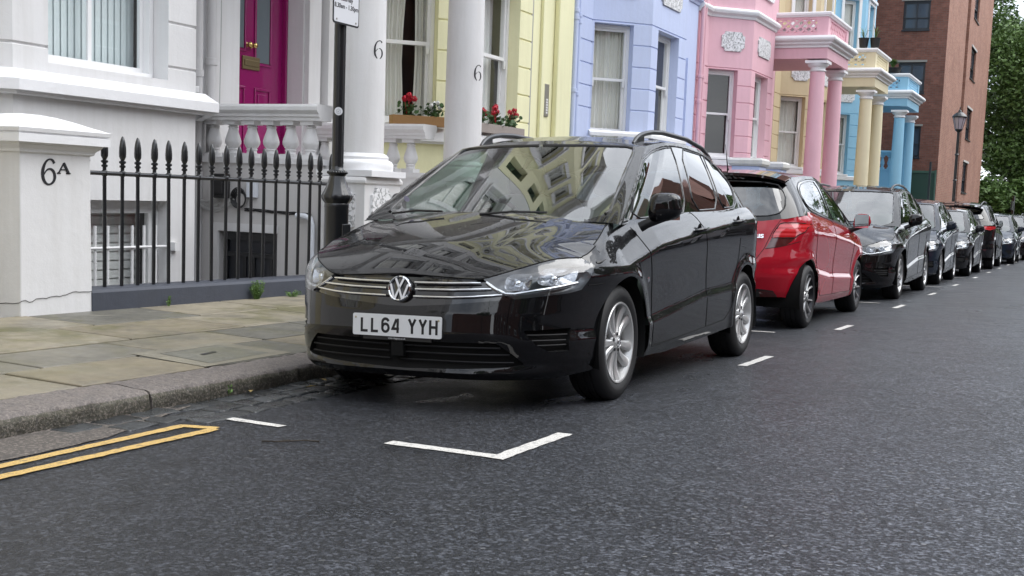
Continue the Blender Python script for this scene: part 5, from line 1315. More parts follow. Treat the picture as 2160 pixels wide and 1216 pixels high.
    if low_ledge:
        z_a, z_b, pr = low_ledge[:3]; ex = low_ledge[3] if len(low_ledge) > 3 else 0
        c = MB(); c.sweep([(0, z_a-.03), (pr-.05, z_a-.03), (pr-.05, z_a), (pr, z_a), (pr, z_b-.012), (pr-.02, z_b), (0, z_b+.075)], mitre([A, B_, (C_[0], C_[1]+ex), (D_[0], D_[1]+ex)])); c.build('ledge', trim, h, bevel=.004)
    else:
        c = MB(); c.sweep([(0, zs-.22), (.05, zs-.20), (.06, zs-.08), (.0, zs-.06)], mitre([A, B_, C_, D_])); c.build('ledge', trim, h)
    return h
def downpipe(name, label, x, y, z0, z1, r, mat, collars=(), parent=None, cat='pipe'):
    m = MB(); m.tube([(x, y, z0), (x, y, z1)], r, 14)
    for z in collars: m.lathe([(r, z-.04), (r+.012, z-.035), (r+.012, z+.035), (r, z+.04)], (x, y, 0), 14); m.box(x-r-.03, x, y-.012, y+.012, z-.015, z+.015)
    o = m.build(name, mat, parent, smooth=50)
    if not parent: tag(o, label, cat)
    return o
# ------------------------------------------------------------------ the terrace
GRP = 'terraced houses along the street'
# number 6: white house with magenta door
hw = house('terraced_house', 'white stucco terraced house with magenta front door and columned steps, nearest on the left', 0, 1.07, -.9, 6.93, MA['white'], MA['white_trim'], 2.06, 4.20, ('vblind', 'vblind'), fsill=False, fbars=1,
           low_ledge=(1.80, 1.905, .13, .14), door=(5.07, 6.30, 1.36, 4.3, []), group=GRP, plaques=False)
# deep door recess
m = MB(); m.box(-6.02, -5.95+.0, 4.9, 5.0, 1.34, 4.4); m.box(-6.02, -5.955, 6.25, 6.5, 1.34, 4.4); m.box(XF-.27-.02, XF-.27, 4.8, 5.05, 1.3, 4.4)
m.add([(-5.95, 6.292, 1.36), (-5.94, 6.292, 4.3), (-5.95, 6.292, 4.3)], [(0, 1, 2)])
m.build('door_recess', MA['grey_white'], hw)
d = MB(); X0 = -5.955; d.box(X0-.05, X0, 5.0, 6.25, 1.36, 3.55)
do = d.build('front_door', MA['magenta'], hw, label if False else None) if False else d.build('front_door', MA['magenta'], hw, bevel=.003); do['label'] = 'panelled magenta front door'
pn = MB()
def _cr(pts, ww, k=5):
    o, w = [], []; n = len(pts)
    for i in range(n-1):
        p = [Vector(pts[max(0, i-1)]), Vector(pts[i]), Vector(pts[i+1]), Vector(pts[min(n-1, i+2)])]
        for j in range(k):
            t = j/k; v = .5*((2*p[1])+(-p[0]+p[2])*t+(2*p[0]-5*p[1]+4*p[2]-p[3])*t*t+(-p[0]+3*p[1]-3*p[2]+p[3])*t**3); o.append(tuple(v)); w.append(ww[i]*(1-t)+ww[i+1]*t)
    return o+[tuple(pts[-1])], w+[ww[-1]]
def panel_frame(y0, y1, z0, z1, w=.03):
    for (a, b, c_, e) in ((y0, y1, z1-w, z1), (y0, y1, z0, z0+w), (y0, y0+w, z0+w, z1-w), (y1-w, y1, z0+w, z1-w)): pn.box(X0, X0+.018, a, b, c_, e)
for (a, b) in ((5.14, 5.53), (5.71, 6.02)):
    panel_frame(a, b, 1.46, 2.26); pn.box(X0, X0+.012, a+.07, b-.07, 1.53, 2.19); panel_frame(a-.01, b+.01, 2.52 if a > 5.5 else 2.66, 3.45)
pn.build('door_moulding', MA['magenta'], do, bevel=.006)
g = MB()
for (a, b) in ((5.17, 5.50), (5.735, 5.99)): g.box(X0, X0+.006, a, b, 2.56 if a > 5.5 else 2.70, 3.42)
g.build('door_glass', MA['obscured'], do)
for dy in (-.035, .06):
    b = MB(); b.lathe([(0, .085), (.026, .08), (.034, .06), (.028, .04), (.012, .028), (.012, .010), (.032, .006), (.032, 0)], (X0, 5.585+dy, 2.74), 18, 'x'); b.build('door_knob', MA['brass'], do, smooth=60)
b = MB(); b.box(X0, X0+.02, 5.47, 5.79, 2.46, 2.61); b.box(X0+.02, X0+.028, 5.50, 5.76, 2.50, 2.57); b.build('letterbox', MA['brass_old'], do, bevel=.004)
fr = MB(); fr.box(-6.0, -5.90, 6.25, 6.29, 1.36, 4.0); fr.box(-6.0, -5.90, 4.94, 5.0, 1.36, 4.0); fr.box(-6.0, -5.92, 5.0, 6.25, 3.56, 3.66); fr.build('door_frame', MA['magenta'], do)
p = MB(); p.box(XF+.001, XF+.07, 6.33, 6.58, 1.35, 4.9); p.box(XF+.001, XF+.13, 6.66, 6.92, -1.5, 4.9); p.box(XF+.001, XF+.05, 4.62, 5.02, 1.35, 4.9); p.build('pilaster', MA['white'], hw, bevel=.006)
# porch: pedestals, columns, balustrades, steps
for yc, nm in ((4.66, 'a'), (6.88, 'b')):
    pd = MB(); pd.box(XC-.30, XC+.26, yc-.36, yc+.34, -1.5, 1.17); pd.sweep([(0, 1.16), (.02, 1.17), (.02, 1.20), (0, 1.235), (-.30, 1.235)], mitre([(XC-.30, yc-.36), (XC+.26, yc-.36), (XC+.26, yc+.34), (XC-.30, yc+.34)]))
    po = pd.build('pedestal', MA['white'], hw, bevel=.008)
    plaque(po, (XC+.26, 0), (0, 1), yc-.25, yc+.13, .66, 1.13); plaque(po, (0, yc-.36), (1, 0), XC-.2, XC+.15, .66, 1.13)
    co = column(hw, (XC, yc-.02), 1.47, 4.60, .225, .20, MA['white'], MA['white_trim'])
    nb = MB(); ang = 0.0
    six = [(.038, .085), (.028, .100), (.005, .104), (-.022, .085), (-.040, .045), (-.045, -.005), (-.040, -.055), (-.015, -.095), (.012, -.095), (.036, -.07), (.044, -.035), (.036, .0), (.012, .018), (-.015, .008), (-.036, -.02)]
    ww = [.012, .009, .007, .010, .014, .016, .015, .010, .008, .011, .014, .012, .008, .006, .004]
    six = [(y*1.12, z*.90) for y, z in six]
    # numerals painted on the road side of the shaft, a little towards the steps
    a = R(-16); ox, oy = XC+.216*math.cos(a), yc-.02+.216*math.sin(a)
    s6, w6 = _cr(six, [q*1.15 for q in ww]); ribbon(nb, s6, w6, (ox, oy, 2.52), (-math.sin(a), math.cos(a), 0), (0, 0, 1), (math.cos(a), math.sin(a), 0), -.004, .004)
    nb.build('numeral', MA['ink'], co, fix=False)
balustrade(hw, (-5.66, 4.44), (XC-.32, 4.44), 1.40, 1.79, 1.79, 1.955, MA['white'], 6, pitch=.250, first=.16)
balustrade(hw, (-5.66, 6.60), (XC-.30, 6.60), 1.33, 1.73, 1.73, 1.90, MA['white'], 6, wallz=-1.5, pitch=.247, first=.12)
e = MB(); e.box(XF+.16, -3.46, 4.40, 7.12, 4.88, 5.5); e.sweep([(0, 5.26), (.05, 5.3), (.2, 5.4), (.22, 5.5), (0, 5.56)], mitre([(XF+.16, 4.40), (-3.46, 4.40), (-3.46, 7.12), (XF+.16, 7.12)])); e.build('entablature', MA['white'], hw)
st = MB()
st.box(-5.95, -4.75, 4.56, 6.48, 1.10, 1.355)
for i in range(6): st.box(-4.75+i*.26, -4.49+i*.26, 4.56, 6.48, -.3, 1.355-.18*(i+1)) if -4.75+i*.26 < -3.4 else None
st.build('steps', MA['grey_white'], hw, bevel=.01)
# basement window of the bay with its white bars
bf = sash(hw, (XB, 1.07), (0, 1), (.84, 1.86, -1.2, .93), .16, 'none', simple=True, sill=False)
sl = MB(); sl.box(XB-.44, XB-.43, 1.88, 2.97, -1.1, .92); z = .86
while z > -1.0: sl.box(XB-.42, XB-.40, 1.9, 2.95, z-.075, z-.006); z -= .085
sl.build('blind', MA['lace'], bf)
br = MB()
for i in range(6): br.tube([(XB-.05, 2.02+i*.155, -1.0), (XB-.05, 2.02+i*.155, .70)], .014, 8)
br.build('bars', MA['frame'], bf, smooth=50)
br = MB(); br.tube([(XB-.035, 1.88, .50), (XB-.035, 2.98, .50)], .013, 8); br.build('bar_rail', MA['frame'], bf, smooth=50)
lk = MB(); lk.box(XB+.0, XB+.05, 2.95, 3.02, .46, .54); lk.build('bar_bracket', MA['frame'], bf)
# basement door below the steps, in the side wall of the steps
YW = 4.34
m = MB(); wall(m, (-5.68, YW), (1, 0), 1.66, -1.6, 1.345, [(.34, 1.10, -1.3, .61)], rd=.12); m.box(-5.67, -4.04, 4.47, 4.55, -1.6, 1.34); m.build('step_wall', MA['grey_white'], hw, fix=False)
bd = MB(); bd.box(-5.34, -4.58, YW+.10, YW+.13, -1.3, .61); bd = bd.build('basement_door', MA['darkframe'], hw, bevel=.003)
m = MB(); y_ = YW+.07; m.box(-5.335, -5.28, y_, YW+.10, -1.3, .60); m.box(-4.64, -4.585, y_, YW+.10, -1.3, .60); m.box(-5.28, -4.64, y_, YW+.10, .52, .60); m.box(-5.28, -4.64, y_, YW+.10, .34, .39)
for i in range(5): m.box(-5.20+i*.115, -5.16+i*.115, YW+.085, YW+.10, -1.2, .34)
m.build('door_moulding', MA['iron'], bd)
m = MB(); m.box(-5.44, -5.345, YW-.02, YW, -1.4, .70); m.box(-5.345, -4.57, YW-.02, YW, .615, .70); m.build('door_surround', MA['white'], hw)
downpipe('downpipe', 0, XF+.07, 4.30, -1.6, TOPZ-.4, .045, MA['pipe'], (2.28, 1.2, 3.5, 6), hw)
downpipe('downpipe', 0, XF+.08, 4.50, -1.6, TOPZ-.4, .052, MA['pipe'], (2.42, 1.35, 3.7, 6), hw)
m = MB(); m.tube([(-4.30, YW-.06, .815), (-4.19, YW-.06, .812), (-4.13, YW-.06, .79), (-4.105, YW-.06, .73), (-4.10, YW-.06, -1.4)], .030, 12); m.build('waste_pipe', MA['pvc'], hw, smooth=50)
m = MB(); m.box(-5.35, -5.20, YW-.10, YW-.001, .96, 1.22); m.box(-5.34, -5.21, YW-.125, YW-.10, 1.0, 1.19); m.build('junction_box', MA['cable'], hw, bevel=.02)
m = MB(); m.box(-4.955, -4.83, YW-.05, YW-.001, .98, 1.15); m.build('meter_box', MA['pvc'], hw, bevel=.006)
m = MB()
for j in range(5):
    r_ = .072+.009*j; m.tube([(-5.05+r_*.9*math.cos(R(a)+j), YW-.02-.010*j, .955+r_*math.sin(R(a)+j)+.004*j) for a in range(0, 360, 15)], .007, 6, closed=True)
m.build('cable_coil', MA['cable'], hw, smooth=60)
m = MB(); rr_ = random.Random(4)
for j in range(10):
    pts = []; dip = rr_.uniform(.03, .11); xe = rr_.choice([-5.33, -5.28, -5.12])
    for i in range(17): f = i/16; pts.append((-5.60+(xe+5.60)*f, YW-.03-rr_.uniform(0, .012), .95+.03*f-dip*math.sin(math.pi*f)-.008*j+rr_.uniform(-.005, .005)))
    m.tube(pts, .0055, 5)
m.build('cables', MA['cable_w'], hw, smooth=60)
m = MB()
for j in range(3): m.tube([(-5.0+.85*i/12, YW-.012, .862-.010*j-.022*(i/12)+rr_.uniform(-.005, .005)) for i in range(13)], .006, 5)
m.build('wall_cable', MA['cable'], hw, smooth=60)
m = MB(); m.tube([(XF+.16, 4.56, 4.3), (XF+.15, 4.57, 2.9), (XF+.14, 4.56, 1.35)], .006, 5); m.build('aerial_cable', MA['cable_w'], hw)
# yellow house
hy = house('terraced_house', 'pale yellow stucco terraced house with red geraniums in its window boxes', 1, 8.79, 6.95, 14.55, MA['yellow'], MA['white_trim'], 2.02, 4.22, ('pair', 'right'), low_ledge=(1.79, 1.925, .12), group=GRP, frontwin=(.33, 1.78), cantw=(.08, .88), dzc=.0, plaques=True)
m = MB(); m.box(XF+.001, XF+.10, 13.85, 14.50, 0, 4.9); m.build('pilaster', MA['yellow'], hy, bevel=.02)
m = MB(); m.box(XF+.001, XF+.06, 13.25, 13.40, 0, 4.6); m.build('pilaster', MA['yellow'], hy, bevel=.01)
m = MB(); m.box(XF+.002, XF+.05, 12.75, 12.86, .9, 4.4); m.box(XF+.002, XF+.05, 12.05, 12.13, .9, 4.4); m.box(XF+.002, XF+.06, 12.13, 12.75, 3.25, 3.36); f_ = m.build('front_door', plain('grey_door_frame', (.34, .33, .30), .5), hy, bevel=.01)
m = MB(); m.box(XF+.003, XF+.02, 12.13, 12.75, 3.36, 4.4); m.build('fanlight', MA['darkpane'], f_)
m = MB(); m.box(XF+.003, XF+.03, 12.13, 12.75, .9, 3.25); m.build('door_leaf', plain('dark_door', (.05, .05, .045), .4), f_)
m = MB(); m.box(XF+.002, XF+.022, 13.50, 13.68, 2.50, 3.06); ic = m.build('intercom', MA['steel'], hy, bevel=.003)
m = MB()
for i in range(6): m.box(XF+.022, XF+.028, 13.56, 13.63, 2.55+i*.045, 2.58+i*.045)
m.build('buttons', MA['frame'], ic)
# blue house
hb = house('terraced_house', 'lavender blue stucco terraced house with cream curtains, between the yellow and pink houses', 2, 16.52, 14.56, 22.3, MA['blue'], MA['blue'], 2.36, 4.42, ('left', 'right'), group=GRP, frontwin=(.38, 1.70), cantw=(.04, .86), dzc=.10)
downpipe('downpipe', 0, XF+.08, 14.62, -1, TOPZ-.4, .055, MA['blue'], (3.05, 4.35, 4.48, 6), hb)
downpipe('downpipe', 0, XF+.07, 14.80, -1, TOPZ-.4, .045, MA['blue'], (4.3, 4.42, 3.0), hb)
m = MB(); m.sweep([(0, 2.28), (.10, 2.30), (.10, 2.36), (0, 2.41)], mitre([(XF, 16.52-.88), (XB, 16.52), (XB, 18.74)])); m.build('sill_course', MA['white_trim'], hb)
m = MB(); m.box(XF+.86, XB+.03, 18.80, 18.98, 1, 4.1); m.build('corner_strip', MA['blue'], hb)
for yc in (20.62, 22.62):
    m = MB(); m.box(XC-.38, XC+.02+.22, yc-.30, yc+.30, -.4, 1.93); po = m.build('pedestal', MA['blue'], hb, bevel=.01)
    m = MB(); m.sweep([(0, 1.93), (.04, 1.94), (.06, 1.97), (.07, 1.98), (.07, 2.06), (.03, 2.10), (-.3, 2.12)], mitre([(XC-.38, yc+.30), (XC-.38, yc-.30), (XC+.24, yc-.30), (XC+.24, yc+.30), (XC-.38, yc+.30)])); m.box(XC-.38, XC+.24, yc-.30, yc+.30, 1.93, 2.11); m.build('coping', stucco('old_coping', (.66, .65, .62), .25), po)
# pink, tan and sky blue houses with porches
hp = house('terraced_house', 'pink stucco terraced house with dark blinds and twin pink porch columns', 3, 24.12, 22.32, 30.2, MA['pink'], MA['white_trim'], 2.24, 4.38, ('slats', 'curtain'), group=GRP, frontwin=(.38, 1.70), cantw=(.04, .86), dzc=.0)
porch(hp, 26.92, 29.35, MA['pink'], MA['white_trim'], 4.66, 1.2, False)
downpipe('downpipe', 0, XF+.08, 22.42, -1, TOPZ-.4, .05, MA['pink'], (4.1, 3.5), hp)
downpipe('downpipe', 0, XF+.08, 22.62, -1, TOPZ-.4, .04, MA['pink'], (4.1,), hp)
ht = house('terraced_house', 'tan stucco terraced house with cream porch columns, beyond the pink house', 4, 31.85, 30.22, 37.9, MA['tan'], MA['white_trim'], 2.28, 4.40, ('curtain', 'net'), group=GRP, frontwin=(.36, 1.80), cantw=(.03, .90), simple=True, dzc=.05)
porch(ht, 34.62, 36.9, MA['cream'], MA['white_trim'], 4.60, 1.2, True)
hc_ = house('terraced_house', 'sky blue stucco terraced house at the far end, next to the brick block', 5, 39.6, 37.92, 46.6, MA['cyan'], MA['white_trim'], 2.3, 4.45, ('curtain', 'net'), group=GRP, frontwin=(.36, 1.80), cantw=(.24, .86), simple=True, dzc=.05)
porch(hc_, 42.2, 45.0, MA['cyan'], MA['white_trim'], 4.56, 1.2, True)
balustrade(hc_, (-5.6, 46.3), (-3.9, 46.3), 2.75, 3.3, 3.3, 3.5, MA['cyan'], 6, wallz=-1, pitch=.28, first=.15)
# plants on the porches
def plant_pot(x, y, z, label, hh=.28, r=.16, spiky=False, name='plant_pot', n=26, seed=1, grp=None):
    t = empty(name, (x, y, z), 0, label, 'potted plant', grp); m = MB(); m.lathe([(0, .02), (r*.8, 0), (r, hh), (r*1.06, hh), (r*1.06, hh+.02), (r*.95, hh+.02), (r*.9, hh-.03), (0, hh-.03)], n=20); m.build('pot', MA['pot'], t, smooth=40)
    q = random.Random(seed); l = MB()
    for i in range(n):
        a = q.uniform(0, 6.28); ln = q.uniform(.25, .5) if not spiky else q.uniform(.28, .42); tilt = q.uniform(.1, 1.0)
        p = [Vector((0, 0, hh-.02)), Vector((math.cos(a)*ln*.4*tilt, math.sin(a)*ln*.4*tilt, hh+ln*.6)), Vector((math.cos(a)*ln*tilt, math.sin(a)*ln*tilt, hh+ln*(.9 if tilt < .6 else .6)))]
        s = Vector((-math.sin(a), math.cos(a), 0))*.014
        l.add([p[0]-s, p[0]+s, p[1]+s, p[1]-s, p[2]], [(0, 1, 2, 3), (3, 2, 4)])
    l.build('leaves', MA['leaves2'], t, fix=False); return t
plant_pot(-3.95, 34.65, 6.24, 'black plant pot with thin stems on the cream porch parapet, left of its pair', n=10, seed=2, grp='black pots on the cream porch'); plant_pot(-3.60, 34.7, 6.24, 'black plant pot on the outer corner of the cream porch parapet', n=12, seed=3, grp='black pots on the cream porch')
plant_pot(-4.1, 42.1, 6.2, 'spiky yellow-green plant on the sky blue porch parapet', hh=.18, r=.3, spiky=True, n=260, seed=5, name='spiky_plant')
# ------------------------------------------------------------------ gate pier, low wall and railing
t = empty('gate_pier', (-3.9, .36, .1), 0, 'white square gate pier with domed cap marked 6A, at the left edge of the photo', 'gate pier'); t.matrix_world = Matrix.Identity(4)
m = MB(); ya, yb_ = .03, .69; xa, xb_ = -4.26, -3.60; zb_ = .04
def pierf(zz, ex): return [(xa-ex, ya-ex, zz), (xb_+ex, ya-ex, zz), (xb_+ex, yb_+ex, zz), (xa-ex, yb_+ex, zz)]
def loft(m, levels):
    for (z0, e0), (z1, e1) in zip(levels[:-1], levels[1:]): m.add(pierf(z0, e0)+pierf(z1, e1), [(0, 1, 5, 4), (1, 2, 6, 5), (2, 3, 7, 6), (3, 0, 4, 7)])
loft(m, [(zb_-.2, .014), (.30, .008), (.9, .002), (1.285, 0)]); m.build('shaft', MA['white'], t, bevel=.008)
m = MB(); loft(m, [(1.275, .0), (1.285, .02), (1.305, .025), (1.33, .055), (1.348, .065), (1.350, .10), (1.405, .10), (1.408, .085), (1.418, .085), (1.422, .10), (1.448, .105), (1.455, .085)])
loft(m, [(1.455, .085), (1.468, .05), (1.485, .0), (1.515, -.075), (1.545, -.17), (1.560, -.25), (1.564, -.33)]); m.build('cap', MA['white_trim'], t, fix=True, merge=.0005)
cr_ = MB(); qr = random.Random(2); pts = []
for i in range(22):
    f = i/21; y = .03-.10*0+f*.66; pts.append((xb_+.013, y, .235+.05*f+qr.uniform(-.010, .010)))
cr_.tube([(xa+.30*0+(xb_-xa)*k/10, ya-.013, .20+.03*k/10+qr.uniform(-.01, .01)) for k in range(11)]+pts, .0022, 4); cr_.build('crack', MA['earth'], t)
nb = MB(); o_, a_, b_, n_ = (-3.598, .222, 1.062), (0, 1, 0), (0, 0, 1), (1, 0, 0)
six = [(.115, .150), (.100, .172), (.072, .178), (.040, .160), (.016, .120), (.008, .075), (.018, .030), (.045, .004), (.078, .002), (.108, .022), (.120, .055), (.108, .092), (.078, .110), (.045, .100), (.020, .068)]
s6, w6 = _cr(six, [.020, .014, .010, .014, .022, .026, .023, .014, .012, .018, .023, .020, .013, .009, .006]); ribbon(nb, s6, w6, o_, a_, b_, n_, -.002, .004)
for st_, w_ in (([(.155, .082), (.205, .155)], .010), ([(.205, .155), (.250, .082)], .022), ([(.178, .108), (.232, .108)], .008), ([(.142, .082), (.175, .082)], .009), ([(.228, .082), (.268, .082)], .009)): ribbon(nb, st_, w_, o_, a_, b_, n_, -.002, .004)
nb.build('number', MA['ink'], t, fix=False)
w = MB(); y0, y1 = .69, 4.32
w.prism([(-3.88, -1.5), (-3.58, -.2), (-3.58, .262-.012*0), (-3.595, .285), (-3.865, .285), (-3.88, .27)], (0, 0, 0), (1, 0, 0), (0, 0, 1), (0, 1, 0), y0, y1)
wo = w.build('low_wall', MA['plinth'], None, bevel=.006); tag(wo, 'low slate-grey painted wall carrying the black spear railing', 'low wall')
for v in wo.data.vertices: v.co.z -= GY*(v.co.y-.7)
w2 = MB(); w2.box(-3.86, -3.60, -12, -1.6, -1.5, 1.0); tag(w2.build('garden_wall', MA['white'], None), 'white garden wall running on to the left of the 6A gate pier', 'garden wall')
rl = empty('railing', (-3.74, 2.5, .3), 0, 'black iron railing of spear-headed bars beside the white gate pier', 'railing'); rl.matrix_world = Matrix.Identity(4)
mr = MB(); mr.tube([(-3.74, .69, 1.160), (-3.74, 4.33, 1.160-GY*3.6+.03)], .017, 8); mr.build('rail', MA['iron'], rl, smooth=50)
ys_ = [.80+i*.1815 for i in range(19)]
bar = MB(); zr = 1.16
bar.tube([(0, 0, .27), (0, 0, 1.24)], .0150, 10)
bar.lathe([(.014, 1.205), (.024, 1.21), (.024, 1.222), (.015, 1.228), (.015, 1.236), (.027, 1.243), (.027, 1.256), (.014, 1.264), (.017, 1.270), (.027, 1.292), (.0285, 1.325), (.0265, 1.365), (.020, 1.41), (.010, 1.443), (0, 1.452)], n=14)
bar.lathe([(.020, 1.139), (.023, 1.143), (.023, 1.177), (.020, 1.181)], n=12)
b0 = bar.build('spear_bar', MA['iron'], rl, smooth=45)
for i, y in enumerate(ys_):
    b = b0 if i == 0 else b0.copy()
    if i: COL.objects.link(b); b.parent = rl
    b.location = (-3.74, y, .008*i*.12-GY*(y-.8)*.5); b.rotation_euler = (random.uniform(-.008, .008), random.uniform(-.004, .004), random.uniform(0, 3))
    if i % 5 == 0 and False: pass
hr = MB(); hr.tube([(-3.95, .75, .40), (-4.4, 1.2, .12), (-4.9, 1.7, -.2)], .02, 8); tag(hr.build('handrail', MA['iron'], None, smooth=50), 'black handrail of the basement steps behind the railing, close to the gate pier', 'handrail')
# lightwell floor and far walls (setting)
m = MB(); m.add([(x, y, -1.6) for y in (-9, 47) for x in (XF-.5, -3.7)], [(0, 1, 3, 2)]); S_(m.build('lightwell_floor', MA['earth'], fix=False))
m = MB(); m.box(-3.86, -3.62, 7.3, 20.2, -1.5, .25); m.box(-3.86, -3.62, 30.2, 34.0, -1.5, .1); tag(m.build('low_wall', MA['plinth'], None), 'low dark wall at the back of the pavement hidden behind the parked cars', 'low wall')
# ------------------------------------------------------------------ lamp post with parking sign
lp = empty('lamp_post', (-1.3, .5, pavez(-1.3, .5)), 0, 'black cast-iron post on the pavement carrying a parking sign and a round white sticker', 'lamp post'); z0 = lp.location.z
m = MB(); m.lathe([(.13, 0), (.13, .03), (.105, .06), (.082, .10), (.078, .9), (.080, .905), (.080, .925), (.078, .93)], n=32)
lb = m.build('base', MA['iron'], lp, smooth=45); 
m = MB(); 
def bell(u, v):
    a = 2*math.pi*u; prof = [(.078, .93), (.094, .955), (.10, .975), (.092, .992), (.073, 1.03), (.058, 1.075), (.050, 1.105), (.055, 1.112)]
    r, z = prof[int(round(v*7))]; k = 1+.035*math.cos(10*a) if .94 < z < 1.05 else 1; return (r*k*math.cos(a), r*k*math.sin(a), z)
m.grid(bell, 80, 8, cu=True); m.lathe([(.055, 1.112), (.060, 1.118), (.062, 1.128), (.060, 1.138), (.050, 1.142), (.040, 1.150), (.0385, 1.17)], n=30)
for k in range(22): a = 2*math.pi*k/22; m.lathe([(0, -.010), (.007, -.006), (.009, 0), (.007, .006), (0, .010)], (.060*math.cos(a), .060*math.sin(a), 1.128), 6)
m.build('collar', MA['iron'], lp, smooth=50)
m = MB(); m.lathe([(.0385, 1.16), (.0375, 4.6), (.03, 5.2)], n=28); m.build('shaft', MA['iron'], lp, smooth=60)
m = MB(); m.box(.068, .084, -.045, .045, .25, .80); m.build('service_hatch', MA['iron'], lp, bevel=.006)
m = MB(); a = R(-58); M_ = frame((.0385*math.cos(a), .0385*math.sin(a), 1.6-z0), (-math.sin(a), math.cos(a), 0), (0, 0, 1)); m.M = M_; m.lathe([(0, .002), (.026, .0015), (.026, -.004)], n=24); sk = m.build('sticker', MA['sign'], lp)
m = MB(M_); m.tube([(.014*math.cos(R(q)), .014*math.sin(R(q)), .0025) for q in range(0, 360, 20)], .0012, 5, closed=True); ribbon(m, [(-.006, .002), (-.002, -.005), (.007, .006)], .003, (0, 0, 0), (1, 0, 0), (0, 1, 0), (0, 0, 1), .002, .0028); m.build('sticker_print', plain('grey_print', (.35, .36, .38), .6), sk)
sg_ = empty('parking_sign', (-1.235, .47, 2.14), 0, 'white parking restriction sign reading Saturday 8.30am to 1.30pm, fixed to the black post', 'sign'); sg_.matrix_world = Matrix.Identity(4)
def rrect(w, h, r): return arc(w/2-r, h/2-r, r, r, 0, 90, 4)+arc(-w/2+r, h/2-r, r, r, 90, 180, 4)+arc(-w/2+r, -h/2+r, r, r, 180, 270, 4)+arc(w/2-r, -h/2+r, r, r, 270, 360, 4)
m = MB(); m.prism(rrect(.30, .46, .02), (-1.240, .472, 2.368), (0, 1, 0), (0, 0, 1), (1, 0, 0), -.003, 0); so = m.build('sign_border', MA['ink'], sg_)
m = MB(); m.prism(rrect(.278, .438, .014), (-1.240, .472, 2.368), (0, 1, 0), (0, 0, 1), (1, 0, 0), 0, .002); so = m.build('plate', MA['sign'], sg_)
FR = lambda z, y=.472: Matrix(((0, 0, 1, -1.2375), (1, 0, 0, y), (0, 1, 0, z), (0, 0, 0, 1)))
for z_, s_ in ((2.298, 'Saturday'), (2.250, '8.30am - 1.30pm'), (2.346, '8.30am - 10pm'), (2.394, 'Mon - Fri')): text_mesh('lettering', s_, .040, MA['ink'], FR(z_), so, .001, .0006)
m = MB()
for dy in (-.11, .11): m.lathe([(0, .004), (.006, .003), (.007, 0)], (-1.238, .472+dy, 2.165), 8, 'x')
m.build('rivet', MA['steel'], so)
m = MB(); m.lathe([(.042, 2.30), (.042, 2.34)], (-1.3, .5, 0), 24); m.box(-1.262, -1.243, .44, .54, 2.30, 2.34); m.build('clamp', MA['iron'], sg_)
# ------------------------------------------------------------------ window boxes
def window_box(O, D, L, z, label, mat, flowers, seed, endmat=None):
    O = Vector(O); D = Vector(D).normalized(); N = Vector((D.y, -D.x)); M = Matrix(((D.x, N.x, 0, O.x), (D.y, N.y, 0, O.y), (0, 0, 1, z), (0, 0, 0, 1)))
    t = empty('window_box', mat=M, label=label, cat='window box', group='planted window boxes of the yellow house'); b = MB(); H, Dp = .13, .20
    b.box(0, L, Dp-.02, Dp, 0, H); b.box(0, L, 0, .02, 0, H); b.box(.0, .02, .021, Dp-.021, 0, H); b.box(L-.02, L, .021, Dp-.021, 0, H); b.box(.02, L-.02, .02, Dp-.02, 0, H-.03); b.build('trough', mat, t, bevel=.003)
    if endmat: e = MB(); e.box(-.008, -.001, .0, Dp, 0, H); e.build('end_board', endmat, t)
    q = random.Random(seed)
    for (fx, kind) in flowers:
        g = empty('geranium' if kind == 'r' else 'bedding_plant', mat=M @ Matrix.Translation((fx*L, Dp/2, H-.03)), label=None); g.parent = None
        tag(g, ('red geranium' if kind == 'r' else 'white flowering plant')+' '+{0: 'at the left end', 1: 'in the middle', 2: 'at the right end'}[min(2, int(fx*3))]+' of the '+('weathered grey' if endmat else 'orange-brown')+' window box', 'flower', 'flowers in the window boxes')
        l = MB()
        for i in range(80):
            a, r_, h = q.uniform(0, 6.28), abs(q.gauss(0, .07)), q.uniform(.02, .20); c = Vector((r_*math.cos(a)*1.3, r_*math.sin(a), h)); s = q.uniform(.02, .038)
            u = Vector((q.gauss(0, 1), q.gauss(0, 1), q.gauss(0, .6))).normalized(); v = u.orthogonal().normalized(); n6 = [c+(u*math.cos(k*1.047)+v*math.sin(k*1.047))*s*q.uniform(.8, 1.1) for k in range(6)]; l.add(n6, [tuple(range(6))])
            if i % 5 == 0: l.tube([(0, 0, -.02), c*.6, c], .0035, 4)
        l.build('foliage', MA['leaf'], g, fix=False)
        for j in range(4 if kind == 'r' else 5):
            f = MB(); cx = Vector((q.uniform(-.10, .10), q.uniform(-.03, .07), q.uniform(.17, .30) if kind == 'r' else q.uniform(.12, .22))); R_ = .045 if kind == 'r' else .028
            for i in range(70):
                dct = Vector((q.gauss(0, 1), q.gauss(0, 1), q.gauss(0, 1))).normalized(); c = cx+dct*R_*q.uniform(.6, 1); u = dct.orthogonal().normalized(); v = dct.cross(u); s = .013; an = q.uniform(0, 3); u, v = u*math.cos(an)+v*math.sin(an), v*math.cos(an)-u*math.sin(an)
                f.add([c+u*s, c+v*s, c-u*s, c-v*s], [(0, 1, 2, 3)])
            f.tube([(0, 0, 0), cx*.5, cx], .003, 4); f.build('flower_head', MA['redfl'] if kind == 'r' else MA['whitefl'], g, fix=False)
dd = XB-XF; yA = 8.79-dd
s2 = math.sqrt(.5)
window_box((XF+.22*s2+.03, yA+.22*s2-.03, 0), (1, 1), .80, 1.985, 'small orange-brown wooden window box in the yellow bay, between the white columns', MA['wood'], ((.28, 'r'), (.74, 'w')), 3)
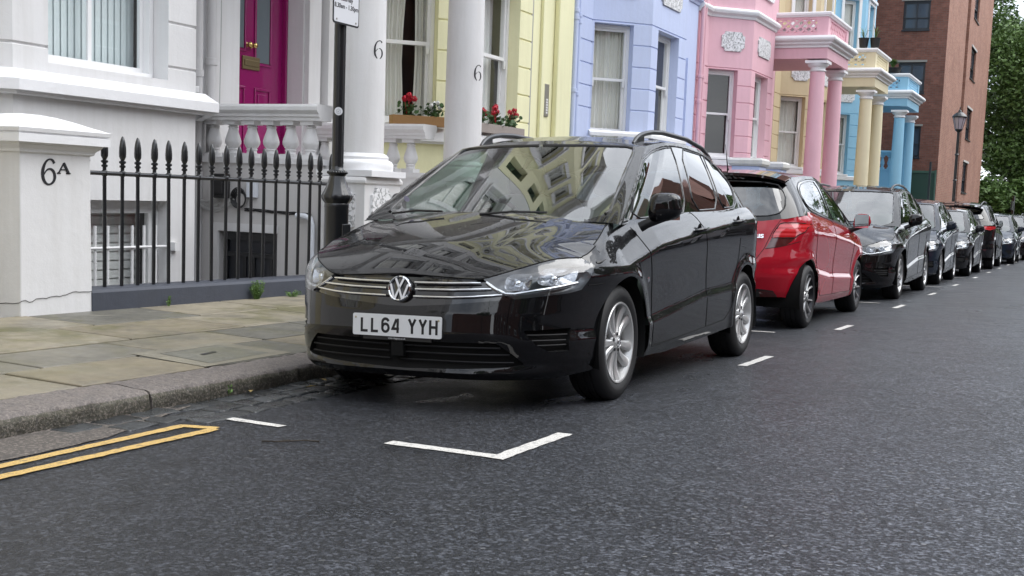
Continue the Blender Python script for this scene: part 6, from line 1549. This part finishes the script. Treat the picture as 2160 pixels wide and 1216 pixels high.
window_box((XB-.04, 9.08, 0), (0, 1), 1.45, 1.965, 'weathered grey wooden window box of red geraniums right of the second white column', MA['wood_grey'], ((.14, 'r'), (.46, 'r'), (.80, 'r')), 8, MA['wood'])
# ------------------------------------------------------------------ brick block of flats
bb = empty('block_of_flats', (-6, 55, 0), 0, 'tall brown brick block of flats with dark windows beyond the terrace', 'building'); bb.matrix_world = Matrix.Identity(4)
YB, XR, YE, HB = 49.5, -3.06, 71.6, 22
lw = [(1.9-.05, 3.15-.0, 8.80, 10.12), (1.9, 3.12, 6.2+.0, 7.62), (1.9, 3.12, 3.35, 4.85), (1.9, 3.1, 11.6, 13.0), (1.9, 3.1, 14.4, 15.8), (5.5, 7, 8.8, 10.1), (5.5, 7, 11.6, 13), (5.5, 7, 14.4, 15.8)]
# left face: runs from x=-9 to XR facing the camera
def lx(x): return x+12
lh = [(lx(-4.93), lx(-3.82), 8.82, 10.05), (lx(-4.98), lx(-3.86), 6.15, 7.45), (lx(-4.75), lx(-3.86), 3.38, 4.72), (lx(-4.93), lx(-3.82), 11.5, 12.7), (lx(-8.5), lx(-7), 8.8, 10.1), (lx(-8.5), lx(-7), 11.5, 12.7)]
m = MB(); wall(m, (-12, YB), (1, 0), 12+XR, -2, HB, lh, rd=.12); m.build('side_wall', MA['brickd'], bb, fix=False)
fh = [(60.5-YB, 63.1-YB, z, z+1.55) for z in (2.1, 4.85, 7.9, 10.9, 13.9)]; fh += [(66.5-YB, 68.5-YB, z, z+1.55) for z in (13.9,)]
m = MB(); wall(m, (XR, YB), (0, 1), YE-YB, -2, HB, fh+[(57.2-YB, 58.6-YB, -2, HB-1)], rd=.14); m.build('front_wall', MA['brickl'], bb, fix=False)
m = MB(); m.box(XR-.5, XR-.15, 57.1, 58.7, 5.6, HB-1); m.build('dark_recess', plain('dark_brick_strip', (.065, .028, .022), .8), bb)
m = MB(); m.box(XR-.5, XR-.13, 57.3, 58.5, -1, 5.0); m.build('entrance_glazing', MA['darkpane'], bb)
m = MB(); m.box(-12, XR-.02, YB+.3, YE, -2, HB); m.add([(-12, YE, -2), (XR, YE, -2), (XR, YE, HB), (-12, YE, HB)], [(0, 1, 2, 3)]); m.build('core_wall', MA['brickd'], bb, fix=False) if False else None
m = MB(); m.add([(XR, YE, -2), (-12, YE, -2), (-12, YE, HB), (XR, YE, HB)], [(0, 1, 2, 3)]); m.add([(-12, YB, HB), (XR, YB, HB), (XR, YE, HB), (-12, YE, HB)], [(0, 1, 2, 3)]); m.build('rear_wall', MA['brickd'], bb, fix=False)
for (O, D, hs) in (((-12, YB), (1, 0), lh), ((XR, YB), (0, 1), fh)):
    for hh in hs:
        wo_ = sash(bb, O, D, hh, .10, 'none', gmat=MA['tintpane'], fm=MA['darkframe'], simple=True, sill=True, rail=.42)
        if O[0] < -5:
            x = MB(); x.box(O[0]+(hh[0]+hh[1])/2-.03, O[0]+(hh[0]+hh[1])/2+.03, YB+.06, YB+.10, hh[2]+.05, hh[3]-.05); x.build('mullion', MA['darkframe'], wo_)
            s = MB(); s.box(O[0]+hh[0]-.1, O[0]+hh[1]+.06, YB-.04, YB+.02, hh[3]+.0, hh[3]+.09); s.build('lintel', plain('stone_lintel', (.30, .28, .25), .8), bb)
        else:
            s = MB(); s.box(XR-.1, XR+.05, YB+hh[0]-.08, YB+hh[1]+.08, hh[3], hh[3]+.10); s.build('lintel', plain('pale_lintel', (.55, .53, .50), .7), bb)
m = MB(); m.box(-5.3, XR+.02, YB-.5, YB-.42, .9, 2.78); gf_ = m.build('hoarding', MA['bgreen'], None); tag(gf_, 'dark green boarded fence at the foot of the brick block', 'fence')
m = MB()
for x in (-5.3, -4.2, XR-.04): m.box(x, x+.06, YB-.56, YB-.50, .9, 2.84)
m.box(-5.3, XR, YB-.55, YB-.505, 2.70, 2.80); m.build('fence_frame', plain('green_frame', (.05, .11, .075), .5), gf_)
m = MB(); m.box(-3.10, -3.02, 46.9, 47.0, -.5, 3.1); tag(m.build('black_post', MA['iron'], None), 'tall plain black post beside the sky blue columns', 'post')
# ------------------------------------------------------------------ far street lamp
def street_lamp(x, y, label, zt=4.62):
    z0 = groundz(x, y)+.1; t = empty('street_lamp', (x, y, 0), 0, label, 'street lamp')
    m = MB(); m.lathe([(.16, z0), (.16, z0+.1), (.11, z0+.2), (.10, z0+1.0), (.12, z0+1.05), (.07, z0+1.2), (.055, z0+1.3), (.045, 3.9)], n=20)
    for z in (2.2, 3.1): m.lathe([(.055, z-.03), (.075, z), (.055, z+.03)], n=16)
    m.build('column', MA['iron'], t, smooth=50)
    m = MB(); m.lathe([(.12, 3.98), (.22, 4.38), (.22, 4.40)], n=8); m.build('lantern', MA['lantern'], t)
    m = MB()
    for k in range(8): a = 2*math.pi*k/8; m.tube([(.122*math.cos(a), .122*math.sin(a), 3.98), (.224*math.cos(a), .224*math.sin(a), 4.39)], .009, 5)
    m.lathe([(.05, 3.88), (.12, 3.94), (.13, 3.985)], n=12); m.lathe([(.24, 4.385), (.25, 4.42), (.21, 4.48), (.13, 4.55), (.06, 4.58), (.05, 4.63), (.02, 4.66), (.015, 4.75), (0, 4.76)], n=24); m.build('lantern_frame', MA['iron'], t, smooth=40); return t
street_lamp(-1.35, 39.6, 'black street lamp with tapered glass lantern in front of the brick block')
# ------------------------------------------------------------------ trees
def tree(name, label, x, y, zb, h, cr, seed, mat, n=16000, trunk=.28, cz=.55, leaf=.16, crown_low=.25, grp='trees at the end of the street', squash=1.0, shell=.5):
    q = random.Random(seed); t = empty(name, (x, y, zb), 0, label, 'tree' if h > 5 else 'shrub', grp)
    m = MB(); tips = []
    def limb(p, d, L, r, lev):
        pts = [p]; rad = [r]; k = 5; dd_ = d.copy()
        for i in range(k): dd_ = (dd_+Vector((q.gauss(0, .12), q.gauss(0, .12), .05))).normalized(); pts.append(pts[-1]+dd_*L/k); rad.append(r*(1-.55*(i+1)/k))
        m.tube(pts, rad, 8 if lev == 0 else 5)
        if lev < 2:
            for j in range(5 if lev == 0 else 4):
                i = q.randint(2, k); a = q.uniform(0, 6.28); nd = Vector((math.cos(a), math.sin(a), q.uniform(.2, .9))).normalized(); limb(pts[i], nd, L*q.uniform(.45, .7), rad[i]*.6, lev+1)
        else: tips.append(pts[-1])
    limb(Vector((0, 0, 0)), Vector((0, 0, 1)), h*.62, trunk, 0); m.build('trunk', MA['bark'], t, smooth=50)
    cl = []
    for i in range(34): 
        while True:
            v = Vector((q.uniform(-1, 1), q.uniform(-1, 1), q.uniform(-1, 1)))
            if v.length < 1: break
        v = v.normalized()*(v.length**shell); cl.append((Vector((v.x*cr, v.y*cr, h*cz+v.z*h*(1-crown_low)*.5*squash)), cr*q.uniform(.22, .42)))
    l = MB()
    V, F = [], []
    for i in range(n):
        c, r_ = cl[q.randrange(len(cl))]; dv = Vector((q.gauss(0, 1), q.gauss(0, 1), q.gauss(0, .7))).normalized()*r_*(q.random()**.35); p = c+dv
        u = Vector((q.gauss(0, 1), q.gauss(0, 1), q.gauss(0, .5))).normalized(); w_ = u.cross(Vector((q.gauss(0, 1), q.gauss(0, 1), q.gauss(0, 1)))).normalized(); s = leaf*q.uniform(.5, 1.1); b = len(V)
        V += [p-u*s, p+w_*s*.45, p+u*s, p-w_*s*.45]; F.append((b, b+1, b+2, b+3))
    me = bpy.data.meshes.new('crown'); me.from_pydata([tuple(v) for v in V], [], F); me.materials.append(mat); o = bpy.data.objects.new('crown', me); COL.objects.link(o); o.parent = t
    return t
tree('broadleaf_tree', 'tall dark green tree rising behind the brick block at the right edge', -1.5, 82, -1.2, 19, 6.0, 11, MA['leaves'], 70000, .45, .58, .20)
tree('broadleaf_tree', 'second dark tree further back at the far end of the street', 5.0, 92, -1.3, 17, 6.5, 12, MA['leaves'], 26000, .4, .55, .28)
tree('broadleaf_tree', 'third tree closing the view behind the far cars', 1.5, 100, -1.3, 15, 7, 17, MA['leaves'], 22000, .4, .45, .30, crown_low=.0)
tree('shrub', 'pale leafy shrub in front of the trees, right of the brick wall', -2.2, 75.5, -1.0, 4.3, 2.1, 13, MA['leaves2'], 9000, .08, .5, .20, crown_low=0, grp='shrubs beyond the brick block')
tree('shrub', 'rounded darker green shrub behind the last parked cars', .2, 77.5, -1.0, 3.4, 2.0, 14, MA['leaves2'], 7000, .08, .5, .18, crown_low=0, grp='shrubs beyond the brick block')
tree('shrub', 'tall bushy shrub half hidden by the pale one', -1.2, 79.5, -1.0, 6.2, 2.2, 15, MA['leaves2'], 9000, .1, .5, .20, crown_low=0, grp='shrubs beyond the brick block')
m = MB(); m.box(-.95, -.88, 66, 67.6, 1.30, 1.80); m.tube([(-.9, 67.5, -.9), (-.9, 67.5, 2.1)], .06, 8); tag(m.build('notice_board', MA['iron'], None), 'small dark notice board on a post in front of the trees', 'notice board')
m = MB(); m.tube([(.35, 60, -.8), (.35, 60, 1.45)], .05, 10); m.lathe([(.05, 1.45), (.04, 1.5), (0, 1.51)], (.35, 60, 0), 10); tag(m.build('marker_post', MA['frame'], None, smooth=50), 'slim white post by the trees at the right edge', 'post')
# ------------------------------------------------------------------ weeds and litter
def weed(x, y, label, n=60, h=.13, r=.07, seed=1):
    q = random.Random(seed); z = pavez(x, y); l = MB()
    for i in range(n):
        a = q.uniform(0, 6.28); rr = q.uniform(0, r); ln = q.uniform(.4, 1)*h; c = Vector((rr*math.cos(a)*.6, rr*math.sin(a), ln)); l.tube([(c.x*.3, c.y*.3, 0), tuple(c)], .0012, 3, cap=False)
        for k in range(3):
            u = Vector((q.gauss(0, 1), q.gauss(0, 1), q.gauss(0, .5))).normalized(); w_ = u.orthogonal().normalized(); s = q.uniform(.005, .011); p = c*q.uniform(.5, 1.05); l.add([p-u*s, p+w_*s*.6, p+u*s, p-w_*s*.6], [(0, 1, 2, 3)])
    o = l.build('weed', MA['leaves2'], None, fix=False); o.location = (x, y, z-.003); return tag(o, label, 'weed', 'weeds along the low wall')
weed(-3.53, 2.62, 'leafy weed growing at the foot of the slate-grey wall', 130, .17, .10, 1); weed(-3.5, 3.12, 'low tuft of grass on the pavement near the car bonnet', 50, .06, .12, 2); weed(-3.54, 1.48, 'tiny grass tuft by the wall below the railing', 26, .09, .03, 3); weed(-3.45, 3.9, 'weed at the wall half hidden by the black car headlight', 60, .13, .06, 4)
weed(-.93, -1.05, 'small green weed sprouting at the kerb', 30, .06, .03, 5).location.z = groundz(-.93, -1.05)+.005
m = MB(); m.tube([(.02, -2.02, 0), (.10, -2.0, .004), (.17, -1.93, .006), (.23, -1.9, .004)], .0035, 5); m.tube([(.08, -2.0, .003), (.13, -1.97, .010)], .002, 4); tw = m.build('twig', MA['bark'], None); tw.location.z = groundz(.1, -2)+.004; tag(tw, 'thin dark twig lying on the asphalt in front of the car', 'twig')
q = random.Random(9); 
for i, (x, y) in enumerate(((-.80, -.35), (-.86, -.95), (-.70, -.62))):
    m = MB(); m.add([(-.03, 0, 0), (0, .012, .006), (.035, 0, .002), (0, -.014, .007)], [(0, 1, 2, 3)]); o = m.build('fallen_leaf', plain('dry_leaf', (.28, .20, .07), .7), None, fix=False); o.location = (x, y, groundz(x, y)+.02); o.rotation_euler = (0, 0, q.uniform(0, 6)); tag(o, ['dry leaf in the gutter by the car bumper', 'yellow leaf in the gutter against the kerb', 'brown leaf on the wet setts'][i], 'leaf', 'fallen leaves in the gutter')
# ------------------------------------------------------------------ parked cars
def gmat(h, x=0, y=0, dz=0, rz=0, sc=(1, 1, 1), flat=False):
    ch, sh, cg, sg = math.cos(h), math.sin(h), math.cos(math.atan(GY)), math.sin(math.atan(GY))
    def Gv(x, y, z):
        x2, z2 = x*ch-z*sh, x*sh+z*ch
        return Vector((x2, y*cg+z2*sg, -y*sg+z2*cg))
    a, b, c = Gv(1, 0, 0), Gv(0, 1, 0), Gv(0, 0, 1)
    M = Matrix(((a.x, b.x, c.x, 0), (a.y, b.y, c.y, 0), (a.z, b.z, c.z, 0), (0, 0, 0, 1)))
    return Matrix.Translation((x, y, groundz(x, y)+dz)) @ M @ Matrix.Rotation(rz, 4, 'Z') @ Matrix.Diagonal((*sc, 1))
CARG = 'cars parked along the kerb'
PAINT = car_paint('black_paint', (.0035, .0035, .0042))
near, cs, S = make_car('parked_car', 'black MPV with roof rails and a white LL64 YYH plate, nearest the camera', 'car', PAINT, dict(fold=.12), M=gmat(HCAR, 0, 0, -.008), group=CARG, step=.0125)
number_plate(near, Matrix.Translation((0, -.874, .425)) @ Matrix.Rotation(R(88.5), 4, 'X'), 'LL64 YYH')
m = MB(); m.box(-.20, .20, -.876, -.868, .350, .371); ph = m.build('plate_holder', CM['black'], near)
text_mesh('holder_lettering', 'www.citygate.co.uk', .013, CM['white'], frame((0, -.8775, .360), (1, 0, 0), (0, 0, 1)), ph, .0006, 0)
m = MB(); m.box(-.035, .035, -.872, -.84, .27, .345); m.build('radar_sensor', CM['matt'], near, bevel=.004)
m = MB(); m.tube([(.852, -.30, .752), (.868, -.27, .760), (.876, -.22, .772)], [.010, .006, .001], 6); m.build('lamp_corner_trim', CM['black'], near)
for (x, y, z, r) in ((.906, .41, .645, .018),): m = MB(); m.lathe([(0, .004), (r*.8, .003), (r, 0)], (x-.012, y, z), 14, 'x'); m.build('side_repeater', CM['chrome'], near)
# paper permit and tax disc behind the screen
m = MB(); m.M = Matrix.Translation((-.60, .24, 1.09)) @ Matrix.Rotation(R(-60), 4, 'X'); m.lathe([(0, 0), (.020, 0)], n=20); m.build('permit_disc', plain('permit', (.42, .40, .55), .6), near, fix=False)
RED = car_paint('red_paint', (.36, .006, .018), drops=False); BLK2 = car_paint('black_roof_paint', (.006, .006, .007), drops=False)
ya_r = make_car('parked_car', 'red hatchback with black roof seen from behind, second in the row', 'car', RED, HATCH_P, HATCH_REG, M=gmat(HX, -.13, 8.15, 0, math.pi, (1.06, 1.06, 1.015)), roofmat=BLK2, group=CARG, face='rear', style='yaris', step=.016, nq=(50, 90, 50), nv=28, full=False)[0]
m = MB(); m.tube([(-.0, 2.30, 1.46), (-.0, 2.34, 1.50), (-.0, 2.44, 1.72)], [.02, .006, .002], 8); m.build('aerial', CM['black'], ya_r, smooth=50)
NAVY = car_paint('navy_paint', (.012, .018, .030), drops=False)
text_mesh('badge_lettering', 'YARIS', .048, CM['chrome'], frame((-.445, 3.022, .852), (-1, -.28, 0), (0, -.25, 1)), ya_r, .006, .002, sx=1.35)
text_mesh('badge_lettering', 'VVT-i', .020, CM['chrome'], frame((-.455, 3.060, .712), (-1, -.28, 0), (0, -.1, 1)), ya_r, .004, .001)
def car_copy(label, x, y, rz, sc, mat=None, skip=('number_plate', 'plate_holder', 'permit_disc', 'radar_sensor'), src=None, h=HX, rails=True):
    sk = skip + (() if rails else ('roof_rail',))
    c = copy_tree(src or near, None, sk); c.matrix_world = gmat(h, x, y, 0, rz, sc); c['label'] = label
    if mat:
        def rec(o):
            if o.type == 'MESH' and o.data.materials and o.data.materials[0] in (PAINT, RED):
                o.material_slots[0].link = 'OBJECT'; o.material_slots[0].material = mat
            for ch in children(o): rec(ch)
        rec(c)
    return c
car_copy('black MPV with roof rails facing the camera, third in the row behind the red car', -.06, 11.1, 0, (1.02, 1.07, 1.03))
car_copy('small dark blue hatchback facing the camera, fourth in the row', -.02, 16.3, 0, (.95, .90, .98), NAVY, rails=False)
car_copy('low black hatchback facing the camera, fifth in the row', .02, 21.0, 0, (1.02, .98, .945), BLK2, rails=False)
car_copy('black SUV seen from behind with roof rails, sixth in the row', .06, 29.3, math.pi, (1.06, 1.04, 1.08), BLK2)
car_copy('dark car facing the camera, seventh in the row', .28, 32.4, 0, (1.02, 1.0, .97), NAVY, rails=False)
car_copy('last car of the row at the right edge', .42, 38.0, 0, (1.02, 1.0, 1.0), BLK2)
# ------------------------------------------------------------------ the other side of the road (seen in reflections)
m = MB(); m.box(9.0, 13.0, -40, 120, -2.2, .22); S_(m.build('far_pavement', MA['granite'], fix=False))
ob = empty('brick_house', (17, 5, 0), 0, 'red brick house with a gable across the road, mirrored in the car windows', 'house'); ob.matrix_world = Matrix.Identity(4)
def opposite(y0, y1, hgt, parent):
    L = y1-y0; hs = [(L*(k+.5)/n_-.6, L*(k+.5)/n_+.6, z, z+1.6) for n_ in (max(2, int(L/3)),) for k in range(n_) for z in (1.2, 4.2, 7.0) if z+2 < hgt]
    m = MB(); wall(m, (13.2, y1), (0, -1), L, -2, hgt, hs, rd=.12); m.box(13.5, 21, y0, y1, -2, hgt-.02); m.build('wall', MA['brickd'], parent, fix=False)
    for hh in hs: sash(parent, (13.2, y1), (0, -1), hh, .10, 'none', gmat=MA['darkpane'], simple=True)
    m = MB(); n_ = 1; c = (y0+y1)/2; g = 3.2
    m.add([(13.0, y0-.2, hgt), (13.0, y1+.2, hgt), (13.0, c, hgt+g), (22, y0-.2, hgt), (22, y1+.2, hgt), (22, c, hgt+g)], [(0, 1, 2), (3, 5, 4), (1, 4, 5, 2), (0, 2, 5, 3)]); m.build('roof', MA['brickd'], parent, fix=False)
opposite(-2.5, 7.5, 7.0, ob)
ob2 = empty('brick_house', (17, 30, 0), 0, 'long brick house further along the far side of the road', 'house'); ob2.matrix_world = Matrix.Identity(4); opposite(20, 36, 7.5, ob2)
for i, (ya, yb_, hh) in enumerate(((37, 49, 9.0), (50, 64, 11.5), (-18, -4, 8.0), (-36, -19, 9.0))):
    o3 = empty('brick_house', (17, ya, 0), 0, ['third brick house on the far side of the road', 'last long brick house on the far side of the road', 'brick house opposite the gate pier', 'brick house behind the camera on the far side'][i], 'house'); o3.matrix_world = Matrix.Identity(4); opposite(ya, yb_, hh, o3)
for i, y_ in enumerate((-8.62, -16.34)):
    hq = house('terraced_house', ['cream terraced house to the left of the white one, outside the photo', 'pale terraced house two doors left of the white one, outside the photo'][i], 8, y_+1.97, y_, y_+7.70, MA['cream' if i == 0 else 'white'], MA['white_trim'], 2.06, 4.2, ('curtain', 'curtain'), group=GRP, simple=True)
m = MB(); m.box(-12, 13, -44, -43, -2, 9); tag(m.build('horizon_blocker', MA['brickd'], None), 'unseen brick block added behind the camera to close off the horizon', 'building')  # added out of view to keep the bright horizon out of car reflections
for i, (x, y, hh) in enumerate(((11.6, 12.5, 8.5), (11.6, 27.5, 7.5), (11.6, -7.0, 8.0), (4.5, -30.0, 10.0), (11.6, 42, 8.0), (12.6, 72, 17))):
    tree('street_tree', ['street tree opposite the red car', 'smaller street tree further along the far pavement', 'street tree opposite the gate pier', 'unseen tree added behind the camera to screen the horizon', 'street tree opposite the far cars', 'last street tree on the far pavement'][i], x, y, .2, hh, 3.3, 30+i, MA['leaves'], 9000, .16, .6, .26, crown_low=.35, grp='street trees across the road')  # the tree behind the camera is added to darken the reflections
m = MB(); m.box(13.3, 13.6, 7.5, 22, -1, 2.2); tag(m.build('garden_wall', MA['brickd'], None), 'brick garden wall on the far side of the road', 'garden wall')
for y_, c_, lb in ((-3, NAVY, 'dark blue car parked across the road opposite the nearest car'), (19, RED, 'red car parked across the road, beyond the white one'), (25, car_paint('silver_paint', (.45, .46, .48), drops=False), 'silver car parked on the far side, two beyond the white one'), (31, BLK2, 'black car parked on the far side, next to last'), (37, RED, 'red car parked on the far side, last of its row')): car_copy(lb, 8.0, y_, math.pi, (1, 1, .95), c_, h=0.0)
car_copy('dark red car parked across the road, seen only in reflections', 8.0, 7.0, math.pi, (1.0, 1.0, .95), RED, h=0.0)
car_copy('white car parked across the road beyond the dark red one', 8.0, 13.0, math.pi, (1.0, 1.0, .95), car_paint('white_paint', (.6, .6, .6), drops=False), h=0.0)
